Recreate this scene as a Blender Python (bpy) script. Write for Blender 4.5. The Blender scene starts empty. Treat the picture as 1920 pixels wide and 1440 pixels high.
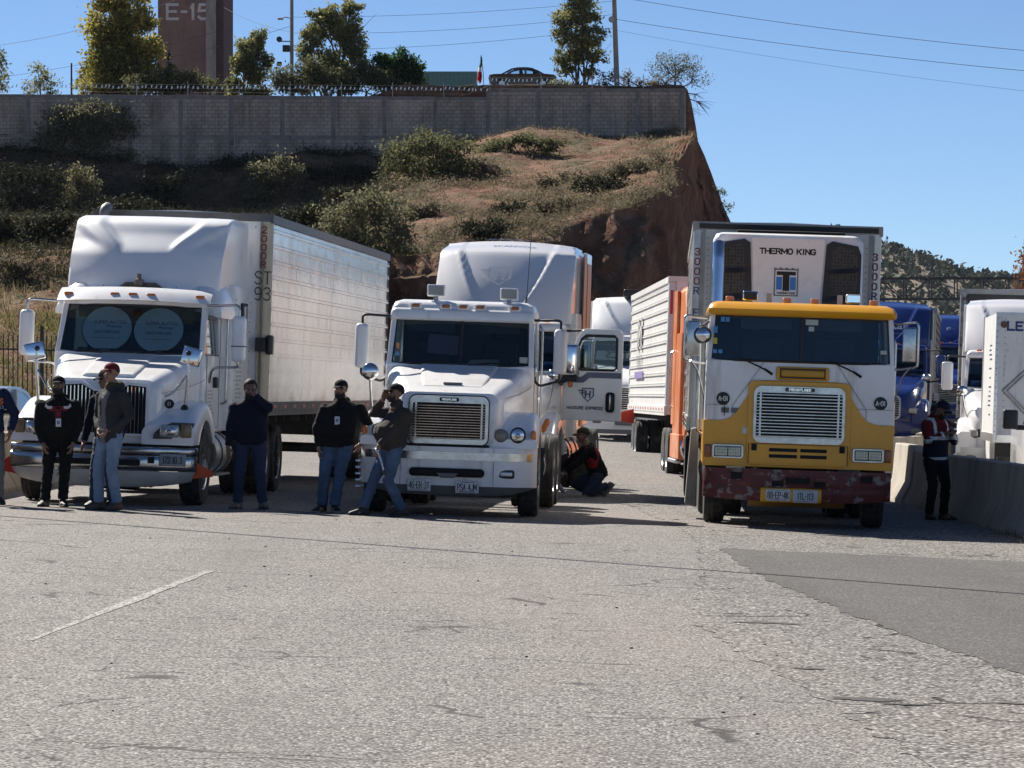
import bpy, math, random
import numpy as np
from mathutils import Vector, Matrix, noise, Euler
random.seed(7); RNG = np.random.default_rng(7)
C = bpy.context.scene.collection
R = math.radians
# ------------------------------------------------------------ camera, sky, sun, exposure
F = 6656.0; CAMZ = 1.6; HOR = 740.0
cam_d = bpy.data.cameras.new('camera'); cam = bpy.data.objects.new('camera', cam_d); C.objects.link(cam)
cam_d.sensor_width = 36.0; cam_d.lens = 36.0*F/1920.0; cam_d.shift_y = 20.0/1920.0
cam_d.clip_start = 0.5; cam_d.clip_end = 9000.0
cam.location = (0, 0, CAMZ); cam.rotation_euler = (R(90), 0, 0)
bpy.context.scene.camera = cam
SUNV = Vector((-0.68, 0.95, 1.0)).normalized()
elev = math.asin(SUNV.z)
world = bpy.data.worlds.new("World"); bpy.context.scene.world = world; world.use_nodes = True
wn = world.node_tree
sky = wn.nodes.new('ShaderNodeTexSky'); sky.sky_type = 'NISHITA'; sky.sun_disc = False
sky.sun_elevation = elev; sky.sun_rotation = math.atan2(SUNV.x, SUNV.y)
sky.altitude = 1200; sky.air_density = 0.62; sky.dust_density = 0.0; sky.ozone_density = 5.0
wn.links.new(sky.outputs[0], wn.nodes['Background'].inputs[0])
wn.nodes['Background'].inputs[1].default_value = 0.052
sl = bpy.data.lights.new('sun', 'SUN'); sl.energy = 5.0; sl.angle = R(0.5); sl.color = (1.0, 0.93, 0.83)
sun = bpy.data.objects.new('sun', sl); C.objects.link(sun)
sun.rotation_euler = SUNV.to_track_quat('Z', 'Y').to_euler(); sun.location = (-40, 60, 60)
vs = bpy.context.scene.view_settings
vs.view_transform = 'Standard'; vs.look = 'None'; vs.gamma = 1.0; vs.exposure = 1.0
bpy.context.scene.cycles.max_bounces = 8

# ------------------------------------------------------------ helpers
def W(sx, sy, d):                      # a point of the place from where it shows and how far off it is
    return Vector(((sx-960)/F*d, d, CAMZ-(sy-HOR)/F*d))
def smooth(a, b, t):
    t = min(1, max(0, (t-a)/(b-a))); return t*t*(3-2*t)
def lerp(a, b, t): return a+(b-a)*t
def interp(x, xs, ys): return float(np.interp(x, xs, ys))
def gz(x, d):                          # height of the road surface
    return -0.033*max(-14, min(14, x)) + 0.022*max(0, min(d, 150)-70)

_mats = {}
def M(name, col, rough=.5, metal=0., var=0., vscale=3., bump=0., bscale=40., spots=None, coat=0., spec=.5,
      streak=None, trans=0., dust=None):
    if name in _mats: return _mats[name]
    m = bpy.data.materials.new(name); m.use_nodes = True; nt = m.node_tree; N = nt.nodes; L = nt.links
    b = N['Principled BSDF']
    b.inputs['Base Color'].default_value = (*col, 1); b.inputs['Roughness'].default_value = rough
    b.inputs['Metallic'].default_value = metal; b.inputs['Specular IOR Level'].default_value = spec
    b.inputs['Coat Weight'].default_value = coat; b.inputs['Coat Roughness'].default_value = .08
    tc = N.new('ShaderNodeTexCoord')
    cur = None
    def noise_fac(scale, lo, hi, detail=5, vec=None, stretch=None, rgh=.6):
        n = N.new('ShaderNodeTexNoise'); n.inputs['Scale'].default_value = scale; n.inputs['Detail'].default_value = detail
        n.inputs['Roughness'].default_value = rgh
        src = tc.outputs['Object']
        if stretch:
            mp = N.new('ShaderNodeMapping'); mp.inputs['Scale'].default_value = stretch; L.new(src, mp.inputs[0]); src = mp.outputs[0]
        L.new(src, n.inputs['Vector'])
        r = N.new('ShaderNodeMapRange'); r.inputs[1].default_value = lo; r.inputs[2].default_value = hi
        L.new(n.outputs[0], r.inputs[0]); return r.outputs[0]
    def mixc(fac, a, c2, blend='MIX'):
        x = N.new('ShaderNodeMix'); x.data_type = 'RGBA'; x.blend_type = blend
        L.new(fac, x.inputs[0])
        if hasattr(a, 'default_value') and not isinstance(a, tuple): L.new(a, x.inputs[6])
        else: x.inputs[6].default_value = (*a, 1)
        x.inputs[7].default_value = (*c2, 1); return x.outputs[2]
    cur = col
    if var:
        cur = mixc(noise_fac(vscale, .3, .7), cur, tuple(max(0, c*(1-var)) for c in col))
    if spots:                              # (scale, threshold, colour) chips, rust, dirt of their own shape
        for sc_, th, c2 in (spots if isinstance(spots, list) else [spots]):
            cur = mixc(noise_fac(sc_, th, th+.04, 6), cur, c2)
    if streak:                             # (stretch, lo, hi, colour) runs down or along
        st, lo, hi, c2 = streak
        cur = mixc(noise_fac(1.0, lo, hi, 4, stretch=st), cur, c2)
    if dust:                               # (scale, lo, hi, colour)
        cur = mixc(noise_fac(dust[0], dust[1], dust[2], 8), cur, dust[3])
    if cur is not col: L.new(cur, b.inputs['Base Color'])
    if bump:
        n = N.new('ShaderNodeTexNoise'); n.inputs['Scale'].default_value = bscale; n.inputs['Detail'].default_value = 4
        L.new(tc.outputs['Object'], n.inputs['Vector'])
        bp = N.new('ShaderNodeBump'); bp.inputs['Strength'].default_value = bump; bp.inputs['Distance'].default_value = .02
        L.new(n.outputs[0], bp.inputs['Height']); L.new(bp.outputs[0], b.inputs['Normal'])
    if trans:                              # thin leaves let light through
        t = N.new('ShaderNodeBsdfTranslucent'); mx = N.new('ShaderNodeMixShader'); mx.inputs[0].default_value = trans
        if cur is not col: L.new(cur, t.inputs[0])
        else: t.inputs[0].default_value = (*col, 1)
        L.new(b.outputs[0], mx.inputs[1]); L.new(t.outputs[0], mx.inputs[2]); L.new(mx.outputs[0], N['Material Output'].inputs[0])
    _mats[name] = m; return m
def glass(name, tint=(.80, .87, .86), t=.95):
    if name in _mats: return _mats[name]
    m = bpy.data.materials.new(name); m.use_nodes = True; N = m.node_tree.nodes; L = m.node_tree.links
    N.remove(N['Principled BSDF'])
    tr = N.new('ShaderNodeBsdfTransparent'); tr.inputs[0].default_value = (*[c*t for c in tint], 1)
    gl = N.new('ShaderNodeBsdfGlossy'); gl.inputs['Roughness'].default_value = .02; gl.inputs[0].default_value = (.9, .95, 1, 1)
    fr = N.new('ShaderNodeFresnel'); fr.inputs[0].default_value = 1.5
    mx = N.new('ShaderNodeMixShader'); L.new(fr.outputs[0], mx.inputs[0]); L.new(tr.outputs[0], mx.inputs[1]); L.new(gl.outputs[0], mx.inputs[2])
    L.new(mx.outputs[0], N['Material Output'].inputs[0]); _mats[name] = m; return m

_txt = {}
def text_geo(s, bold=True):
    k = (s, bold)
    if k in _txt: return _txt[k]
    cu = bpy.data.curves.new('t', 'FONT'); cu.body = s; cu.size = 1.0; cu.align_x = 'CENTER'; cu.align_y = 'CENTER'
    cu.offset = .010 if bold else 0; cu.resolution_u = 3
    o = bpy.data.objects.new('t', cu); C.objects.link(o)
    dg = bpy.context.evaluated_depsgraph_get(); me = o.evaluated_get(dg).to_mesh()
    v = [tuple(p.co) for p in me.vertices]; f = [tuple(p.vertices) for p in me.polygons]
    o.evaluated_get(dg).to_mesh_clear(); bpy.data.objects.remove(o); bpy.data.curves.remove(cu)
    _txt[k] = (v, f); return v, f

def _S(t): return [[tuple(map(float, q.split(','))) for q in pl.split(' ')] for pl in t.split(';')]
STROKE = {k: _S(v) for k, v in {
 'A': '0,0 .5,1 1,0;.2,.35 .8,.35', 'B': '0,0 0,1 .7,1 .9,.78 .7,.54 0,.54;.7,.54 1,.28 .75,0 0,0', 'C': '1,.82 .75,1 .25,1 0,.75 0,.25 .25,0 .75,0 1,.18', 'D': '0,0 0,1 .6,1 1,.7 1,.3 .6,0 0,0', 'E': '1,1 0,1 0,0 1,0;0,.52 .8,.52', 'F': '1,1 0,1 0,0;0,.52 .8,.52',
 'G': '1,.82 .75,1 .25,1 0,.75 0,.25 .25,0 .75,0 1,.2 1,.45 .6,.45', 'H': '0,0 0,1;1,0 1,1;0,.5 1,.5', 'I': '.5,0 .5,1', 'J': '1,1 1,.25 .75,0 .25,0 0,.2', 'K': '0,0 0,1;1,1 0,.42;.3,.6 1,0', 'L': '0,1 0,0 1,0', 'M': '0,0 0,1 .5,.25 1,1 1,0', 'N': '0,0 0,1 1,0 1,1', 'O': '.25,0 0,.25 0,.75 .25,1 .75,1 1,.75 1,.25 .75,0 .25,0',
 'P': '0,0 0,1 .75,1 1,.76 .75,.5 0,.5', 'R': '0,0 0,1 .75,1 1,.76 .75,.5 0,.5;.5,.5 1,0', 'S': '1,.84 .75,1 .25,1 0,.78 .25,.54 .75,.48 1,.24 .75,0 .25,0 0,.16', 'T': '0,1 1,1;.5,1 .5,0', 'U': '0,1 0,.25 .25,0 .75,0 1,.25 1,1', 'X': '0,0 1,1;0,1 1,0', 'Y': '0,1 .5,.5 1,1;.5,.5 .5,0', 'V': '0,1 .5,0 1,1', '-': '.1,.5 .9,.5', '0': '.25,0 0,.25 0,.75 .25,1 .75,1 1,.75 1,.25 .75,0 .25,0', '1': '.2,.78 .55,1 .55,0', '2': '0,.8 .25,1 .75,1 1,.75 0,0 1,0', '3': '0,.86 .25,1 .75,1 1,.76 .7,.53 .4,.53;.7,.53 1,.26 .75,0 .25,0 0,.14', '4': '.75,0 .75,1 0,.3 1,.3', '5': '1,1 .1,1 0,.55 .65,.6 1,.3 .7,0 .2,0 0,.14', '6': '.9,.9 .6,1 .25,1 0,.7 0,.25 .25,0 .75,0 1,.28 .75,.55 .1,.5', '7': '0,1 1,1 .35,0', '8': '.3,.53 .05,.76 .3,1 .7,1 .95,.76 .7,.53 .3,.53 0,.26 .25,0 .75,0 1,.26 .7,.53', '9': '.1,.1 .4,0 .75,0 1,.3 1,.75 .75,1 .25,1 0,.72 .25,.45 .9,.5'}.items()}
def rr(a0, a1, b0, b1, r, n=4, rt=None):   # rounded rectangle ring, corner radius r (rt for the b1 side)
    rt = r if rt is None else rt
    out = []
    for (ca, cb, s, q) in ((a1-r, b0+r, -90, r), (a1-rt, b1-rt, 0, rt), (a0+rt, b1-rt, 90, rt), (a0+r, b0+r, 180, r)):
        for i in range(n+1):
            t = R(s+90*i/n); out.append((ca+q*math.cos(t), cb+q*math.sin(t)))
    return out

class MB:
    def __init__(s): s.v = []; s.f = []; s.mi = []; s.mats = []; s.cur = 0; s.T = Matrix.Identity(4)
    def m(s, mat):
        if mat not in s.mats: s.mats.append(mat)
        s.cur = s.mats.index(mat); return s
    def add(s, vs_, fs):
        o = len(s.v); T = s.T
        s.v += [tuple(T @ Vector(p)) for p in vs_]
        s.f += [tuple(i+o for i in f) for f in fs]; s.mi += [s.cur]*len(fs); return s
    def box(s, x0, x1, y0, y1, z0, z1):
        return s.add([(x0,y0,z0),(x1,y0,z0),(x1,y1,z0),(x0,y1,z0),(x0,y0,z1),(x1,y0,z1),(x1,y1,z1),(x0,y1,z1)],
                     [(0,3,2,1),(4,5,6,7),(0,1,5,4),(1,2,6,5),(2,3,7,6),(3,0,4,7)])
    def cbox(s, c, d): return s.box(c[0]-d[0]/2, c[0]+d[0]/2, c[1]-d[1]/2, c[1]+d[1]/2, c[2]-d[2]/2, c[2]+d[2]/2)
    def hexa(s, p): return s.add(p, [(0,3,2,1),(4,5,6,7),(0,1,5,4),(1,2,6,5),(2,3,7,6),(3,0,4,7)])
    def loft(s, rings, c0=True, c1=True, flip=False):
        n = len(rings[0]); vs_ = [p for r in rings for p in r]; fs = []
        for k in range(len(rings)-1):
            for i in range(n):
                j = (i+1) % n; fs.append((k*n+i, k*n+j, (k+1)*n+j, (k+1)*n+i))
        if c0: fs.append(tuple(reversed(range(n))))
        if c1: fs.append(tuple(range((len(rings)-1)*n, len(rings)*n)))
        if flip: fs = [tuple(reversed(f)) for f in fs]
        return s.add(vs_, fs)
    def lz(s, secs, n=4):                  # (z, x0, x1, y0, y1, r) stacked upwards
        return s.loft([[(a, b, z) for a, b in rr(x0, x1, y0, y1, r, n)] for z, x0, x1, y0, y1, r in secs])
    def ly(s, secs, n=4):                  # (y, halfw, z0, z1, r, rt) along y
        return s.loft([[(a, y, b) for a, b in rr(-w, w, z0, z1, r, n, rt)] for y, w, z0, z1, r, rt in secs], flip=True)
    def rbox(s, x0, x1, y0, y1, z0, z1, r=.03, n=3):   # box with all edges rounded
        secs = []
        for i in range(n+1):
            t = R(90*i/n); e = r*(1-math.sin(t)); secs.append((z0+r*(1-math.cos(t)), x0+e, x1-e, y0+e, y1-e, max(r*math.sin(t), r*.15)))
        for i in range(n+1):
            t = R(90*(n-i)/n); e = r*(1-math.sin(t)); secs.append((z1-r*(1-math.cos(t)), x0+e, x1-e, y0+e, y1-e, max(r*math.sin(t), r*.15)))
        return s.lz(secs, n)
    def prism(s, pts, ax, a, b):           # outline pulled from a to b along an axis
        def P(u, v, w): return {'x': (w, u, v), 'y': (u, w, v), 'z': (u, v, w)}[ax]
        n = len(pts); vs_ = [P(u, v, a) for u, v in pts]+[P(u, v, b) for u, v in pts]
        fs = [tuple(reversed(range(n))), tuple(range(n, 2*n))]+[(i, (i+1) % n, n+(i+1) % n, n+i) for i in range(n)]
        return s.add(vs_, fs)
    def tube(s, pts, r, n=8, caps=True):
        pts = [Vector(p) for p in pts]; rs = r if isinstance(r, (list, tuple)) else [r]*len(pts)
        rings = []; up = None
        for i, p in enumerate(pts):
            t = (pts[min(i+1, len(pts)-1)]-pts[max(i-1, 0)]).normalized()
            if up is None: up = t.orthogonal().normalized()
            up = (up-t*up.dot(t)); up = up.normalized() if up.length > 1e-6 else t.orthogonal().normalized()
            w = t.cross(up)
            q = rs[i]; qa, qb = q if isinstance(q, (tuple, list)) else (q, q)
            rings.append([tuple(p+up*(qa*math.cos(2*math.pi*k/n))+w*(qb*math.sin(2*math.pi*k/n))) for k in range(n)])
        return s.loft(rings, caps, caps)
    def bend(s, pts, r, rad=.06, n=8, k=4):  # tube whose corners are rounded
        pts = [Vector(p) for p in pts]; out = [pts[0]]
        for i in range(1, len(pts)-1):
            a = (pts[i-1]-pts[i]); b = (pts[i+1]-pts[i]); q = min(rad, a.length*.45, b.length*.45)
            p0 = pts[i]+a.normalized()*q; p1 = pts[i]+b.normalized()*q
            for j in range(k+1):
                t = j/k; out.append(p0*(1-t)**2+pts[i]*2*t*(1-t)+p1*t*t)
        out.append(pts[-1]); return s.tube(out, r, n)
    def lathe(s, prof, c=(0,0,0), ax='x', n=24):
        rings = []
        for rad, h in prof:
            ring = []
            for k in range(n):
                a = 2*math.pi*k/n; u, v = rad*math.cos(a), rad*math.sin(a)
                ring.append({'x': (c[0]+h, c[1]+u, c[2]+v), 'y': (c[0]+v, c[1]+h, c[2]+u), 'z': (c[0]+u, c[1]+v, c[2]+h)}[ax])
            rings.append(ring)
        return s.loft(rings)
    def ball(s, c, r, nu=14, nv=10, fn=None):
        if not isinstance(r, (tuple, list)): r = (r, r, r)
        vs_ = []; fs = []
        for j in range(nv+1):
            th = math.pi*j/nv
            for i in range(nu):
                ph = 2*math.pi*i/nu
                d = Vector((math.sin(th)*math.cos(ph), math.sin(th)*math.sin(ph), math.cos(th)))
                k = fn(d) if fn else 1
                vs_.append((c[0]+d.x*r[0]*k, c[1]+d.y*r[1]*k, c[2]+d.z*r[2]*k))
        for j in range(nv):
            for i in range(nu):
                a, b = j*nu+i, j*nu+(i+1) % nu; fs.append((a, a+nu, b+nu, b))
        return s.add(vs_, fs)
    def grid(s, fn, nu, nv, th=None):      # surface fn(u,v); th = offset vector giving it thickness
        vs_ = [tuple(fn(i/nu, j/nv)) for j in range(nv+1) for i in range(nu+1)]; w = nu+1
        fs = [(j*w+i, j*w+i+1, (j+1)*w+i+1, (j+1)*w+i) for j in range(nv) for i in range(nu)]
        if th:
            o = len(vs_); vs_ += [(p[0]+th[0], p[1]+th[1], p[2]+th[2]) for p in vs_]
            fs += [tuple(o+k for k in reversed(f)) for f in fs]
            rim = [i for i in range(w)]+[j*w+nu for j in range(1, nv+1)]+[nv*w+i for i in range(nu-1, -1, -1)]+[j*w for j in range(nv-1, 0, -1)]
            fs += [(rim[(k+1) % len(rim)], rim[k], o+rim[k], o+rim[(k+1) % len(rim)]) for k in range(len(rim))]
        return s.add(vs_, fs)
    def text(s, t, size, at, mat, right=(1,0,0), up=(0,0,1), sx=1., bold=True, mirror=False, th=.002):
        v, f = text_geo(t, bold); rt = Vector(right).normalized(); u = Vector(up).normalized(); nrm = rt.cross(u); at = Vector(at)
        k = -1 if mirror else 1; old = s.cur; s.m(mat)
        s.add([at+rt*(p[0]*size*sx*k)+u*(p[1]*size)+nrm*th for p in v], f); s.cur = old; return s
    def sign(s, t, h, at, mat, right=(1,0,0), up=(0,0,1), w=.62, gap=.22, wt=.16, th=.003, slant=0):
        # block lettering of height h, centred at `at`; w, gap, wt are the letter width, spacing and stroke as shares of h
        rt = Vector(right).normalized(); u = Vector(up).normalized(); nrm = rt.cross(u); at = Vector(at); old = s.cur; s.m(mat)
        ws = [h*(w*(1.25 if c == 'M' else .45 if c in 'I1' else .5 if c == '-' else .55 if c == ' ' else 1)+gap) for c in t]; x = -sum(ws)/2; k = 0
        for c, cw in zip(t, ws):
            lw = cw-h*gap
            for pl in STROKE.get(c, []):
                P = [Vector((x+h*gap/2+q[0]*lw+slant*q[1]*h, (q[1]-.5)*h*(1-wt))) for q in pl]
                for a, b in zip(P, P[1:]):
                    d = (b-a).normalized(); q = Vector((-d.y, d.x))*h*wt/2; e = d*h*wt*.45; k += 1
                    s.add([at+rt*p.x+u*p.y+nrm*(th+k*4e-5) for p in (a-e-q, b+e-q, b+e+q, a-e+q)], [(0, 1, 2, 3)])
            x += cw
        s.cur = old; return s
    def build(s, name, parent=None, ang=35, bevel=0, bseg=2, label=None):
        me = bpy.data.meshes.new(name); me.from_pydata(s.v, [], s.f)
        for m in s.mats: me.materials.append(m)
        me.polygons.foreach_set('material_index', s.mi)
        if ang: me.polygons.foreach_set('use_smooth', [True]*len(s.f)); me.set_sharp_from_angle(angle=R(ang))
        me.update(); o = bpy.data.objects.new(name, me); C.objects.link(o)
        if parent: o.parent = parent
        if bevel:
            b = o.modifiers.new('edge', 'BEVEL'); b.width = bevel; b.segments = bseg; b.limit_method = 'ANGLE'; b.angle_limit = R(40)
            b.harden_normals = False
        if label: o['label'] = label
        return o
def tag(o, label=None, cat=None, group=None, kind=None):
    if label: o['label'] = label
    if cat: o['category'] = cat
    if group: o['group'] = group
    if kind: o['kind'] = kind
    return o
def empty(name, loc, yaw=0, roll=0, pitch=0):
    o = bpy.data.objects.new(name, None); C.objects.link(o); o.location = loc
    o.rotation_euler = (Matrix.Rotation(yaw, 3, 'Z') @ Matrix.Rotation(roll, 3, 'Y') @ Matrix.Rotation(pitch, 3, 'X')).to_euler()
    o.empty_display_size = .2; return o
def inst(name, mesh, parent, loc=(0,0,0), rot=(0,0,0)):
    o = bpy.data.objects.new(name, mesh); C.objects.link(o); o.parent = parent; o.location = loc; o.rotation_euler = rot; return o
def fast_mesh(name, V, Fq, mats, mi, parent=None, smooth=False):   # numpy arrays of vertices and quads/tris
    me = bpy.data.meshes.new(name); n = Fq.shape[1]
    me.vertices.add(len(V)); me.vertices.foreach_set('co', V.astype(np.float32).ravel())
    me.loops.add(Fq.size); me.loops.foreach_set('vertex_index', Fq.astype(np.int32).ravel())
    me.polygons.add(len(Fq)); me.polygons.foreach_set('loop_start', np.arange(0, Fq.size, n, dtype=np.int32))
    for m in mats: me.materials.append(m)
    me.polygons.foreach_set('material_index', np.asarray(mi, dtype=np.int32))
    if smooth: me.polygons.foreach_set('use_smooth', np.ones(len(Fq), dtype=bool))
    me.update(calc_edges=True); me.validate()
    o = bpy.data.objects.new(name, me); C.objects.link(o)
    if parent: o.parent = parent
    return o
ROLL = math.atan(0.033)

# ------------------------------------------------------------ shared materials
WHITE = M('white_paint', (.84, .85, .86), .28, var=.06, vscale=1.5, coat=.5, dust=(2.2, .50, .80, (.68, .66, .62)), spots=[(9, .68, (.56, .53, .48)), (75, .735, (.16, .13, .11))], streak=((7, 7, .7), .58, .80, (.60, .58, .55)))
WHITE2 = M('white_paint_worn', (.82, .83, .84), .38, var=.08, vscale=2, coat=.25, dust=(1.6, .48, .8, (.67, .65, .61)), spots=[(14, .68, (.35, .31, .27)), (70, .73, (.14, .12, .10))], streak=((7, 7, .7), .55, .78, (.52, .50, .46)))
WHITE3 = M('white_gelcoat', (.84, .85, .86), .34, var=.06, vscale=2.5, coat=.3, dust=(3, .55, .8, (.66, .65, .62)), spots=(85, .74, (.15, .14, .13)))
YELLOW = M('yellow_paint', (.74, .345, .004), .36, var=.14, vscale=2.5, coat=.35, spots=[(30, .70, (.70, .62, .48)), (4, .68, (.47, .25, .03))])
ORANGE = M('orange_paint', (.62, .17, .035), .45, var=.18, vscale=1.6, coat=.2, dust=(1.3, .5, .72, (.66, .36, .22)))
BLUE = M('blue_paint', (.012, .03, .17), .22, var=.15, coat=.9)
CHROME = M('chrome', (.74, .75, .77), .10, 1., var=.15, vscale=6, bump=.03, bscale=7)
CHROME_D = M('worn_chrome', (.60, .60, .60), .22, 1., var=.35, vscale=7, bump=.08, bscale=9, spots=(26, .66, (.22, .19, .17)))
ALU = M('aluminium', (.62, .63, .64), .34, 1., var=.25, vscale=5, bump=.05, bscale=6)
BLACK = M('black_plastic', (.018, .018, .019), .45)
BLACK_M = M('black_matt', (.010, .010, .010), .9)
RUB = M('tyre_rubber', (.026, .025, .024), .85, var=.4, vscale=10, bump=.15, bscale=60, dust=(3.5, .5, .75, (.10, .09, .08)))
GREYP = M('grey_primer', (.16, .165, .17), .6, var=.2)
CHASSIS = M('chassis_black', (.03, .029, .028), .7, var=.4, vscale=5, dust=(4, .5, .7, (.09, .08, .07)))
AMBER = M('amber_lens', (.62, .17, .015), .22, coat=.5)
REDL = M('red_lens', (.35, .015, .01), .25, coat=.5)
LENS = M('clear_lens', (.55, .57, .56), .12, .4, coat=1., var=.4, vscale=30)
LED = M('led_cells', (.60, .63, .50), .25, .2, coat=.8, var=.5, vscale=60)
ORFLAG = M('orange_flag', (.62, .09, .02), .7, var=.15)
REDFLAG = M('red_flag', (.62, .045, .02), .7, var=.15)
MIRR = M('mirror_glass', (.75, .80, .85), .03, 1.)
SEATM = M('seat_cloth', (.05, .05, .055), .9, var=.3)
INT = M('cab_interior', (.10, .10, .105), .9, var=.3)
INTD = M('cab_interior_dark', (.035, .035, .038), .9)
PLATE = M('plate_white', (.62, .64, .62), .4, var=.15, vscale=12, dust=(12, .5, .75, (.42, .40, .36)))
INK = M('black_ink', (.012, .012, .014), .6)
NAVYINK = M('navy_ink', (.02, .035, .10), .5)
GLASS = glass('tinted_glass')
GLASSD = M('dark_glass', (.012, .014, .016), .05, spec=.7, coat=1.)
# ------------------------------------------------------------ ground and road
def asphalt(name, base, light, stone, dark_amt, stone_scale, crack=1.0, bumps=.5, tint=(.28, .225, .20), tint_amt=.25):
    m = bpy.data.materials.new(name); m.use_nodes = True; N = m.node_tree.nodes; L = m.node_tree.links; b = N['Principled BSDF']
    b.inputs['Roughness'].default_value = .88; b.inputs['Specular IOR Level'].default_value = .25
    tc = N.new('ShaderNodeTexCoord').outputs['Object']
    def nz(scale, detail=4, rough=.6, stretch=None, src=None):
        n = N.new('ShaderNodeTexNoise'); n.inputs['Scale'].default_value = scale; n.inputs['Detail'].default_value = detail; n.inputs['Roughness'].default_value = rough
        s = src or tc
        if stretch:
            mp = N.new('ShaderNodeMapping'); mp.inputs['Scale'].default_value = stretch; L.new(s, mp.inputs[0]); s = mp.outputs[0]
        L.new(s, n.inputs['Vector']); return n
    def rng(o, a, c, lo=0, hi=1):
        r = N.new('ShaderNodeMapRange'); r.inputs[1].default_value = a; r.inputs[2].default_value = c; r.inputs[3].default_value = lo; r.inputs[4].default_value = hi
        L.new(o, r.inputs[0]); return r.outputs[0]
    def mix(f, a, c, blend='MIX'):
        x = N.new('ShaderNodeMix'); x.data_type = 'RGBA'; x.blend_type = blend
        (L.new(f, x.inputs[0]) if not isinstance(f, float) else setattr(x.inputs[0], 'default_value', f))
        for i, q in ((6, a), (7, c)):
            if isinstance(q, tuple): x.inputs[i].default_value = (*q, 1)
            else: L.new(q, x.inputs[i])
        return x.outputs[2]
    def mth(op, a, c):
        x = N.new('ShaderNodeMath'); x.operation = op
        for i, q in ((0, a), (1, c)):
            if isinstance(q, (int, float)): x.inputs[i].default_value = q
            else: L.new(q, x.inputs[i])
        return x.outputs[0]
    # stones of the surface: voronoi cells, each with its own shade
    vo = N.new('ShaderNodeTexVoronoi'); vo.inputs['Scale'].default_value = stone_scale; L.new(tc, vo.inputs['Vector'])
    sep = N.new('ShaderNodeSeparateColor'); L.new(vo.outputs['Color'], sep.inputs[0])
    c = mix(rng(nz(.35, 5).outputs[0], .35, .65), base, light)
    c = mix(rng(sep.outputs[0], .55, .95), c, stone)
    c = mix(rng(sep.outputs[1], .80, .86, 0, dark_amt), c, (.045, .043, .042))
    c = mix(rng(vo.outputs['Distance'], .3, .75, 0, dark_amt*.8), c, (.05, .047, .045))
    c = mix(rng(nz(.12, 4, stretch=(1.4, .5, 1)).outputs[0], .50, .66, 0, tint_amt), c, tint)
    c = mix(rng(nz(1.7, 6).outputs[0], .55, .8, 0, .4), c, tuple(x*.6 for x in base))
    # wheel-path darkening and oil: long streaks down the road
    c = mix(rng(nz(1.0, 3, stretch=(.9, .05, 1)).outputs[0], .52, .72, 0, .35), c, tuple(x*.62 for x in base))
    # cracks: distorted voronoi borders, broken up by noise, mostly across the road
    ns = nz(1.6, 3, .5); mpv = N.new('ShaderNodeMapping'); mpv.inputs['Scale'].default_value = (.55, .80, 1)
    addv = N.new('ShaderNodeVectorMath'); addv.operation = 'MULTIPLY_ADD'; addv.inputs[1].default_value = (.55, .55, 0); L.new(ns.outputs['Color'], addv.inputs[0]); L.new(tc, addv.inputs[2])
    L.new(addv.outputs[0], mpv.inputs[0])
    crk = None
    for sc_, w, g0, g1 in ((.55, .010, .53, .56), (1.5, .018, .57, .60)):
        v2 = N.new('ShaderNodeTexVoronoi'); v2.feature = 'DISTANCE_TO_EDGE'; v2.inputs['Scale'].default_value = sc_; L.new(mpv.outputs[0], v2.inputs['Vector'])
        line = rng(v2.outputs['Distance'], w*.35, w, 1, 0); gate = rng(nz(.45*sc_+.2, 4).outputs[0], g0, g1)
        q = mth('MULTIPLY', line, gate); crk = q if crk is None else mth('MAXIMUM', crk, q)
    crk = mth('MULTIPLY', crk, .85*crack); c = mix(crk, c, (.03, .028, .027))
    L.new(c, b.inputs['Base Color'])
    bp = N.new('ShaderNodeBump'); bp.inputs['Strength'].default_value = bumps; bp.inputs['Distance'].default_value = .012
    h = mth('SUBTRACT', mth('ADD', mth('MULTIPLY', vo.outputs['Distance'], -1.0), mth('MULTIPLY', nz(18, 3).outputs[0], .7)), mth('MULTIPLY', crk, 1.5))
    L.new(h, bp.inputs['Height']); L.new(bp.outputs[0], b.inputs['Normal'])
    return m
ASPH = asphalt('asphalt', (.20, .188, .179), (.255, .241, .230), (.50, .485, .465), 1.0, 58, 1.0, .6)
ASPH_C = asphalt('coarse_asphalt', (.185, .173, .162), (.235, .222, .21), (.50, .485, .465), 1.0, 36, 1.3, 1.0)
ASPH_P = asphalt('patch_asphalt', (.072, .070, .067), (.096, .093, .089), (.20, .195, .19), .85, 55, .0, .3, (.13, .12, .115), .2)
DIRT = M('dry_earth', (.27, .19, .135), .95, var=.35, vscale=.6, bump=.6, bscale=6, spots=(3, .66, (.34, .27, .2)))

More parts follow.
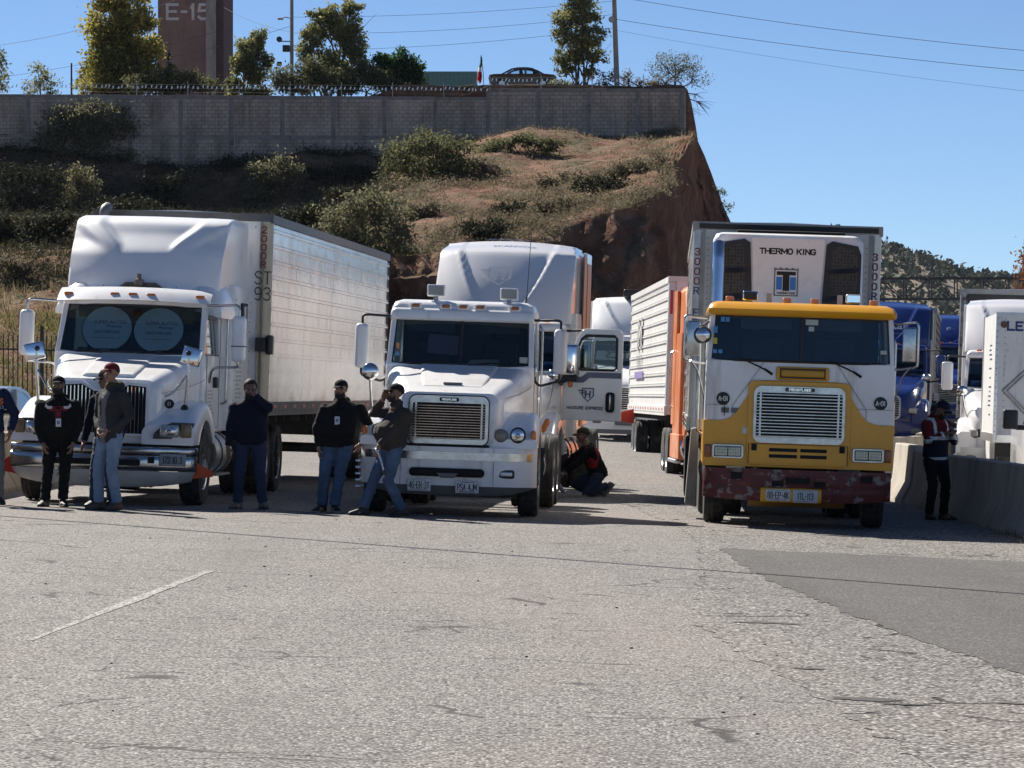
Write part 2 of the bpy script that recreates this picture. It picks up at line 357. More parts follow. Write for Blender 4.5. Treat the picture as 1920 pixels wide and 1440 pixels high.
def sheet(name, xs, ys, mat, dz=0.0, fn=None, kind='structure'):
    V = []; nx, ny = len(xs), len(ys)
    for y in ys:
        for x in xs: V.append((x, y, gz(x, y)+dz))
    Fq = [(j*nx+i, j*nx+i+1, (j+1)*nx+i+1, (j+1)*nx+i) for j in range(ny-1) for i in range(nx-1)]
    o = fast_mesh(name, np.array(V), np.array(Fq), [mat], [0]*len(Fq)); return tag(o, kind=kind)
sheet('ground', [-3000, -300, -60, -14, 14, 60, 300, 3000], [-60, 10, 70, 150, 400, 1500, 6000], DIRT, -.03)
sheet('road', [-8.6, -7.6, 0, 8, 14, 24], [-40, 10, 30, 50, 70, 100, 150, 200, 300], ASPH)
def poly_sheet(name, pts, mat, dz):
    V = []; out = []
    for i, (x, y) in enumerate(pts):                # roughen the outline
        x2, y2 = pts[(i+1) % len(pts)]; n = max(1, int(math.hypot(x2-x, y2-y)/.16))
        for k in range(n):
            t = k/n; px_, py_ = lerp(x, x2, t), lerp(y, y2, t)
            j = .07*noise.noise((px_*2.3, py_*2.3, dz*900))+.06*noise.noise((px_*9, py_*6, dz*500)); out.append((px_+j, py_+j*3))
    me = bpy.data.meshes.new(name); me.from_pydata([(x, y, gz(x, y)+dz) for x, y in out], [], [tuple(range(len(out)))])
    me.materials.append(mat); o = bpy.data.objects.new(name, me); C.objects.link(o); return tag(o, kind='structure')
poly_sheet('coarse_lane', [(2.0, 14), (1.75, 18.2), (1.3, 25.5), (1.75, 33), (2.1, 40), (2.05, 46), (1.5, 58), (1.6, 66), (6.3, 66), (6.9, 40), (6.9, 14)], ASPH_C, .004)
poly_sheet('asphalt_patch', [(3.75, 18.), (3.1, 21.5), (2.85, 24), (2.6, 27), (2.3, 32), (2.22, 38.6), (3.6, 38.2), (5.3, 37.6), (6.4, 36.0), (6.9, 34), (6.9, 18)], ASPH_P, .008)
LINEW = asphalt('worn_road_paint', (.23, .215, .205), (.40, .385, .37), (.80, .78, .75), .85, 60, 1.4, .5)
def stripe(x0, y0, x1, y1, w):
    n = 24; V = []; 
    for i in range(n+1):
        t = i/n; x, y = lerp(x0, x1, t), lerp(y0, y1, t); k = w*(.75+.5*noise.noise((x*3, y*1.5, 3)))*(.45+.55*smooth(0, .5, t))
        V += [(x-k/2, y, gz(x, y)+.002), (x+k/2, y, gz(x, y)+.002)]
    me = bpy.data.meshes.new('lane_marking'); me.from_pydata(V, [], [(2*i, 2*i+1, 2*i+3, 2*i+2) for i in range(n)]); me.materials.append(LINEW)
    o = bpy.data.objects.new('lane_marking', me); C.objects.link(o); return tag(o, kind='structure')
stripe(-2.95, 21.7, -2.60, 30.5, .13)
# potholes and broken bits along the seam: shallow dark hollows with loose stones
hb = MB().m(M('pothole_bitumen', (.05, .048, .046), .95, bump=.8, bscale=30))
for (sx, sy, w, h) in ((1632, 1313, .34, .17), (1440, 1169, .42, .12), (1515, 1255, .16, .10), (1700, 1322, .22, .06), (1910, 1320, .2, .07)):
    d = CAMZ*F/(sy-HOR); x = (sx-960)/F*d; d *= (CAMZ-gz(x, d))/CAMZ; x = (sx-960)/F*d
    pts = [(x+w*math.cos(a)*(.6+.5*noise.noise((math.cos(a)*2+sx, math.sin(a)*2, 1))), d+h*math.sin(a)*(.7+.6*noise.noise((math.cos(a)*3, sx+math.sin(a)*3, 5)))) for a in [2*math.pi*k/22 for k in range(22)]]
    hb.add([(px_, py_, gz(px_, py_)+.0085) for px_, py_ in pts], [tuple(range(22))])
tag(hb.build('pothole', ang=0), kind='structure')
# loose stones
def stones(name, n, area, sz, mat, seed):
    r = np.random.default_rng(seed); b = MB().m(mat)
    for i in range(n):
        x, y = r.uniform(area[0], area[1]), r.uniform(area[2], area[3]); s_ = sz*r.uniform(.4, 1.3)
        b.ball((x, y, gz(x, y)+s_*.3), (s_, s_*r.uniform(.6, 1), s_*.6), 6, 4)
    return tag(b.build(name), kind='stuff')
stones('loose_stones', 120, (-5, 7, 15, 46), .011, M('loose_stone', (.17, .16, .15), .9, var=.5), 5)

# ------------------------------------------------------------ hillside with its cut bank
WALL_D = 208.0
def zwall(x):
    return interp(x, [-60, -30, -24.6, -18.9, -12.7, -8, -1.2, 3.75, 10.3, 12.0, 14.2, 17.5, 24], [16.0, 15.9, 15.2, 14.6, 15.5, 15.6, 16.6, 16.5, 16.5, 12.2, 8.2, 3.0, 1.4])
def hill_profile(x):
    cl = smooth(-9.5, -5.0, x)               # 0: plain slope on the left, 1: cut bank on the right
    base = gz(x, 150)
    left = [(88, gz(x, 88)-.3), (94, gz(x, 94)+.35), (102, 1.9), (112, 3.4), (122, 4.5), (129, 5.2), (131.5, 6.5), (145, 7.6), (163, 9.0), (185, 10.6), (201, 11.6), (207.6, zwall(x)), (WALL_D+.6, zwall(x)+.1)]
    de = interp(x, [-10, -5.2, 1.5, 5.6, 6.7, 8.2, 10.3, 13, 24], [140, 148, 150, 151, 154, 178, 199, 200, 201])
    ze = interp(x, [-10, -5.2, 1.5, 5.6, 6.7, 8.2, 10.3, 11, 12, 14.2, 17.5, 24], [6.8, 7.4, 8.2, 9.7, 10.3, 13.2, 16.0, 14.4, 11.8, 8.0, 2.9, 1.3])
    zw = zwall(x)
    hump = .95*math.exp(-((x-.9)/3.4)**2)
    right = [(88, gz(x, 88)-.4), (110, gz(x, 110)-.4), (de-4.5, base-.3), (de-3.2, base+.25*ze), (de-2.0, base+.6*ze), (de-.9, ze*.86+base*.1), (de, ze), (lerp(de, 207.6, .12), lerp(ze, zw, .16)), (lerp(de, 207.6, .35), lerp(ze, zw, .40)),
             (lerp(de, 207.6, .6), lerp(ze, zw, .62)), (lerp(de, 207.6, .85), lerp(ze, zw, .86)+hump), (207.6, zw), (WALL_D+.6, zw+.1)]
    return [(lerp(a[0], b[0], cl), lerp(a[1], b[1], cl)) for a, b in zip(left, right)], cl
NOI = lambda x, y, s, k=0: noise.noise((x*s, y*s, k))
def hill_point(x, t):                        # t 0..12 along the profile
    pr, cl = hill_profile(x); i = min(11, int(t)); u = t-i; d, z = lerp(pr[i][0], pr[i+1][0], u), lerp(pr[i][1], pr[i+1][1], u)
    face = cl*smooth(1.8, 2.6, t)*(1-smooth(5.6, 6.2, t)); amp = smooth(.8, 2, t)*(1-smooth(11, 11.8, t))
    d += face*(.9*NOI(x, z, .8)+.5*NOI(x, z*.35, 2.2)+.22*NOI(x, z*.6, 4.5)); x2 = x+face*.3*NOI(z, x, 1.4, 4)
    z += amp*(.55*NOI(x, d, .16)+.32*NOI(x, d, .5)+.13*NOI(x, d, 1.5))*(1-.5*face)
    return Vector((x2, d, z))
SOIL = bpy.data.materials.new('hill_soil'); SOIL.use_nodes = True
def soil_nodes(m):
    N = m.node_tree.nodes; L = m.node_tree.links; b = N['Principled BSDF']; b.inputs['Roughness'].default_value = .95; b.inputs['Specular IOR Level'].default_value = .1
    tc = N.new('ShaderNodeTexCoord').outputs['Object']; ge = N.new('ShaderNodeNewGeometry')
    def nz(s, d=6, st=None):
        n = N.new('ShaderNodeTexNoise'); n.inputs['Scale'].default_value = s; n.inputs['Detail'].default_value = d; n.inputs['Roughness'].default_value = .65; src = tc
        if st: mp = N.new('ShaderNodeMapping'); mp.inputs['Scale'].default_value = st; L.new(tc, mp.inputs[0]); src = mp.outputs[0]
        L.new(src, n.inputs['Vector']); return n.outputs[0]
    def rng(o, a, c, lo=0, hi=1):
        r = N.new('ShaderNodeMapRange'); r.inputs[1].default_value = a; r.inputs[2].default_value = c; r.inputs[3].default_value = lo; r.inputs[4].default_value = hi; L.new(o, r.inputs[0]); return r.outputs[0]
    def mix(f, a, c):
        x = N.new('ShaderNodeMix'); x.data_type = 'RGBA'; L.new(f, x.inputs[0])
        for i, q in ((6, a), (7, c)):
            if isinstance(q, tuple): x.inputs[i].default_value = (*q, 1)
            else: L.new(q, x.inputs[i])
        return x.outputs[2]
    c = mix(rng(nz(.35), .4, .62), (.135, .060, .036), (.25, .145, .100))
    c = mix(rng(nz(1.0, 4, (1.2, 1.2, .25)), .5, .7), c, (.10, .05, .033))
    c = mix(rng(nz(4.5, 3), .62, .70), c, (.30, .235, .18))
    sep = N.new('ShaderNodeSeparateXYZ'); L.new(ge.outputs['Normal'], sep.inputs[0])
    flat = rng(sep.outputs['Z'], .62, .82)
    gm = N.new('ShaderNodeMath'); gm.operation = 'MULTIPLY'; L.new(flat, gm.inputs[0]); L.new(rng(nz(.5, 7), .42, .6), gm.inputs[1])
    g = mix(rng(nz(1.3, 5), .4, .62), (.155, .115, .07), (.085, .078, .045)); c = mix(gm.outputs[0], c, g)
    L.new(c, b.inputs['Base Color'])
    bp = N.new('ShaderNodeBump'); bp.inputs['Strength'].default_value = .9; bp.inputs['Distance'].default_value = .35; L.new(nz(2.2, 9), bp.inputs['Height']); L.new(bp.outputs[0], b.inputs['Normal'])
soil_nodes(SOIL)
hx = np.concatenate([np.linspace(-70, -34, 20), np.linspace(-33, 16, 246), np.linspace(16.5, 26, 24)])
ht = np.concatenate([np.linspace(0, 2, 8), np.linspace(2.08, 6, 60), np.linspace(6.08, 12, 96)])
V = np.array([hill_point(x, t) for t in ht for x in hx]); nx = len(hx)
Fq = np.array([(j*nx+i, j*nx+i+1, (j+1)*nx+i+1, (j+1)*nx+i) for j in range(len(ht)-1) for i in range(nx-1)])
tag(fast_mesh('hillside', V, Fq, [SOIL], [0]*len(Fq), smooth=True), kind='structure')
def plat(x, d):                              # yard on top, behind the wall
    z = 18.9 + .85*smooth(-9.5, -6, x)*(1-.25*smooth(211, 214, d)) + .14*NOI(x, d, .5) + .08*NOI(x, d, 1.7)
    return z*(1-smooth(10.1, 11.5, x)) + smooth(10.1, 11.5, x)*(zwall(x)-.2)
px_ = np.concatenate([np.linspace(-80, -10, 30), np.linspace(-9.5, 12, 90), np.linspace(12.5, 26, 12)]); py_ = np.concatenate([np.linspace(WALL_D+.25, 222, 40), np.linspace(224, 330, 14)])
V = np.array([(x, y, plat(x, y)-(2.4 if (j == 0) else 0)) for j, y in enumerate(py_) for x in px_]); nx = len(px_)
Fq = np.array([(j*nx+i, j*nx+i+1, (j+1)*nx+i+1, (j+1)*nx+i) for j in range(len(py_)-1) for i in range(nx-1)])
tag(fast_mesh('plateau', V, Fq, [SOIL], [0]*len(Fq), smooth=True), kind='structure')

# ------------------------------------------------------------ far mountain
MTN = M('mountain_soil', (.20, .15, .105), .95, var=.35, vscale=.02, spots=[(.045, .56, (.085, .088, .05)), (.15, .6, (.10, .095, .06))])
def mtn_h(x, d):                             # ridge falls from left to right
    r = interp(x, [-200, 60, 130, 156, 171, 185, 200, 215, 260, 400, 800], [66, 70, 70, 64, 59, 54, 51, 49, 45, 40, 38])-3.5
    k = smooth(1050, 1500, d); return k*r + (2.6*NOI(x, d, .012)+1.6*NOI(x, d, .04))*k*1.0 + 2
mx = np.linspace(-150, 620, 150); my = np.linspace(1050, 1640, 70)
V = np.array([(x, y, mtn_h(x, y)-(0 if y < 1560 else (y-1560)*.6)) for y in my for x in mx]); nx = len(mx)
Fq = np.array([(j*nx+i, j*nx+i+1, (j+1)*nx+i+1, (j+1)*nx+i) for j in range(len(my)-1) for i in range(nx-1)])
tag(fast_mesh('mountain', V, Fq, [MTN], [0]*len(Fq), smooth=True), kind='structure')

# ------------------------------------------------------------ leaves and grass
LEAF = {}
def leafset(k, cols, tr=.5):
    LEAF[k] = [M(f'leaf_{k}_{i}', c, .75, spec=.15, trans=tr) for i, c in enumerate(cols)]
leafset('olive', [(.34, .30, .075), (.25, .23, .06), (.14, .145, .04), (.45, .38, .11)])
leafset('bankgrass', [(.15, .145, .045), (.11, .11, .035), (.19, .165, .07), (.075, .08, .03)])
leafset('euc', [(.26, .26, .11), (.19, .20, .08), (.11, .125, .05), (.34, .32, .15)])
leafset('dark', [(.03, .07, .02), (.05, .105, .028), (.018, .04, .015), (.07, .135, .04)])
leafset('mesq', [(.12, .125, .06), (.088, .095, .045), (.155, .155, .078), (.06, .066, .034)])
leafset('pale', [(.19, .18, .105), (.14, .14, .078), (.095, .10, .055), (.24, .22, .14)])
leafset('shade', [(.030, .034, .017), (.021, .025, .013), (.042, .043, .022), (.056, .054, .030)], .3)  # darkest leaf tones; shade on the left bank is put into their colour
leafset('rust', [(.23, .085, .035), (.17, .065, .03), (.28, .13, .05), (.11, .06, .03)])
leafset('cypress', [(.018, .024, .014), (.028, .034, .018), (.012, .016, .010), (.035, .04, .022)])
leafset('dry', [(.20, .15, .085), (.15, .115, .065), (.115, .092, .05), (.25, .195, .115)])
leafset('drygreen', [(.15, .125, .085), (.11, .10, .062), (.21, .17, .115), (.078, .072, .045)])
BARK = M('bark', (.13, .105, .08), .95, var=.4, vscale=8, bump=.6, bscale=20)
def leaf_quads(P, size, r, aspect=.5, up=0.0):
    n = len(P); a = r.normal(size=(n, 3)); a[:, 2] += up; a /= np.linalg.norm(a, axis=1)[:, None]
    b = r.normal(size=(n, 3)); b -= a*(a*b).sum(1)[:, None]; b /= np.linalg.norm(b, axis=1)[:, None]
    s = (size*r.uniform(.6, 1.35, n))[:, None]; A = a*s*.5; B = b*s*aspect*.5
    V = np.stack([P-A, P+B*.9, P+A, P-B*.9], 1).reshape(-1, 3); return V, np.arange(4*n).reshape(n, 4)
def crown_points(clumps, n, r, sub=16, spread=.28):
    out = []; tone = []
    w = np.array([c[3]**2*c[5] for c in clumps]); w = w/w.sum()
    for c, k in zip(clumps, (w*n).astype(int)):
        cx, cy, cz, rx, ry, rz = c
        d = r.normal(size=(sub, 3)); d /= np.linalg.norm(d, axis=1)[:, None]; d *= r.uniform(.35, 1.0, sub)[:, None]
        sc = d*np.array([rx, ry, rz])+np.array([cx, cy, cz]); st = r.integers(0, 3, sub)
        idx = r.integers(0, sub, k); p = sc[idx]+r.normal(size=(k, 3))*spread*np.array([rx, ry, rz])
        out.append(p); tone.append(np.where(r.random(k) < .6, st[idx], r.integers(0, 4, k)))
    return np.concatenate(out), np.concatenate(tone)
def tree(name, label, base, clumps, n, leaf, size, trunk=.14, seed=1, group=None, cat='tree', aspect=.5, sub=16, spread=.28, stems=1, twigs=0, up=0, bark=BARK, fork=.25):
    # clumps: (dx, dz, rx, rz) about the foot of the tree
    r = np.random.default_rng(seed); root = empty(name, base); tag(root, label, cat, group or {'tree': 'trees above and beside the road', 'shrub': 'shrubs on the hillside and along the wall', 'plant': 'plants growing from the cut bank'}.get(cat))
    cl = [(c[0], r.uniform(-.35, .35)*c[2], c[1], c[2], c[2]*.85, c[3]) for c in clumps]
    P, tone = crown_points(cl, n, r, sub, spread)
    zmin = .12; P = P[P[:, 2] > zmin] if True else P; tone = tone[:len(P)]
    V, Q = leaf_quads(P, size, r, aspect, up); fast_mesh('crown', V, Q, LEAF[leaf], tone, root)
    b = MB().m(bark); top = max(c[2] for c in cl)
    hubs = [Vector((r.uniform(-.2, .2)*stems*.8, r.uniform(-.2, .2), 0)) for _ in range(stems)]
    for i, c in enumerate(cl):
        s0 = hubs[i % stems]; e = Vector(c[:3]); f = s0.lerp(e, fork+.1*r.random()); f.z = e.z*(fork+.1*r.random()); f.x = lerp(s0.x, e.x, .35*fork)
        m1 = f.lerp(e, .5)+Vector((r.uniform(-.1, .1)*c[3], 0, r.uniform(0, .2)*c[5]))
        b.tube([s0+Vector((0, 0, -.3)), s0.lerp(f, .5), f, m1, e], [trunk*1.15, trunk*.95, trunk*.7, trunk*.42, trunk*.16], 7)
        for k in range(twigs):
            q = Vector((e.x+r.normal()*c[3]*.6, e.y+r.normal()*c[4]*.6, e.z+r.normal()*c[5]*.6)); b.tube([m1, m1.lerp(q, .5)+Vector((0, 0, .1*c[5])), q], [trunk*.3, trunk*.18, trunk*.07], 5)
    b.build('trunk', root); return root
def hz(sx, sy):                              # foot on the hillside for a picture position, by search along the slope
    best = None
    for t in np.linspace(.6, 11.9, 120):
        pr_d = 150
        for _ in range(3):
            x = (sx-960)/F*pr_d; p = hill_point(x, t); pr_d = p.y
        y = HOR-(p.z-CAMZ)/p.y*F
        if best is None or abs(y-sy) < best[0]: best = (abs(y-sy), p.copy())
    return best[1]
# ------------------------------------------------------------ block wall with pilasters and razor wire
def block_mat(name, c1, c2, mortar, bw, bh, stain):
    m = bpy.data.materials.new(name); m.use_nodes = True; N = m.node_tree.nodes; L = m.node_tree.links; b = N['Principled BSDF']; b.inputs['Roughness'].default_value = .92
    tc = N.new('ShaderNodeTexCoord').outputs['Object']; sep = N.new('ShaderNodeSeparateXYZ'); L.new(tc, sep.inputs[0]); cb = N.new('ShaderNodeCombineXYZ')
    ad = N.new('ShaderNodeMath'); L.new(sep.outputs[0], ad.inputs[0]); L.new(sep.outputs[1], ad.inputs[1]); L.new(ad.outputs[0], cb.inputs[0]); L.new(sep.outputs[2], cb.inputs[1])
    br = N.new('ShaderNodeTexBrick'); L.new(cb.outputs[0], br.inputs['Vector']); br.inputs['Scale'].default_value = 1
    br.inputs['Brick Width'].default_value = bw; br.inputs['Row Height'].default_value = bh; br.inputs['Mortar Size'].default_value = .018; br.inputs['Mortar Smooth'].default_value = .3
    br.inputs['Color1'].default_value = (*c1, 1); br.inputs['Color2'].default_value = (*c2, 1); br.inputs['Mortar'].default_value = (*mortar, 1); br.inputs['Bias'].default_value = -.2
    def nz(s, st):
        mp = N.new('ShaderNodeMapping'); mp.inputs['Scale'].default_value = st; L.new(tc, mp.inputs[0]); n = N.new('ShaderNodeTexNoise'); n.inputs['Scale'].default_value = s; n.inputs['Detail'].default_value = 6; n.inputs['Roughness'].default_value = .65; L.new(mp.outputs[0], n.inputs['Vector']); return n.outputs[0]
    cur = br.outputs['Color']
    for s, st, lo, hi, cc, a in ((1.0, (2.4, 1, .12), .52, .72, stain, .7), (.6, (1, 1, .35), .48, .72, stain, .85), (.22, (1, 1, 1), .5, .7, tuple(c*1.35 for c in c1), .55), (3, (1, 1, .5), .55, .75, stain, .5)):
        x = N.new('ShaderNodeMix'); x.data_type = 'RGBA'; r = N.new('ShaderNodeMapRange'); r.inputs[1].default_value = lo; r.inputs[2].default_value = hi; r.inputs[4].default_value = a
        L.new(nz(s, st), r.inputs[0]); L.new(r.outputs[0], x.inputs[0]); L.new(cur, x.inputs[6]); x.inputs[7].default_value = (*cc, 1); cur = x.outputs[2]
    L.new(cur, b.inputs['Base Color']); bp = N.new('ShaderNodeBump'); bp.inputs['Strength'].default_value = .5; bp.inputs['Distance'].default_value = .03; bp.invert = True
    L.new(br.outputs['Fac'], bp.inputs['Height']); L.new(bp.outputs[0], b.inputs['Normal']); return m
BLOCK = block_mat('grey_block', (.41, .355, .30), (.31, .27, .23), (.18, .155, .13), .40, .215, (.11, .088, .070))
CONC = M('grey_concrete', (.26, .245, .23), .9, var=.35, vscale=2, bump=.4, bscale=12, spots=(1.2, .60, (.12, .11, .10)), streak=((2.5, 2.5, .5), .55, .75, (.09, .08, .07)))
CONC_L = M('pale_concrete', (.39, .355, .30), .9, var=.3, vscale=1.6, bump=.5, bscale=16, spots=[(3, .66, (.30, .26, .21)), (25, .68, (.25, .22, .18))], streak=((2.2, 2.2, .4), .50, .74, (.21, .19, .165)))
def zt_wall(x): return interp(x, [-60, -33, -8.0, -1.42], [19.3, 19.2, 19.06, 19.0]) if x < -1.42 else 19.52
wl = empty('block_wall', (0, WALL_D, 0)); tag(wl, 'long grey concrete block wall with pilasters along the top of the hillside', 'wall')
b = MB().m(BLOCK)
def wall_run(xa, xb, n, th=.2):
    for i in range(n):
        a, c = lerp(xa, xb, i/n), lerp(xa, xb, (i+1)/n); za, zc = min(zwall(a), zwall(c))-1.5, max(zt_wall(a+.001), zt_wall(c-.001))
        ta, tcz = zt_wall(a+.001), zt_wall(c-.001)
        b.hexa([(a, 0, za), (c, 0, za), (c, th, za), (a, th, za), (a, 0, ta), (c, 0, tcz), (c, th, tcz), (a, th, ta)])
wall_run(-62, -1.42, 20); wall_run(-1.42, 10.2, 4)
b.hexa([(10.0, .2, 13), (10.2, .2, 13), (10.2, 26, 13), (10.0, 26, 13), (10.0, .2, 19.52), (10.2, .2, 19.52), (10.2, 26, 19.52), (10.0, 26, 19.52)])
b.build('wall_face', wl, 0)
p = MB().m(CONC)
def top_beam(xa, xb, z, h, pr): p.box(xa, xb, -pr, .2+pr, z-h, z)
for i in range(20):
    a, c = lerp(-62, -1.45, i/20), lerp(-62, -1.45, (i+1)/20); z = max(zt_wall(a), zt_wall(c)); p.box(a, c, -.012, .212, z-.18, z+.015)
p.box(-1.42, 10.22, -.012, .215, 19.37, 19.54)
for xa in np.arange(-61, -2, 3.0): p.box(xa, xa+2.99, -.010, 0.1, zt_wall(xa)-2.5, zt_wall(xa)-2.30)
p.build('coping', wl, 0, bevel=.01)
for xa in list(np.arange(-58.15, -2, 2.98))+[-1.40, 1.55, 4.5, 7.4, 9.95]:
    q = MB().m(CONC); q.box(xa-.12, xa+.12, -.03, .23, zwall(xa)-1.2, zt_wall(xa)-(.19 if xa < -1.5 else .16)); q.build('pilaster', wl, 0, bevel=.01)
STEELG = M('galvanised_steel', (.42, .42, .41), .5, .7, var=.3)
rw = empty('razor_wire', (0, WALL_D+.1, 19)); tag(rw, 'razor wire strung on thin posts along the top of the block wall', 'razor wire')
q = MB().m(STEELG); xs = list(np.arange(-58, -2, 3.0))+list(np.arange(-1.3, 10, 3.0))
SHINY = M('razor_blade', (.80, .80, .80), .3, .3)
for xa in xs: MB().m(STEELG).tube([(xa, 0, zt_wall(xa)-19), (xa, 0, zt_wall(xa)-18.15)], .025, 5).build('post', rw)
for h in (.22, .45, .68):
    q = MB().m(STEELG)
    for i in range(len(xs)-1): q.tube([(xs[i], 0, zt_wall(xs[i])-19+h), ((xs[i]+xs[i+1])/2, 0, zt_wall(xs[i]+.1)-19+h-.04), (xs[i+1], 0, zt_wall(xs[i+1])-19+h)], .005, 3)
    q.build('wire', rw)
q = MB().m(SHINY); rr_ = random.Random(3)
x = -30.0
while x < 10.1:
    z = zt_wall(x)-19+.5+rr_.uniform(-.05, .05); w = .045; t = rr_.uniform(-.03, .05)
    q.hexa([(x-w, -.02, z-.07), (x+w*.3, -.02, z-.07), (x+w*.3, .02, z-.07), (x-w, .02, z-.07), (x+t-w*.6, -.02, z+.08), (x+t+w, -.02, z+.08), (x+t+w, .02, z+.08), (x+t-w*.6, .02, z+.08)]); x += rr_.uniform(.2, .34)
q.build('barbs', rw)['kind'] = 'stuff'

# ------------------------------------------------------------ brick tower, teal container, car and flag on the yard
BRICK = block_mat('red_brick', (.26, .165, .13), (.22, .14, .115), (.20, .15, .125), .26, .085, (.15, .08, .062))
tw = empty('brick_tower', (0, 262, 18)); tag(tw, 'tall red brown brick tower block with a pale E 15 painted near its top', 'tower block')
s = F/262; X = lambda px: (px-960)/s
MB().m(BRICK).box(X(296), X(386), 0, 9, 0, 15).build('wall', tw, 0)
MB().m(CONC_L).box(X(386)+.003, X(405), -.05, .6, 0, 15.2).build('corner_column', tw, 0, bevel=.02)
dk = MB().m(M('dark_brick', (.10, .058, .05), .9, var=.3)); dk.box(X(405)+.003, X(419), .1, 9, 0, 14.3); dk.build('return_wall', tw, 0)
MB().m(CONC_L).box(X(405)+.01, X(421), -.02, 9, 14.3, 14.55).build('ledge', tw, 0)
lt = MB(); lt.sign('E-15', 1.25, (X(353), -.02, CAMZ+(HOR-22)/s-18), M('faded_lettering', (.66, .62, .58), .9, var=.25, vscale=3, spots=(5, .64, (.26, .17, .14)))); lt.build('painted_lettering', tw, 0)
ct = empty('site_container', W(825, 168, 232)); tag(ct, 'teal green metal container standing beyond the wall left of the flag', 'container')
TEAL = M('teal_paint', (.16, .31, .28), .6, var=.15, vscale=1)
cb_ = MB().m(TEAL); k = 232/F; cb_.rbox(-78*k, 69*k, 0, 5, -.8, 32*k, .04, 2)
for xx in np.arange(-76*k, 68*k, .28): cb_.box(xx, xx+.14, -.035, .01, -.7, 30*k)
cb_.build('body', ct, 30); MB().m(M('teal_trim', (.23, .36, .32), .5)).box(-79*k, 70*k, -.06, 5.05, 31.9*k, 34*k).build('roof_rail', ct, 0)
fl = empty('flag', W(908, 163, 214)); tag(fl, 'small green white and red flag hanging on a leaning pole on the wall', 'flag')
k = 214/F; MB().m(BLACK).tube([(0, 0, -.5), (-2*k, 0, 26*k), (-6*k, 0, 60*k)], .022, 6).build('pole', fl)
for nm, c, t0, t1 in (('green_band', (.015, .12, .05), 0, .45), ('white_band', (.75, .74, .70), .45, .63), ('red_band', (.55, .03, .02), .63, 1)):
    g = MB().m(M('cloth_'+nm, c, .8, trans=.3))
    def fn(u, v, t0=t0, t1=t1):
        t = lerp(t0, t1, v); w = lerp(2.5, 9, t)*k; cx = lerp(-6, -10, t**1.5)*k
        return (cx+(u-.5)*w*1.05+.03*math.sin(9*t), .12*math.sin(u*9+t*4)*(.3+t), lerp(57, 12, t)*k+(.12*math.sin(u*7) if t > .9 else 0)-(.1 if nm == 'red_band' and v > .9 else 0))
    g.grid(fn, 8, 6, (0, .012, 0)); g.build(nm, fl, 60)
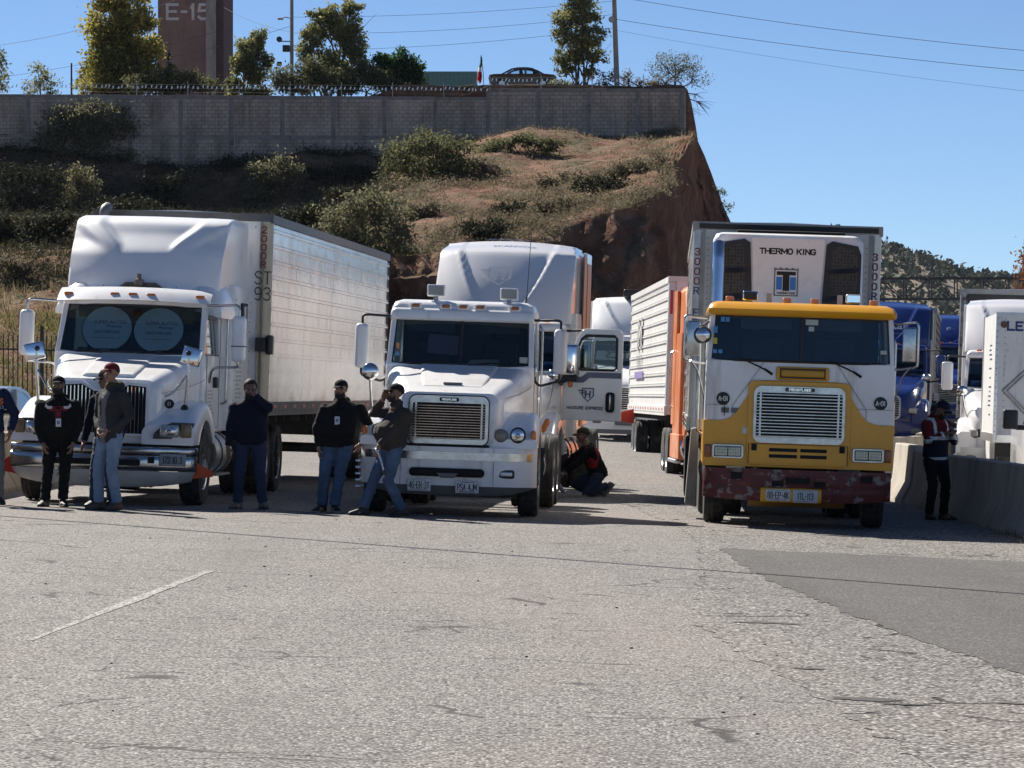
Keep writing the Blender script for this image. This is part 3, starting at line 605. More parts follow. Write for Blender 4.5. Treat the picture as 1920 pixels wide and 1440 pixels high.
def sedan(root, col, L_=4.55, glassm=GLASSD):
    n = 26                                      # side outline lofted across the width
    top = [(-2.2, .55), (-2.22, .78), (-2.05, .93), (-1.55, .98), (-1.3, 1.0), (-.62, 1.36), (-.2, 1.43), (.35, 1.42), (.75, 1.36), (1.35, 1.02), (1.95, .98), (2.2, .92), (2.27, .70), (2.2, .42)]
    def sec(w, sh):
        o = [(x, w, min(z, 1.0)*(1 if z < .9 else sh)) for x, z in top]; bot = []
        for wx in (1.38, -1.32):
            for a in range(0, 9): t = R(180*a/8); bot.append((wx+.38*math.cos(t), w, .30+.38*math.sin(t)))
        return o+[(2.0, w, .25)]+bot+[(-2.05, w, .27)]
    b = MB().m(col); b.loft([sec(w, q) for w, q in ((-.84, .95), (-.86, .98), (-.7, 1), (.7, 1), (.86, .98), (.84, .95))], flip=False); b.build('body', root, 38)
    arc = [(-1.42, .97), (-1.02, 1.20), (-.62, 1.36), (-.2, 1.425), (.35, 1.415), (.75, 1.34), (1.08, 1.17), (1.42, .98)]; b = MB().m(col)
    for y in (-1, 1):
        q = [(x, z) for x, z in arc]+[(x*.90, z-.085 if z > 1.1 else z) for x, z in reversed(arc)]
        for i in range(7): b.hexa([(q[i][0], y*.80-(.2*y*(q[i][1]-1)), q[i][1]), (q[i+1][0], y*.80-.2*y*(q[i+1][1]-1), q[i+1][1]), (q[i+1][0], y*.74-.2*y*(q[i+1][1]-1), q[i+1][1]), (q[i][0], y*.74-.2*y*(q[i][1]-1), q[i][1]), (q[15-i][0], y*.80-.2*y*(q[15-i][1]-1), q[15-i][1]), (q[14-i][0], y*.80-.2*y*(q[14-i][1]-1), q[14-i][1]), (q[14-i][0], y*.74-.2*y*(q[14-i][1]-1), q[14-i][1]), (q[15-i][0], y*.74-.2*y*(q[15-i][1]-1), q[15-i][1])])
        b.box(-.20, -.11, min(y*.70, y*.79), max(y*.70, y*.79), .98, 1.38)
    b.grid(lambda u, v: (lerp(-.70, .66, u), lerp(-.70, .70, v), 1.35+.075*math.sin(math.pi*u)**.6+.02*math.sin(math.pi*v)), 8, 8, (0, 0, -.03)); b.m(INTD)
    for x in (-.75, .15):
        for y in (-.4, .4): b.rbox(x-.12, x+.1, y-.22, y+.22, .9, 1.22, .04, 2)
    b.build('cabin', root, 38)
    for y in (-1, 1):
        g = MB().m(glassm)
        for pts in ([(-1.02, 1.05), (-.55, 1.30), (-.18, 1.355), (-.18, 1.05)], [(-.12, 1.05), (-.12, 1.36), (.4, 1.35), (.70, 1.29), (1.05, 1.05)]):
            g.add([(x, y*(.80-.2*(z-1.0)), z) for x, z in pts], [tuple(range(len(pts)))])
        g.build('side_window', root, 0)
        for wx in (1.38, -1.32):
            t = MB().m(RUB); t.lathe([(.18, -.09), (.30, -.1), (.315, -.06), (.315, .06), (.30, .1), (.18, .09)], (wx, y*.74, .315), 'y', 20); w = t.build('wheel', root)
            rm = MB().m(ALU); rm.lathe([(.03, .0), (.19, .0), (.21, .03)], (wx, y*.74+y*.075, .315), 'y', 16)
            for k in range(5):
                a = 2*math.pi*k/5; rm.m(BLACK).ball((wx+.12*math.cos(a), y*.74+y*.078, .315+.12*math.sin(a)), (.035, .006, .035), 8, 4)
            rm.build('rim', w)
    b = MB().m(BLACK); b.box(-1.9, 2.0, -.868, .868, .50, .54); b.build('trim', root)
    for y in (-1, 1): MB().m(LENS).ball((-2.14, y*.62, .70), (.08, .16, .07), 8, 6).build('headlight', root)
    for y in (-1, 1): MB().m(REDL).ball((2.18, y*.62, .80), (.07, .17, .07), 8, 6).build('tail_light', root)
sc1 = empty('sedan', W(981, 168, 216), R(178)); tag(sc1, 'dark grey dusty sedan parked on the yard above the block wall', 'car')
sc1.scale = (.92, .92, .92); sedan(sc1, M('dark_grey_paint', (.030, .032, .031), .35, coat=.4, var=.3, dust=(1.5, .52, .75, (.07, .06, .05))), glassm=glass('car_glass', (.80, .9, .95), .9))
ob = empty('sedan', (-8.75, 57.5, gz(-8.7, 57.5)+.02), R(84)); tag(ob, 'pale silver blue sedan behind the concrete barrier at the left edge', 'car'); sedan(ob, M('silver_blue_paint', (.30, .36, .44), .25, .3, coat=.6))

# ------------------------------------------------------------ poles and overhead wires
POLEC = M('pole_concrete', (.33, .30, .26), .9, var=.3, vscale=3); DWIRE = M('wire_black', (.03, .03, .035), .6)
def upole(name, label, sx, sy, d, h, r0, r1, lean=0, mat=POLEC):
    o = empty(name, W(sx, sy, d)); tag(o, label, 'post' if name == 'fence_post' else 'utility pole', None if name == 'fence_post' else 'utility poles above the wall'); MB().m(mat).tube([(0, 0, -1), (lean, 0, h)], [r0, r1], 10).build('shaft', o); return o
p1 = upole('utility_pole', 'tall concrete utility pole right of the tall slim tree on the wall', 1158, 166, 211, 9, .17, .12, -.33)
k = 211/F; MB().m(STEELG).lathe([(.16, -.03), (.19, 0), (.16, .03)], (-.36, -.1, 4.1), 'y', 14).build('cable_ring', p1)
p2 = upole('utility_pole', 'grey utility pole with a street lamp among the eucalyptus trees', 547, 178, 214, 8.2, .12, .10)
b = MB().m(STEELG); b.bend([(0, 0, 4.6), (-.4, 0, 4.7), (-.62, -.1, 4.62)], .03); b.rbox(-.85, -.5, -.2, .05, 4.52, 4.64, .04, 2); b.build('street_lamp', p2)
b = MB().m(BLACK); b.lathe([(.02, -.15), (.17, -.14), (.17, .14), (.02, .15)], (-.75, 0, 3.35), 'y', 12); b.box(-.75, 0, -.03, .03, 3.2, 3.26); MB().m(BLACK).rbox(-.55, -.12, -.15, .15, 2.6, 3.0, .03, 2).build('transformer', p2); b.build('cable_coil', p2); MB().m(BLACK).rbox(-.9, -.6, -.12, .12, 1.75, 2.0, .03, 2).build('junction_box', p2)
p3 = upole('fence_post', 'thin dark post standing left of the big yellow green tree', 134, 178, 212, 1.9, .06, .05, 0, CHASSIS)
def wire(label, a, c, sag, r=.012, n=24, name='overhead_wire'):
    a, c = Vector(a), Vector(c); b = MB().m(DWIRE); b.tube([a.lerp(c, i/n)-Vector((0, 0, sag*4*(i/n)*(1-i/n))) for i in range(n+1)], r, 4)
    return tag(b.build(name), label, 'cable', 'overhead wires')
PT = Vector(p1.location)+Vector((-.3, 0, 0))
wire('overhead wire running right from the concrete pole near the top of the sky', PT+Vector((0, 0, 5.5)), W(2100, 110, 190), .35, .016)
wire('lower overhead wire running right from the concrete pole over the blue sky', PT+Vector((0, 0, 4.15)), W(2100, 148, 190), .30, .016)
wire('overhead wire between the two utility poles, uppermost of three', W(548, 32, 214), PT+Vector((0, 0, 5.2)), .25)
wire('overhead wire between the two utility poles, middle of three', W(548, 62, 214), PT+Vector((0, 0, 4.4)), .35)
wire('overhead wire between the two utility poles, lowest of three', W(548, 95, 214), PT+Vector((0, 0, 3.6)), .3)
wire('overhead wire falling left from the tower past the yellow green tree', W(-60, 152, 225), W(420, 55, 235), .4)
wire('thin overhead wire crossing in front of the brick tower', W(200, 125, 228), W(548, 48, 214), .3)
wire('upper thin overhead wire at the top left of the sky', W(-60, 92, 240), W(330, 0, 255), .5)
wire('pale service drop from the tower corner to the pole with the lamp', W(420, 14, 255), W(548, 60, 214), .25)
wire('overhead cable crossing high over the road before the trucks', (-22, 59.3, 9.4), (14, 24.4, 9.0), .15, .07)
wire('faint overhead wire low over the sky right of the concrete pole', PT+Vector((0, 0, 3.5)), W(2100, 190, 190), .3, .008)

# ------------------------------------------------------------ trees on the yard
def yard(px, d=214): x = (px-960)/F*d; return Vector((x, d, plat(x, d)-.1))
K = 214/F                                    # metres per photo pixel up there
def pc(cx, base_y, items):                   # picture-sized clumps -> metres about the foot
    return [((x-cx)*K, (base_y-y)*K, rx*K, rz*K) for x, y, rx, rz in items]
tree('broadleaf_tree', 'big yellow green tree in front of the brick tower', yard(222, 216), pc(222, 178, [(205, 95, 58, 55), (250, 60, 52, 50), (200, 30, 50, 42), (250, 5, 46, 30), (225, 130, 68, 38), (180, 120, 38, 45), (275, 110, 32, 40), (225, -30, 50, 30)]), 24000, 'olive', .29, .2, 11, sub=30, spread=.19, stems=3, twigs=3)
tree('eucalyptus_tree', 'thin tree cut by the left edge of the photo', yard(-14), pc(-14, 178, [(-10, 105, 24, 30), (0, 80, 16, 16), (-8, 140, 22, 20), (4, 130, 12, 22)]), 1100, 'euc', .22, .07, 12)
tree('eucalyptus_tree', 'small sparse tree between the left edge and the yellow green tree', yard(75), pc(75, 178, [(75, 110, 24, 20), (62, 135, 24, 18), (92, 135, 24, 18), (70, 95, 12, 12), (98, 150, 18, 14), (55, 155, 16, 14)]), 1150, 'euc', .19, .06, 13, sub=20, spread=.22)
tree('cypress', 'narrow dark cypress before the brick tower', yard(315, 220), pc(315, 172, [(315, 60, 6, 16), (316, 85, 9, 16), (313, 110, 10, 14), (316, 135, 9, 14), (322, 75, 9, 5), (308, 100, 8, 5)]), 900, 'cypress', .17, .07, 14, spread=.33)
tree('eucalyptus_tree', 'light green eucalyptus left of the pole with the lamp', yard(472), pc(472, 178, [(468, 62, 24, 26), (485, 45, 18, 20), (455, 95, 26, 26), (478, 110, 24, 26), (445, 135, 22, 22), (500, 85, 16, 18), (480, 150, 26, 18)]), 9000, 'euc', .23, .09, 15, stems=3, sub=26, spread=.19, twigs=3)
tree('eucalyptus_tree', 'tall eucalyptus with pale stems right of the pole with the lamp', yard(622), pc(622, 178, [(590, 40, 28, 24), (640, 30, 36, 28), (612, 5, 30, 20), (660, 60, 26, 30), (575, 75, 22, 24), (672, 95, 20, 26), (625, 90, 32, 26), (590, 115, 30, 24), (645, 125, 30, 26), (655, -8, 24, 18)]), 16000, 'euc', .23, .12, 16, stems=4, sub=28, spread=.19, twigs=3)
tree('broadleaf_tree', 'dense dark green round tree left of the teal container', yard(742, 213), pc(742, 178, [(740, 105, 34, 22), (765, 120, 30, 24), (720, 115, 26, 22), (748, 138, 42, 22), (778, 135, 22, 18), (715, 140, 20, 18)]), 9000, 'dark', .23, .12, 17, sub=26, spread=.2)
tree('eucalyptus_tree', 'tall slim eucalyptus beside the parked grey sedan', yard(1085, 213), pc(1085, 165, [(1070, 20, 32, 24), (1100, 10, 28, 26), (1060, 55, 24, 22), (1105, 55, 30, 24), (1085, 85, 34, 20), (1055, 95, 20, 18), (1118, 90, 22, 18), (1085, -20, 30, 24), (1062, 118, 20, 14), (1105, 120, 18, 14)]), 11000, 'euc', .22, .09, 18, stems=4, sub=28, spread=.19, twigs=3)
def mesq(label, px, py, d, items, n, leaf, size, seed, by, group=None, **kw):
    x = (px-960)/F*d; base = Vector((x, d, CAMZ+(HOR-by)/F*d)); k = d/F
    a = dict(stems=4, sub=26, spread=.22, twigs=3, trunk=.07); a.update(kw)
    return tree('mesquite', label, base, [((u-px)*k, (by-v)*k, rx*k, rz*k) for u, v, rx, rz in items], n, leaf, size, seed=seed, group=group, cat='shrub', **a)
mesq('wispy leafless mesquite leaning past the right end of the block wall', 1262, 0, 209.5, [(1262, 115, 40, 24), (1235, 125, 26, 22), (1295, 125, 30, 24), (1310, 150, 24, 20), (1275, 140, 45, 22), (1320, 185, 24, 20), (1305, 215, 22, 16), (1330, 205, 14, 18), (1240, 150, 26, 14)], 2600, 'mesq', .13, 21, 170, trunk=.06, twigs=9)
mesq('pair of low grey green shrubs at the foot of the brick tower', 300, 0, 211, [(260, 155, 32, 18), (300, 148, 34, 22), (345, 150, 30, 22), (380, 160, 26, 14), (320, 165, 50, 10)], 5000, 'mesq', .19, 22, 182)
mesq('shrub with fine leaves right of the brick tower foot', 400, 0, 210.5, [(395, 160, 22, 14), (415, 165, 16, 10)], 700, 'mesq', .17, 23, 182)
mesq('row of fine leaved shrubs behind the wall under the tall eucalyptus', 590, 0, 210.5, [(530, 145, 28, 26), (575, 140, 32, 30), (625, 150, 34, 24), (555, 165, 40, 12), (660, 165, 26, 12)], 7000, 'mesq', .19, 24, 184)
mesq('fine leaved shrub behind the wall under the dark green tree', 705, 0, 210.5, [(680, 145, 26, 24), (715, 150, 30, 22), (735, 162, 28, 12), (660, 165, 20, 12)], 4500, 'mesq', .19, 25, 184)
mesq('small green bush beside the front of the grey sedan', 1050, 0, 211, [(1045, 155, 14, 8), (1065, 158, 14, 7), (1030, 160, 8, 5)], 500, 'euc', .15, 26, 170, twigs=0)
mesq('dry reddish brush at the foot of the concrete pole', 1180, 0, 212, [(1135, 148, 14, 14), (1150, 140, 10, 14), (1178, 148, 14, 18), (1130, 160, 14, 8)], 700, 'dry', .16, 27, 168)
mesq('pale dry brush above the wall between pole and leaning mesquite', 1215, 0, 211, [(1200, 155, 12, 10), (1220, 158, 16, 8), (1235, 150, 12, 10)], 520, 'dry', .15, 28, 168)

# ------------------------------------------------------------ shrubs on the hillside
def bush(label, px, by, items, n, leaf, size, seed, **kw):
    p = hz(px, by); d = p.y; k = d/F; yy = HOR-(p.z-CAMZ)/d*F; a = dict(stems=4, sub=26, spread=.23, twigs=3, trunk=.06); a.update(kw)
    return tree('shrub', label, p-Vector((0, 0, .1)), [((u-px)*k, (yy-v)*k+.05, rx*k, rz*k) for u, v, rx, rz in items]+[((u-px)*k, .3*rz*k, rx*k*.9, rz*k*.6) for u, v, rx, rz in items[::2]], int(n*1.2), leaf, size, seed=seed, cat='shrub', **a)
bush('large spreading mesquite in front of the left end of the wall', 155, 296, [(115, 225, 48, 34), (165, 205, 50, 24), (215, 218, 50, 30), (150, 245, 65, 30), (240, 240, 26, 24), (95, 260, 34, 24), (190, 262, 44, 18)], 8500, 'pale', .20, 31)
bush('pale upright bush below the large mesquite', 152, 398, [(150, 325, 26, 20), (165, 345, 26, 24), (138, 350, 24, 24), (155, 375, 30, 22)], 2600, 'pale', .19, 32, up=.3)
bush('round pale green bush on the dark bank under the wall', 515, 372, [(490, 320, 30, 24), (530, 312, 34, 26), (515, 340, 46, 24), (555, 330, 20, 18), (480, 345, 24, 14)], 3600, 'pale', .19, 33)
bush('large green mesquite in the middle of the slope', 815, 362, [(760, 285, 48, 34), (810, 265, 50, 28), (855, 285, 44, 30), (800, 315, 70, 32), (870, 320, 34, 26), (735, 315, 30, 28)], 6400, 'mesq', .20, 34)
bush('large feathery green bush just above the left trailer', 690, 478, [(640, 400, 44, 36), (690, 385, 50, 34), (735, 410, 44, 36), (680, 440, 70, 28), (760, 445, 34, 24), (625, 440, 30, 20)], 6000, 'pale', .18, 35)
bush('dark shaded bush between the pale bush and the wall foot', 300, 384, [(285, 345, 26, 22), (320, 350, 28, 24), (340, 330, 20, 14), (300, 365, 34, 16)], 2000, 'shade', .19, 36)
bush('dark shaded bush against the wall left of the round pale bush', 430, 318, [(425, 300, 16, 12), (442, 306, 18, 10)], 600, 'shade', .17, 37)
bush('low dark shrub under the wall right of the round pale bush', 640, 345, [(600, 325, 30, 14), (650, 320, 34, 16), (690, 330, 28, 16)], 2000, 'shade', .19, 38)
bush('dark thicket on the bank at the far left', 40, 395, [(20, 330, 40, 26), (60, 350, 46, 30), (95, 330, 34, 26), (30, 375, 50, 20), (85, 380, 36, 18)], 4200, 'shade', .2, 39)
bush('brown green thicket behind the roof of the left truck', 240, 420, [(215, 385, 40, 22), (265, 390, 40, 22), (300, 395, 30, 16)], 2200, 'shade', .2, 40)
bush('olive brush on the earth mound under the wall', 985, 287, [(940, 270, 26, 14), (985, 262, 34, 12), (1030, 268, 30, 12), (920, 285, 30, 16)], 4200, 'mesq', .17, 41, twigs=0, stems=6, trunk=.02, fork=.05)
bush('low brush between the green mesquite and the earth mound', 905, 335, [(895, 305, 26, 14), (920, 320, 34, 14), (880, 330, 26, 12)], 1800, 'drygreen', .18, 42, twigs=1)
bush('dry grey brush at the top corner of the cut bank', 1262, 275, [(1255, 262, 22, 10), (1275, 270, 14, 14), (1240, 268, 16, 8)], 1100, 'dry', .16, 43, twigs=1)
bush('little dark bush at the foot of the wall near its right end', 1225, 262, [(1215, 250, 18, 8), (1238, 252, 14, 7)], 600, 'shade', .15, 44, twigs=0)
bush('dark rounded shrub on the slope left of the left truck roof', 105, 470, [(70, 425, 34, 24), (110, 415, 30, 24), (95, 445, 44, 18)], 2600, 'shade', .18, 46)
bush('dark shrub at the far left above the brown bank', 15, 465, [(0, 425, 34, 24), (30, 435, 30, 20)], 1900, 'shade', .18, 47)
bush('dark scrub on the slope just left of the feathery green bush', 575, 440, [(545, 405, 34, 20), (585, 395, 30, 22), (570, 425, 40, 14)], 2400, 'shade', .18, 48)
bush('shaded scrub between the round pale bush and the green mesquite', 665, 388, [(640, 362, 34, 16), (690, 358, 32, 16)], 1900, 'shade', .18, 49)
for i, (lab, a, b_, w_) in enumerate((('grey green brush at the lower edge of the sunny slope above the centre truck', 905, 440, 44), ('dry brush clump on the rim right of the centre truck roof', 1045, 402, 50), ('dry brush clump high on the rim near the cliff corner', 1212, 322, 46), ('dry brush clump in the middle of the rim over the cut bank', 1128, 362, 52), ('small brush clump in the middle of the sunny slope', 1040, 352, 36), ('brush clump on the slope just above the feathery green bush', 790, 405, 38), ('low brush clump left of the rim above the centre fairing', 960, 405, 42), ('brush clump on the sunny slope near the cliff corner', 1180, 325, 36))):
    bush(lab, a, b_, [(a-w_*.5, b_-w_*.35, w_*.6, w_*.36), (a+w_*.4, b_-w_*.4, w_*.6, w_*.4), (a, b_-w_*.25, w_*.9, w_*.3)], int(w_*44), 'drygreen' if i % 3 else 'shade', .16, 80+i, twigs=2)
bush('grey shrub on the low bank left of the left truck', 30, 520, [(15, 490, 26, 14), (45, 500, 24, 14)], 900, 'drygreen', .15, 45)
def ledge_plant(label, px, py, d, n, seed):
    base = W(px, py, d); b = tree('cliff_plant', label, base, [(.15, .35, .28, .22), (-.2, .55, .22, .2), (.3, .1, .2, .15)], n, 'mesq', .12, .025, seed, cat='plant', twigs=2)
ledge_plant('small green plant growing from the edge of the cut bank', 1348, 372, 186, 200, 51)
ledge_plant('lower small green plant on the edge of the cut bank near the trailer roof', 1362, 402, 184, 170, 52)
def trees_far(label, px, py, d, items, n, leaf, size, seed):
    k = d/F; base = Vector(((px-960)*k, d, gz(10, d))); by = HOR-(base.z-CAMZ)/k
    return tree('broadleaf_tree', label, base, [((u-px)*k, (by-v)*k, rx*k, rz*k) for u, v, rx, rz in items], n, leaf, size, .1, seed)
trees_far('rust brown tree at the right edge behind the white truck', 1935, 540, 130, [(1925, 520, 26, 18), (1950, 500, 40, 30), (1935, 560, 40, 30)], 1300, 'rust', .16, 53)
trees_far('thin grey green tree at the right edge above the white trailer', 1962, 470, 135, [(1940, 470, 34, 26), (1950, 450, 30, 20), (1960, 500, 36, 30), (1975, 560, 50, 50)], 1000, 'euc', .15, 54)

# ------------------------------------------------------------ grass, weeds, brush, mountain scrub (nobody could count them)
def blades(name, pts, hgt, leaf, seed, lean=.5, w=.035):
    r = np.random.default_rng(seed); P = np.array(pts); n = len(P); h = hgt*r.uniform(.45, 1.35, n); a = r.uniform(0, 2*math.pi, n); t = r.normal(size=(n, 2))*lean
    D = np.stack([np.cos(a)*w, np.sin(a)*w, 0*a], 1); T = np.stack([t[:, 0]*h*.6, t[:, 1]*h*.6, h], 1); base = P-np.array([0, 0, .06])
    V = np.stack([base-D, base+D, base+T*.6+D*.6, base+T], 1).reshape(-1, 3); Q = np.arange(4*n).reshape(n, 4)
    return tag(fast_mesh(name, V, Q, LEAF[leaf], r.integers(0, 4, n)), kind='stuff')
def tufts(name, pts, rad, hgt, leaf, seed, n=14, size=.16):
    r = np.random.default_rng(seed); P = np.repeat(np.array(pts), n, 0); k = np.repeat(r.uniform(.5, 1.4, len(pts)), n)
    o = r.normal(size=(len(P), 3))*np.array([rad, rad, 0])*.6*k[:, None]; o[:, 2] = np.abs(r.normal(size=len(P)))*hgt*.5*k*np.exp(-(o[:, 0]**2+o[:, 1]**2)/(2*rad*rad)); V, Q = leaf_quads(P+o, size, r, .22, 0)
    tone = np.clip(np.repeat(r.integers(0, 4, len(pts)), n)+r.integers(-1, 2, len(P)), 0, 3); return tag(fast_mesh(name, V, Q, LEAF[leaf], tone), kind='stuff')
def scatter(n, xa, xb, ta, tb, seed, gate=None, scale=.35, clump=1):
    r = random.Random(seed); out = []
    while len(out) < n:
        x, t = r.uniform(xa, xb), r.uniform(ta, tb); p = hill_point(x, t)
        if gate is not None and noise.noise((p.x*scale, p.y*scale, seed)) < gate: continue
        for _ in range(clump): out.append((p.x+r.gauss(0, .14), p.y+r.gauss(0, .14), p.z))
    return out
tufts('dry_brush', scatter(2500, -5.5, 7.3, 6.0, 8.3, 61, .04, .3), .38, .50, 'drygreen', 61, 16)
tufts('dry_brush', scatter(700, -5.5, 10, 8.6, 11.9, 62, .10, .5), .3, .36, 'drygreen', 62, 14)
blades('dry_grass', scatter(5000, -5.5, 10, 6.2, 11.9, 72, .0, .5, 6), .30, 'dry', 72, 1.0, .02)
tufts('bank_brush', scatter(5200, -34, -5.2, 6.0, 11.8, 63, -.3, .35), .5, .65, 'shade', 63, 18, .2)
tufts('bank_brush', scatter(4200, -34, -5.2, 4.8, 9.8, 71, -.3, .5), .45, .55, 'shade', 71, 16, .18)  # dark tufts carry the trees' shade on this slope in their leaf colour
tufts('bank_brush', scatter(500, -34, -5.2, 4.6, 9.5, 74, .0, .5), .4, .45, 'drygreen', 74, 14, .17)
blades('dry_grass', scatter(7000, -30, -5.2, 4.0, 7.2, 64, -.02, .4, 7), .40, 'dry', 64, 1.0, .02)
blades('green_grass', scatter(12000, -22, -6, 1.2, 3.6, 65, -.2, .3, 7), .40, 'bankgrass', 65, .9, .02)
blades('dry_grass', scatter(7000, -22, -6, 1.2, 4.6, 66, .0, .4, 6), .48, 'dry', 66, .9, .02)
blades('weeds', [(6.35+random.gauss(0, .10), random.uniform(40, 46), gz(6.4, 43)) for _ in range(420)], .16, 'dry', 67, .8, .006)
def rim_brush():
    r = random.Random(68); out = []
    for _ in range(900):
        x = r.uniform(-4.8, 7.4); p = hill_point(x, 6.0+r.uniform(.0, .6)); out.append((p.x, p.y, p.z+r.uniform(-.2, .0)))
    return out
tufts('rim_brush', rim_brush(), .38, .55, 'drygreen', 69, 20)
def mtn_scrub():
    r = np.random.default_rng(70); out = []
    while len(out) < 4200:
        x, y = r.uniform(20, 420), 1100+460*r.random()**.7; out.append((x, y, mtn_h(x, y), r.uniform(1.2, 3.0)))
    P = []; S = []
    for x, y, z, s in out:
        q = r.normal(size=(12, 3))*np.array([.5, .5, .36])*s+np.array([x, y, z+s*.55]); P.append(q); S += [s]*12
    P = np.concatenate(P); S = np.array(S); V, Q = leaf_quads(P, S[:, None].ravel()*1.0, r, .7)
    return tag(fast_mesh('mountain_scrub', V, Q, LEAF['shade'], r.integers(0, 3, len(Q))), kind='stuff')
mtn_scrub()

# ------------------------------------------------------------ picket fence, sign gantry, barriers
fe = empty('picket_fence', (0, 92.5, 0)); tag(fe, 'black steel picket fence at the foot of the hillside on the left', 'fence')
b = MB().m(BLACK); x = -17.0
zf = lambda x: gz(x, 92.5)+.15
pk = MB().m(BLACK); i = 0
while x < -5.6:
    pk.cbox((x, 0, zf(x)+1.05), (.028, .028, 2.1)); x += .125
pk.build('picket', fe, 0)
for h in (.25, 1.75): MB().m(BLACK).hexa([(-17, -.02, zf(-17)+h), (-5.6, -.02, zf(-5.6)+h), (-5.6, .02, zf(-5.6)+h), (-17, .02, zf(-17)+h), (-17, -.02, zf(-17)+h+.045), (-5.6, -.02, zf(-5.6)+h+.045), (-5.6, .02, zf(-5.6)+h+.045), (-17, .02, zf(-17)+h+.045)]).build('rail', fe, 0)
for xx in (-16.4, -14, -12.25, -9.8, -7.4): MB().m(BLACK).cbox((xx, .03, zf(xx)+1.1), (.09, .09, 2.5)).build('post', fe, 0)
ga = empty('sign_gantry', (0, 141, 0)); tag(ga, 'dark steel lattice gantry spanning the road before the far mountain', 'gantry')
k = 141/F; zt, zb = CAMZ+(HOR-522)*k, CAMZ+(HOR-561)*k; GST = M('gantry_steel', (.05, .05, .052), .7, var=.3)
xs = [(px-960)*k for px in np.arange(1552, 2060, 48)]
for z in (zt, zb):
    b = MB().m(GST)
    for y in (-.45, .45): b.box(xs[0], xs[-1], y-.03, y+.03, z-.035, z+.035)
    b.build('chord', ga, 0)
b = MB().m(GST)
for i, xx in enumerate(xs):
    for y in (-.45, .45):
        b.box(xx-.025, xx+.025, y-.025, y+.025, zb, zt)
        if i < len(xs)-1: a, c = (zb, zt) if i % 2 else (zt, zb); b.tube([(xx, y, a), (xs[i+1], y, c)], .022, 5)
    b.box(xx-.02, xx+.02, -.45, .45, zt-.02, zt+.02)
b.build('lattice', ga, 0)
for xx in (xs[0], xs[-1]): MB().m(GST).tube([(xx, 0, gz(10, 141)-.2), (xx, 0, zt)], .12, 10).build('column', ga)
SIDE = [(-.30, 0), (.30, 0), (.30, .08), (.15, .34), (.09, .88), (-.09, .88), (-.15, .34), (-.30, .08)]
def barrier(label, x0, y0, x1, y1, h=.92, mat=CONC_L, group='concrete barriers along the right of the road', w=1.):
    L_ = math.hypot(x1-x0, y1-y0)-.05; cx, cy = (x0+x1)/2, (y0+y1)/2; yaw = math.atan2(y1-y0, x1-x0)
    o = MB().m(mat); o.prism([(u*w, v*h/.88) for u, v in SIDE], 'x', -L_/2, L_/2)
    ob = o.build('concrete_barrier', None, 30, bevel=.02); ob.location = (cx, cy, (gz(x0, y0)+gz(x1, y1))/2-.02)
    sl_ = math.asin((gz(x1, y1)-gz(x0, y0))/L_)
    ob.rotation_euler = (Matrix.Rotation(yaw, 3, 'Z') @ Matrix.Rotation(-sl_, 3, 'Y')).to_euler(); return tag(ob, label, 'barrier', group)
for lab, y0, y1 in (('concrete barrier segment cut by the right edge of the photo', 38.6, 42.6), ('concrete barrier segment at the right edge behind the standing man', 42.6, 46.6), ('concrete barrier segment just right of the man looking at his phone', 46.6, 50.6), ('concrete barrier segment directly behind the man looking at his phone', 50.6, 54.6), ('concrete barrier segment between the man and the yellow truck', 54.6, 58.6)):
    barrier(lab, 6.75, y0, 6.75, y1)
barrier('sunlit end segment of the near barrier row beside the yellow truck', 6.72, 58.6, 6.85, 62.6, 1.0)
barrier('pale barrier segment standing skewed in front of the blue truck', 6.9, 68.5, 8.3, 72.5, 1.0)
barrier('pale barrier segment behind the man cap, left of the white truck fender', 8.35, 72.6, 9.2, 76.8, 1.05)
barrier('far barrier segment beside the bumper of the right white truck', 9.25, 77.0, 9.9, 81.0, 1.05)
for lab, y0, y1 in (('concrete barrier at the left edge beside the left truck bumper', 45.2, 50.2), ('concrete barrier behind the left truck front wheel', 50.25, 55.2), ('concrete barrier farther back along the left truck', 55.25, 60.2)):
    barrier(lab, -7.3, y0, -7.3, y1, .84, M('brown_concrete', (.34, .28, .21), .9, var=.3, vscale=2.5, bump=.6, bscale=14, spots=(2.2, .6, (.22, .17, .125))), 'concrete barriers along the left of the road')
# ------------------------------------------------------------ truck pieces
def wheel(root, x, y, r=.51, w=.28, side=1, dual=False, rim=ALU, steer=0):
    ws = [0, -side*.34] if dual else [0]
    h = w/2
    for k, off in enumerate(ws):
        b = MB().m(RUB); b.lathe([(.29, -h*.8), (r*.86, -h), (r*.96, -h*.92), (r, -h*.62)]+[(r-(.012 if i % 2 else 0), h*q) for i, q in enumerate((-.45, -.40, -.05, 0, .05, .40, .45))]+[(r, h*.62), (r*.96, h*.92), (r*.86, h), (.29, h*.8)], (0, 0, 0), 'x', 32)
        t = b.build('wheel', root, 40); t.location = (x+off, y, r); t.rotation_euler = (0, 0, steer)
        if k: continue
        q = MB().m(rim); s = side
        if dual: prof = [(.03, -.01), (.10, -.01), (.12, -.07), (.20, -.10), (.25, -.08), (.285, .10), (.305, .125), (.305, .10)]
        else: prof = [(.03, .14), (.09, .14), (.10, .09), (.14, .085), (.20, .10), (.25, .03), (.285, .11), (.305, .125), (.305, .10)]
        q.lathe([(a, s*b_) for a, b_ in prof], (0, 0, 0), 'x', 24)
        for i in range(10):
            a = 2*math.pi*i/10; q.lathe([(.0, s*.115), (.017, s*.115), (.017, s*.06)], (0, .165*math.cos(a), .165*math.sin(a)), 'x', 6)
            q.m(BLACK_M).ball((s*(.075 if not dual else -.08), .215*math.cos(a+.3), .215*math.sin(a+.3)), (.015, .024, .024), 8, 4); q.m(rim)
        q.build('rim', t, 40)
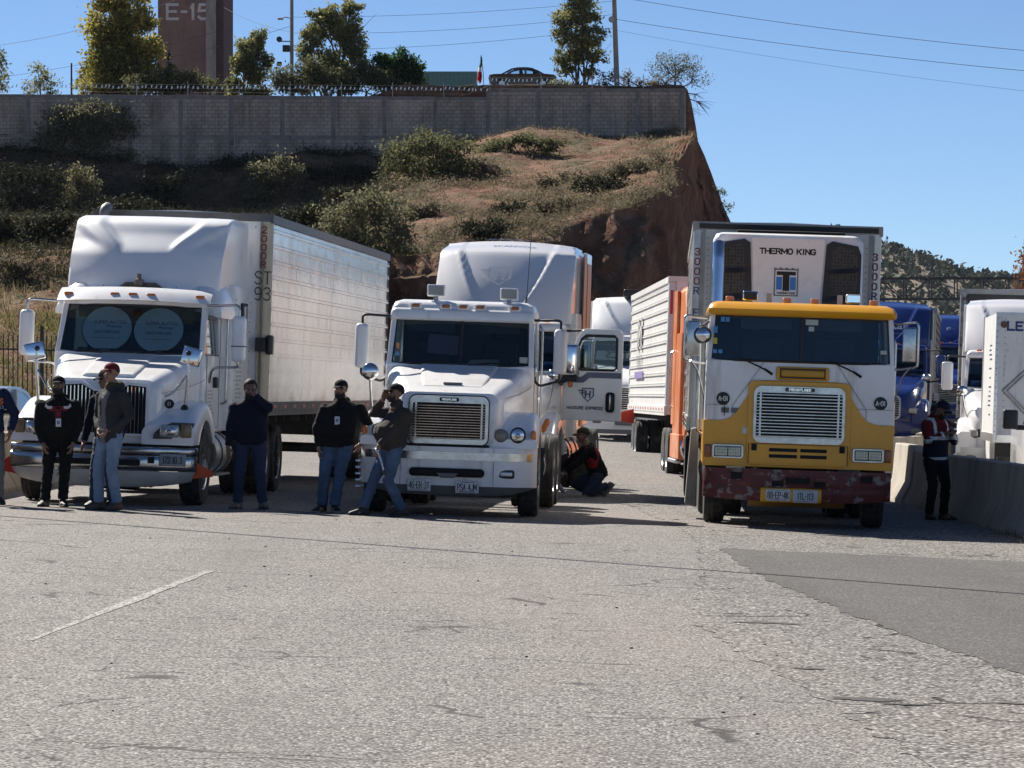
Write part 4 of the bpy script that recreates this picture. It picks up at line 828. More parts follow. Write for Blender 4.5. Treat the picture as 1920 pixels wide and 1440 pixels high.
def mud_flap(root, x0, x1, y, z0, z1): MB().m(BLACK).box(x0, x1, y, y+.012, z0, z1).build('mud_flap', root, 0)
def plate(root, x, y, z, s, w=.30, h=.152, label=None, col=PLATE, band=None, tilt=0):
    b = MB().m(col); b.rbox(x-w/2, x+w/2, y, y+.012, z-h/2, z+h/2, .008, 2)
    b.sign(s, .088, (x, y, z-.002), INK, w=.33, gap=.11, wt=.105, th=.003)
    b.m(band or M('plate_band', (.35, .33, .36), .5)).box(x-w*.36, x+w*.36, y-.002, y, z-h*.43, z-h*.34); b.box(x-w*.3, x+w*.3, y-.002, y, z+h*.36, z+h*.43)
    b.build('licence_plate', root, 30, label=label)
def mirror(root, x, y, z, w, h, mat, side, arms, dep=.14, split=False, armmat=CHROME_D, glassy=True):
    b = MB().m(mat); b.rbox(x-w/2, x+w/2, y, y+dep, z-h/2, z+h/2, min(w, dep)*.36, 4)
    o = b.build('mirror', root, 50)
    if split: MB().m(BLACK).box(x-w/2-.002, x+w/2+.002, y-.003, y+dep, z-h*.17, z-h*.15).build('mirror_seam', o, 0)
    MB().m(MIRR).box(x-w*.4, x+w*.4, y+dep, y+dep+.006, z-h*.45, z+h*.45).build('mirror_glass', o, 0)
    a = MB().m(armmat)
    for pts in arms: a.bend(pts, .018, .08, 8)
    a.build('mirror_arm', root, 50); return o
def clearance_lamp(root, x, y, z, w=.10, h=.04, mat=AMBER, base=None):
    b = MB()
    if base: b.m(base).rbox(x-w*.7, x+w*.7, y-.005, y+.05, z-h*.75, z+h*.75, .01, 2)
    b.m(mat).rbox(x-w/2, x+w/2, y-.03, y+.03, z-h/2, z+h/2, min(h*.45, .018), 3); b.build('clearance_lamp', root, 50)
def glass_quad(mb, p, th=.006): mb.hexa([p[0], p[1], (p[1][0], p[1][1]+th, p[1][2]), (p[0][0], p[0][1]+th, p[0][2]), p[3], p[2], (p[2][0], p[2][1]+th, p[2][2]), (p[3][0], p[3][1]+th, p[3][2])])
def seats(root, y, z, xs=(-.48, .48)):
    for x in xs:
        b = MB().m(SEATM); b.rbox(x-.26, x+.26, y-.25, y+.25, z-.12, z+.04, .05, 3); b.build('seat', root, 50)
        b = MB().m(SEATM); b.rbox(x-.25, x+.25, y+.2, y+.34, z, z+.62, .06, 3); b.rbox(x-.14, x+.14, y+.22, y+.33, z+.64, z+.82, .05, 3); b.build('backrest', root, 50)
def steering(root, x, y, z):
    b = MB().m(BLACK); n = 24; b.tube([(x+.22*math.cos(2*math.pi*k/n), y+.12*math.sin(2*math.pi*k/n), z+.18*math.sin(2*math.pi*k/n)) for k in range(n+1)], .016, 6, False)
    b.tube([(x-.2, y, z), (x+.2, y, z)], .014, 6); b.tube([(x, y, z), (x, y-.35, z-.35)], .03, 8); b.build('steering_wheel', root, 50)
def cab_shell(root, paint, w0, w1, zb, z0, z1, zr, yb, yt, yd, yr, rear_solid=True, roofr=.10, rake=.02, vis=None, split=True, seal=BLACK, pillar=.07, wipers=True, roofname='roof'):
    """Hollow cab: lower shell to the belt z0, glass z0..z1, roof z1..zr; yb/yt glass foot and head, yd rear edge of door glass, yr rear wall."""
    b = MB().m(paint); b.lz([(zb, -w0, w0, yb+.02, yr, .05), (zb+.05, -w0-.01, w0+.01, yb, yr, .06), (z0-.12, -w0-.005, w0+.005, yb, yr, .06), (z0-.02, -w0, w0, yb, yr, .06), (z0, -w0+.03, w0-.03, yb+.02, yr, .05)], 4)
    body = b.build('cab_body', root, 40)
    r = MB().m(paint); e = w1
    r.lz([(z1, -e, e, yt-.01, yr, .06), (z1+.03, -e-.01, e+.01, yt-.03, yr, .08), (lerp(z1, zr, .55), -e-.005, e+.005, yt-.02, yr, .09), (lerp(z1, zr, .85), -e+.03, e-.03, yt+.05, yr-.02, .10), (zr, -e+.12, e-.12, yt+.22, yr-.08, .12)], 5); r.build(roofname, root, 60)
    for s in (-1, 1):
        p = MB().m(paint); p.hexa([(s*(w0-.005), yb+.015, z0-.03), (s*(w0-pillar), yb-.005, z0-.03), (s*(w0-pillar), yb+.10, z0-.03), (s*(w0-.005), yb+.12, z0-.03), (s*(w1+.004), yt+.015, z1+.02), (s*(w1-pillar), yt-.005, z1+.02), (s*(w1-pillar), yt+.10, z1+.02), (s*(w1+.004), yt+.12, z1+.02)])
        p.build('windshield_pillar', root, 30, bevel=.008); p = MB().m(paint)
        p.hexa([(s*w0, yd, z0-.02), (s*(w0-.06), yd, z0-.02), (s*(w0-.06), yr, z0-.02), (s*w0, yr, z0-.02), (s*(w1+.003), yd, z1+.02), (s*(w1-.06), yd, z1+.02), (s*(w1-.06), yr, z1+.02), (s*(w1+.003), yr, z1+.02)])
        p.build('rear_pillar', root, 30, bevel=.008)
    MB().m(paint).box(-w1+.061, w1-.061, yr-.05, yr-.002, z0-.02, z1+.01).build('rear_wall', root, 0)
    gw0, gw1 = w0-pillar+.012, w1-pillar+.012
    def gp(u, v, d=0): w = lerp(gw0, gw1, v); return (u*w, lerp(yb, yt, v)-.012+.05*abs(u)**2.2+d, lerp(z0-.02, z1+.012, v))
    halves = ((-1, -.018), (.018, 1)) if split else ((-1, 1),)
    for a, c in halves:
        g = MB().m(GLASS); g.grid(lambda u, v: gp(lerp(a, c, u), v), 8, 2, (0, .006, 0)); g.build('windshield', root, 60)
    s = MB().m(seal)
    def strip(pts, r=.018): s.tube(pts, r, 6)
    loop = [gp(-.97, .04, -.004)]+[gp(lerp(-.97, .97, i/10), .015, -.004) for i in range(11)]+[gp(.985, .1, -.004), gp(.985, .9, -.004)]+[gp(lerp(.97, -.97, i/10), .985, -.004) for i in range(11)]+[gp(-.985, .9, -.004), gp(-.985, .1, -.004), gp(-.97, .04, -.004)]
    strip(loop)
    if split: strip([gp(0, 0, -.004), gp(0, 1, -.004)], .022)
    s.build('window_seal', root, 50)
    for k in (-1, 1):                         # side glass with its frame
        g = MB().m(GLASS); q = [(k*(w0-.02), yb+.11, z0-.01), (k*(w0-.02), yd+.01, z0-.01), (k*(w1-.015), yd+.01, z1+.01), (k*(w1-.015), yt+.11, z1+.01)]
        g.add(q+[(x-k*.006, y, z) for x, y, z in q], [(0, 1, 2, 3), (7, 6, 5, 4)]); o = g.build('side_window', root, 0)
        MB().m(seal).tube([q[0], q[1], q[2], q[3], q[0]], .014, 6).build('window_frame', o)
    i = MB().m(INTD); i.box(-w0+.08, w0-.08, yb+.06, yb+.42, z0-.30, z0-.035); i.m(INTD).box(-w0+.07, w0-.07, yb+.1, yr-.05, z0-.9 if z0-.9 > zb else zb+.05, z0-.85 if z0-.85 > zb else zb+.08)
    i.m(INT).box(-w1+.07, w1-.07, yr-.09, yr-.052, z0, z1+.0); i.m(INT).box(-w1+.08, w1-.08, yt+.12, yr-.06, z1-.01, z1-.003)
    for q in (-.45, .45): i.m(INT).rbox(q-.33, q+.33, yt+.10, yt+.13, z1-.17, z1-.015, .014, 2)
    i.build('dashboard', root, 30)
    seats(root, yb+1.0, z0-.28); steering(root, .48, yb+.55, z0+.02)
    if wipers:
        for x, dx in ((-.75, .55), (.12, .55)):
            q = MB().m(BLACK_M); q.tube([gp(x/w0, .01, -.03), gp((x+dx*.55)/w0, .07, -.035), gp((x+dx)/w0, .075, -.03)], .010, 5); q.build('wiper', root)
    return body
def tank(root, x, y0, y1, z, r=.32, mat=CHROME, straps=True):
    b = MB().m(mat); b.lathe([(.02, y0), (r*.9, y0), (r, y0+.03), (r, y1-.03), (r*.9, y1), (.02, y1)], (x, 0, z), 'y', 28); o = b.build('fuel_tank', root, 40)
    if straps:
        q = MB().m(BLACK)
        for t in (.25, .75): yy = lerp(y0, y1, t); q.lathe([(r+.001, yy-.03), (r+.012, yy-.03), (r+.012, yy+.03), (r+.001, yy+.03)], (x, 0, z), 'y', 28)
        q.build('tank_strap', o, 40)
def chassis(root, y0, y1, w=.44):
    b = MB().m(CHASSIS)
    for s in (-1, 1): b.box(s*w-.04, s*w+.04, y0, y1, .62, .90)
    for y in np.arange(y0+.4, y1, 1.1): b.box(-w, w, y, y+.12, .66, .86)
    b.box(-w+.1, w-.1, y0+.3, y0+1.5, .55, 1.1); b.build('chassis', root, 0)
def axle(root, y, r=.51, w=.95): MB().m(CHASSIS).tube([(-w, y, r), (w, y, r)], .075, 10).build('axle', root)
def hood_fender(mb, s, x0, x1, ys, ztop, yc, R_, zlow=.78):
    """A fender pod: top line ztop(y), wheel arch cut from below."""
    rings = []
    for y in ys:
        zt = ztop(y); q = R_*R_-(y-yc)**2; zb_ = max(zlow, .51+math.sqrt(q)) if q > 0 else zlow
        zb_ = min(zb_, zt-.04); a, c = (x0, x1) if s > 0 else (-x1, -x0)
        e = .10 if s > 0 else .04; rings.append([(u, y, v) for u, v in rr(a, c, zb_, zt, .012, 5, min(.13, (zt-zb_)*.45))])
    mb.loft(rings, flip=True)
def trailer(root, L_, W_=2.6, z0=1.15, z1=4.08, y0=0, mat=ALU, front=WHITE2, ribs='h', rails=None, post=None, kinds='aluminium'):
    h = W_/2; rails = rails or M('rail_grey', (.36, .36, .35), .5, .5, var=.3, vscale=4); post = post or M('cream_post', (.52, .47, .36), .5, .2, var=.25, vscale=2, streak=((6, 6, .6), .5, .75, (.33, .27, .19)))
    b = MB().m(mat); b.box(-h+.02, h-.02, y0+.06, y0+L_-.04, z0+.02, z1-.06); b.build('box_body', root, 0)
    q = MB().m(mat)
    if ribs == 'h':
        zs = np.arange(z0+.38, z1-.15, .225)
        for s in (-1, 1):
            for i, z in enumerate(zs): q.box(min(s*(h-.02), s*(h+.006)), max(s*(h-.02), s*(h+.012)), y0+.12, y0+L_-.08, z, z+.035); q.box(min(s*(h-.02), s*(h+.001)), max(s*(h-.02), s*(h+.001)), y0+.12, y0+L_-.08, z+.05, z+.066)
    if ribs != 'h':
        for s in (-1, 1):
            for y in np.arange(y0+.25, y0+L_-.1, .6): q.box(min(s*(h-.02), s*(h+.004)), max(s*(h-.02), s*(h+.004)), y, y+.06, z0+.1, z1-.12)
    q.build('side_rib', root, 0)
    r = MB().m(rails)
    for s in (-1, 1):
        a, c = sorted((s*(h-.03), s*(h+.014))); r.box(a, c, y0+.02, y0+L_, z1-.12, z1); r.box(a, c, y0+.02, y0+L_, z0-.02, z0+.18)
        for y in np.arange(y0+.2, y0+L_-.2, .3): r.m(M('rivet', (.14, .14, .14), .5, .5)).box(min(s*(h+.012), s*(h+.02)), max(s*(h+.012), s*(h+.02)), y, y+.03, z0+.03, z0+.055); r.m(rails)
        for i, y in enumerate(np.arange(y0+.6, y0+L_-.4, 1.0)): r.m(M('reflector_tape', (.45, .10, .07), .4) if 1 else PLATE).box(min(s*(h+.012), s*(h+.018)), max(s*(h+.012), s*(h+.018)), y, y+.30, z0+.085, z0+.135); r.m(rails)
    r.box(-h-.01, h+.01, y0, y0+.08, z1-.10, z1+.012); r.build('rail', root, 0)
    f = MB().m(front); f.box(-h+.16, h-.16, y0+.03, y0+.06, z0, z1-.1); fo = f.build('front_wall', root, 0)
    for s in (-1, 1):
        c = MB().m(post); pts = [(s*(h-.17), 0), (s*(h-.17), .05)]+[(s*(h-.10+.10*math.sin(R(a))), y0*0+.10-.10*math.cos(R(a))) for a in range(0, 91, 15)]+[(s*h, .16), (s*(h-.05), .16)]
        c.prism([(u, y0+v) for u, v in (pts if s > 0 else list(reversed(pts)))], 'z', z0, z1-.11); c.build('corner_post', root, 40)
    t = MB().m(WHITE2); t.add([(-h, y0+.02, z1-.001), (h, y0+.02, z1-.001), (h, y0+L_, z1-.001), (-h, y0+L_, z1-.001), (0, y0+.02, z1+.03), (0, y0+L_, z1+.03)], [(0, 3, 5, 4), (4, 5, 2, 1), (0, 4, 1), (3, 2, 5)]); t.build('roof', root, 0)
    u = MB().m(CHASSIS); u.box(-.5, -.42, y0+.3, y0+L_-.2, z0-.16, z0-.03); u.box(.42, .5, y0+.3, y0+L_-.2, z0-.16, z0-.03)
    for y in np.arange(y0+.5, y0+L_, .8): u.box(-h+.05, h-.05, y, y+.05, z0-.12, z0-.03)
    u.box(-.6, .6, y0+L_-3.6, y0+L_-.6, .75, z0-.1); u.build('underframe', root, 0)
    g = MB().m(CHASSIS)
    for s in (-1, 1): g.box(s*.8-.06, s*.8+.06, y0+2.9, y0+3.03, .38, z0-.03); g.box(s*.8-.13, s*.8+.13, y0+2.84, y0+3.1, .34, .38)
    g.tube([(-.8, y0+2.96, .7), (.8, y0+2.96, .7)], .03, 8); g.build('landing_leg', root, 0)
    for y in (y0+L_-3.0, y0+L_-1.75):
        axle(root, y)
        for s in (-1, 1): wheel(root, s*1.13, y, side=s, dual=True, rim=WHITE2)
    e = MB().m(rails); e.box(-h, h, y0+L_-.03, y0+L_, z0, z1-.02); e.build('rear_frame', root, 0)
    return fo
def vtext(mb, s, size, x, y, z, mat, dz, **kw):
    for i, ch in enumerate(s):
        if ch != ' ': mb.sign(ch, size*.62, (x, y, z-i*dz), mat, w=.62, wt=.16)
REDINK = M('maroon_ink', (.16, .02, .025), .6)
def vehicle(name, label, cat, x, d, yawdeg, group=None, dz=0):
    return tag(empty(name, (x, d, gz(x, d)+dz), R(-yawdeg), ROLL), label, cat, group or {'semi_truck': 'semi trucks standing in the queue', 'semi_trailer': 'semi trailers behind the trucks'}.get(name))

# ------------------------------------------------------------ left truck: white conventional with tall fairing, ribbed trailer
t1 = vehicle('semi_truck', 'white long nose truck with tall roof fairing and round sunshades, leftmost of the front row', 'truck', -5.35, 45.85, 4.3); t1.scale = (1.02, 1, 1)
b = MB().m(WHITE)
b.ly([(.28, .60, .90, 1.52, .02, .10), (.34, .66, .88, 1.63, .02, .14), (.6, .72, .86, 1.70, .02, .16), (1.1, .82, .86, 1.80, .02, .17), (1.65, .93, .86, 1.93, .02, .17), (1.95, .96, .9, 1.98, .02, .16)], 6)
b.ly([(.45, .34, 1.60, 1.70, .02, .06), (.7, .36, 1.62, 1.755, .02, .06), (1.3, .38, 1.7, 1.87, .02, .07), (1.92, .40, 1.8, 2.0, .02, .07)], 4)
for s in (-1, 1): hood_fender(b, s, .50, 1.17, [.17, .20, .26, .36, .5, .62, .75, .9, 1.05, 1.2, 1.35, 1.5, 1.65, 1.78, 1.86], lambda y: 1.02+.36*math.sin(min(1, max(0, (y-.1)/1.25))*math.pi/2) if y < 1.35 else 1.38-.30*smooth(1.35, 2.0, y), 1.18, .61, .80)
b.build('hood', t1, 42)
MB().m(WHITE).box(-.7, .7, .30, .42, .80, .92).build('lower_valance', t1, 0, bevel=.02)
g = MB().m(BLACK_M); gp_ = [(-.53, .93), (.53, .93), (.53, 1.54), (.30, 1.56), (.14, 1.47), (-.14, 1.47), (-.30, 1.56), (-.53, 1.54)]
g.prism(gp_, 'y', .268, .30)
g.m(CHROME); 
for i in range(21):
    x = -.49+i*.049; zt = interp(abs(x), [0, .14, .30, .53], [1.455, 1.455, 1.545, 1.525]); g.box(x-.006, x+.006, .235, .262, .94, zt)
g.m(WHITE); gf = [(-.57, .90), (.57, .90), (.57, 1.58), (.29, 1.60), (.13, 1.51), (-.13, 1.51), (-.29, 1.60), (-.57, 1.58)]
for i in range(8):
    a, c = gp_[i], gp_[(i+1) % 8]; d_, e = gf[i], gf[(i+1) % 8]; g.hexa([(a[0], .232, a[1]), (c[0], .232, c[1]), (c[0], .29, c[1]), (a[0], .29, a[1]), (d_[0], .236, d_[1]), (e[0], .236, e[1]), (e[0], .3, e[1]), (d_[0], .3, d_[1])])
g.build('grille', t1, 0)
b = MB().m(CHROME_D)
def bump_ring(y, z, w, sag): return None
sec = lambda x: .0+.26*(abs(x)/1.2)**3.2
def bumper_strip(mb, w, z0, z1, th, y_=lambda x: sec(x), n=24):
    mb.grid(lambda u, v: (lerp(-w, w, u), y_(lerp(-w, w, u))+.03*(2*v-1)**4, lerp(z0, z1, v)), n, 6, (0, th, 0))
bumper_strip(b, 1.20, .46, .66, .05); bumper_strip(b, 1.20, .668, .77, .06, lambda x: sec(x)+.02); b.build('bumper', t1, 60)
b = MB().m(M('dirty_white_valance', (.55, .54, .51), .45, var=.25, vscale=3, spots=[(7, .64, (.20, .17, .15))])); b.grid(lambda u, v: (lerp(-1.18, 1.18, u)*(1-.05*(1-v)), sec(lerp(-1.18, 1.18, u))+.03+.10*(1-v)**2, lerp(.235+.03*abs(2*u-1)**3*3, .455, v)), 24, 5, (0, .03, 0)); b.build('bumper_valance', t1, 60)
b = MB().m(BLACK_M); b.rbox(-.62, .52, -.012, .06, .52, .60, .02, 3); b.box(.62, .70, -.012, .03, .56, .64); b.build('bumper_opening', t1, 40)
plate(t1, .93, sec(.93)-.085, .61, '172 10 3', .34, .16, 'dusty grey blue licence plate', M('plate_dusty', (.28, .31, .34), .6, var=.3, vscale=10))
for s in (-1, 1):
    b = MB().m(BLACK); yy = lambda x: .125+.16*max(0, (abs(x)-.80)/.40)**2-.012
    pts = [(.655, .875), (1.14, .885), (1.15, 1.09), (.90, 1.095), (.76, 1.035), (.67, .95)]
    o = lambda pp, dy, k=1: ([(s*x*k+(1-k)*s*.94, yy(x)+dy, z*k+(1-k)*.98) for x, z in pp])
    P = o(pts, 0)+o(pts, .12); n = len(pts); f = [tuple(range(n)), tuple(range(2*n-1, n-1, -1))]+[(i, n+i, n+(i+1) % n, (i+1) % n) for i in range(n)]
    if s < 0: f = [tuple(reversed(q)) for q in f]
    b.add(P, f); hl = b.build('headlight', t1, 0)
    b = MB().m(LENS); b.rbox(min(s*.735, s*.99), max(s*.735, s*.99), .095, .19, .90, 1.065, .04, 3); b.m(CHROME).ball((s*.885, .095, .98), (.07, .02, .055), 10, 6); b.build('lens', hl, 50)
    b = MB().m(M('smoked_amber', (.20, .13, .06), .25, coat=.5)); b.rbox(min(s*1.0, s*1.125), max(s*1.0, s*1.14), .125, .30, .90, 1.075, .02, 3); b.build('turn_signal', t1, 50)
    b = MB().m(ORFLAG if s > 0 else REDFLAG); x = s*1.10
    b.hexa([(x-.03, .30, .36), (x+s*.29, .42, .40), (x+s*.29, .43, .40), (x-.03, .315, .36), (x-.03, .30, .65), (x+s*.29, .42, .47), (x+s*.29, .43, .47), (x-.03, .315, .65)]); b.build('marker_flag', t1, 0, label='orange marker flag on the bumper end' if s > 0 else 'red marker flag on the bumper end')
    wheel(t1, s*1.03, 1.18, side=s)
axle(t1, 1.18)
cab_shell(t1, WHITE, 1.0, .96, .95, 2.0, 2.63, 2.86, 1.86, 2.22, 3.18, 3.62, split=False)
b = MB().m(WHITE); b.grid(lambda u, v: (lerp(-1.02, 1.02, u), 2.20-.32*v+.16*abs(2*u-1)**2.4, 2.84-.17*v**1.5+.03*math.sin(math.pi*u)), 24, 8, (0, .03, .012)); b.build('sun_visor', t1, 60)
for x in (-.88, -.24, 0, .24, .88): clearance_lamp(t1, x, 2.00+.16*abs(x/1.02)**2.4, 2.775-.01*abs(x), .12, .05)
# sleeper with corner windows and tall roof fairing
b = MB().m(WHITE2); b.lz([(.96, -1.11, 1.11, 3.55, 5.0, .05), (1.0, -1.13, 1.13, 3.55, 5.02, .06), (2.9, -1.12, 1.12, 3.55, 5.02, .10), (2.98, -1.10, 1.10, 3.58, 5.02, .12)], 5); b.build('sleeper', t1, 40)
for s in (-1, 1):                              # shoulder blisters either side of the fairing foot
    b = MB().m(WHITE)
    b.loft([[(s*.70, y_, 2.6)]+[(s*(.70+.42*math.sin(R(a))), y_, 2.58+hh*math.cos(R(a))) for a in range(0, 91, 15)]+[(s*1.12, y_, 2.5)] if s > 0 else list(reversed([(s*.70, y_, 2.6)]+[(s*(.70+.42*math.sin(R(a))), y_, 2.58+hh*math.cos(R(a))) for a in range(0, 91, 15)]+[(s*1.12, y_, 2.5)])) for y_, hh in ((2.45, .10), (2.6, .34), (2.85, .50), (3.2, .58), (3.7, .60))], flip=True)
    b.build('roof_shoulder', t1, 60)
def fairing_left():
    m = MB().m(WHITE3); rings = []; zs = [2.84]+list(np.linspace(2.88, 3.72, 30))+[3.75, 3.78, 3.81, 3.84, 3.86, 3.88, 3.895, 3.905]
    for z in zs:
        t = (z-2.84)/1.06; w = lerp(1.02, 1.05, t)-.02*smooth(.9, 1, t); cz = .0; ring = []
        yb_ = 2.46+.92*t**1.5+.36*max(0, (t-.86)/.14)**3
        n = 72
        for i in range(n+1):
            u = -1+2*i/n; x = u*w; ed = abs(u)
            bow = .30*ed**2.6
            c = lerp(.34, .68, smooth(.52, 1.0, t)); co = lerp(.56, 1.04, smooth(.50, 1.0, t)**.8)
            scoop = .13*smooth(.46, .78, t)*(1-smooth(c-.07, c+.04, ed))+.05*smooth(.44, .70, t)*smooth(co-.10, co+.10, ed)
            ring.append((x, yb_+bow*(1-.5*t)+scoop-.05*smooth(.3, .9, t), z+(.012*math.cos(u*1.5))))
        for y_ in np.linspace(max(p[1] for p in ring)+.12, 4.95, 6): ring.append((w+.03*smooth(3, 4.9, y_), y_, z))
        for x in np.linspace(w-.1, -w+.1, 4): ring.append((x, 5.0, z))
        for y_ in np.linspace(4.95, max(p[1] for p in ring[:n+1])+.12, 6): ring.append((-w-.03*smooth(3, 4.9, y_), y_, z))
        rings.append(ring)
    m.loft(rings); return m.build('roof_fairing', t1, 60)
fairing_left()
b = MB().m(M('worn_bracket', (.22, .18, .15), .6, .3, var=.5, vscale=9)); b.hexa([(-.30, 2.46, 2.87), (.34, 2.46, 2.87), (.34, 2.52, 2.87), (-.30, 2.52, 2.87), (-.18, 2.44, 2.955), (.22, 2.44, 2.955), (.22, 2.5, 2.955), (-.18, 2.5, 2.955)]); b.rbox(-.05, .06, 2.36, 2.46, 2.9, 3.0, .02, 2); b.tube([(0, 2.42, 2.96), (0, 2.42, 3.07)], .03, 8); b.build('horn_bracket', t1, 30)
for s in (-1, 1):
    b = MB().m(BLACK); b.rbox(min(s*1.11, s*1.155), max(s*1.11, s*1.155), 4.15, 4.62, 2.28, 2.75, .04, 3); o = b.build('sleeper_window', t1, 40)
    MB().m(GLASSD).rbox(min(s*1.15, s*1.16), max(s*1.15, s*1.16), 4.20, 4.57, 2.33, 2.70, .004, 2).build('pane', o, 30)
    b = MB().m(CHROME_D); b.bend([(s*1.01, 3.30, 2.62), (s*1.08, 3.30, 2.60), (s*1.08, 3.30, 1.36), (s*1.01, 3.30, 1.33)], .018, .04); b.build('grab_handle', t1, 50)
    b = MB().m(BLACK); b.rbox(min(s*1.0, s*1.06), max(s*1.0, s*1.06), 2.62, 2.80, 1.55, 1.70, .02, 2); b.build('door_handle', t1, 40)
    q = MB().m(M('door_gap', (.20, .20, .20), .8))
    for (y0, y1, z0_, z1_) in ((2.05, 2.058, 1.0, 2.0), (3.14, 3.148, 1.0, 2.62), (2.05, 3.148, 1.0, 1.008)): q.box(min(s*1.005, s*1.0135), max(s*1.005, s*1.0135), y0, y1, z0_, z1_)
    q.build('door_seam', t1, 0)
    mirror(t1, s*1.42, 2.0, 2.22, .19, .62, WHITE2, s, [[(s*.97, 2.2, 2.66), (s*1.42, 2.06, 2.68), (s*1.42, 2.06, 2.5)], [(s*1.42, 2.06, 1.95), (s*1.42, 2.06, 1.84), (s*1.05, 2.2, 1.82), (s*1.01, 2.25, 1.62)]], .17, split=s > 0)
    b = MB().m(CHROME_D); b.bend([(s*.95, .72, 1.27), (s*.98, .70, 1.6), (s*1.0, .70, 2.0)], .02, .1); b.bend([(s*.55, .55, 1.42), (s*.78, .6, 1.43), (s*.97, .7, 1.72)], .016, .1); b.m(BLACK).lathe([(.06, 0), (.045, .05), (.02, .08)], (s*.95, .72, 1.25), 'z', 12); fm = b.build('hood_mirror', t1, 50)
    b = MB().m(CHROME); T = Matrix.Translation((s*1.02, .70, 1.96)) @ Matrix.Rotation(R(s*14), 4, 'Y') @ Matrix.Rotation(R(s*-14), 4, 'Z'); b.T = T; b.rbox(-.13, .13, -.02, .04, -.115, .115, .02, 3); b.m(BLACK).ball((-s*.04, -.03, .03), .035, 10, 6); b.build('mirror_housing', fm, 40)
    tank(t1, s*.86, 2.35, 3.55, .66, .30, M('dull_tank', (.50, .50, .49), .4, .7, var=.3))
    b = MB().m(BLACK_M); b.box(min(s*.62, s*1.1), max(s*.62, s*1.1), 1.88, 2.3, .55, .95); b.build('battery_box', t1, 0, bevel=.02)
    b = MB().m(ALU); b.box(min(s*.75, s*1.14), max(s*.75, s*1.14), 2.3, 3.5, .36, .39); b.build('step', t1, 0)
    mud_flap(t1, min(s*.85, s*1.25), max(s*.85, s*1.25), 7.35, .25, .85)
for s in (-1, 1):
    q = MB().m(M('small_print', (.40, .42, .48), .6)); r_ = random.Random(5)
    for j in range(13): q.box(min(s*1.128, s*1.1325), max(s*1.128, s*1.1325), 3.85, 3.95+r_.uniform(.15, .4), 1.95-j*.06, 1.975-j*.06)
    for j in range(9): q.box(min(s*1.008, s*1.0125), max(s*1.008, s*1.0125), 2.2, 2.3+r_.uniform(.2, .45), 1.5-j*.05, 1.52-j*.05)
    q.build('door_lettering', t1, 0)
b = MB().m(INK); b.lathe([(.0, 0), (.062, 0), (.062, .006), (0, .006)], (.775, .575, 1.33), 'y', 20); b.text('01', .075, (.775, .574, 1.33), PLATE, sx=.7, th=.003); b.build('number_badge', t1, 30)
for s in (-1, 1):
    q = MB().m(M('panel_line', (.25, .25, .25), .8)); q.tube([(s*.705, .36, 1.46), (s*.80, .65, 1.50), (s*.93, 1.15, 1.56), (s*1.0, 1.62, 1.62), (s*1.02, 1.86, 1.66)], .004, 4); q.build('hood_seam', t1, 0)
q = MB().m(M('rivet', (.14, .14, .14), .5, .5))
for i in range(9): u = -1+i*.25; q.ball((u*.98, 2.47+.28*abs(u)**2.6, 2.90), .010, 6, 4)
for s in (-1, 1):
    for z in np.arange(1.1, 2.9, .14): q.ball((s*1.13, 3.66, z), .008, 6, 4); q.ball((s*1.13, 4.96, z), .008, 6, 4)
q.build('rivet', t1)
# round folding sunshades behind the glass
SH = M('sunshade_cloth', (.80, .84, .88), .55, .1, var=.12, vscale=3); SHI = M('sunshade_print', (.10, .14, .26), .7)
for x in (-.345, .345):
    b = MB().m(SH); b.T = Matrix.Translation((x, 2.09, 2.305)) @ Matrix.Rotation(R(-24), 4, 'X'); b.lathe([(.0, -.006), (.33, -.006), (.335, 0), (.33, .006), (0, .006)], (0, 0, 0), 'y', 40)
    b.m(BLACK).tube([(.335*math.cos(2*math.pi*k/40), -.004, .335*math.sin(2*math.pi*k/40)) for k in range(41)], .007, 5, False)
    b.text('SUPER AUTOS', .068, (.03, -.008, .095), SHI, sx=1.0); b.text('Premier', .062, (.10, -.008, .035), SHI); b.text('(662)1090-200', .058, (0, -.008, -.05), SHI); b.text('BLVD. LUIS NO. NAVARRO Y 108', .026, (0, -.008, -.14), SHI); b.build('sunshade', t1, 40)
b = MB().m(M('pale_curtain', (.42, .50, .47), .8)); b.box(-.82, -.66, 2.35, 2.4, 2.05, 2.55); b.build('curtain', t1, 0)
chassis(t1, .5, 8.0)
for y in (6.35, 7.65):
    axle(t1, y)
    for s in (-1, 1): wheel(t1, s*1.08, y, side=s, dual=True)
b = MB().m(M('sooty_steel', (.20, .205, .21), .6, .5, var=.3, vscale=6)); b.tube([(-1.0, 5.1, .9), (-1.0, 5.1, 3.9)], .07, 12); b.bend([(-1.0, 5.1, 3.88), (-1.0, 5.1, 4.06), (-1.0, 5.32, 4.10)], .072, .14, 12); b.build('exhaust_stack', t1, 50)
T1L = 14.5; a_ = R(4.7); f_ = Vector((-5.31+math.sin(a_)*5.35, 45.85+math.cos(a_)*5.35))
tr1 = vehicle('semi_trailer', 'silver ribbed aluminium trailer marked 2000R ST 93 behind the left white truck', 'trailer', f_.x, f_.y, 4.7)
ALS = M('weathered_aluminium', (.72, .725, .73), .22, .95, var=.20, vscale=1.2, bump=.75, bscale=1.7, streak=((.5, 4.5, .5), .50, .72, (.45, .44, .42)), spots=(2.2, .64, (.66, .64, .58)))
trailer(tr1, T1L, 2.6, 1.20, 4.07, 0, ALS, rails=M('dark_rail', (.13, .13, .13), .5, .4, var=.4, vscale=4))
q = MB(); vtext(q, '2000R', .17, 1.19, -.004, 3.85, REDINK, .125)
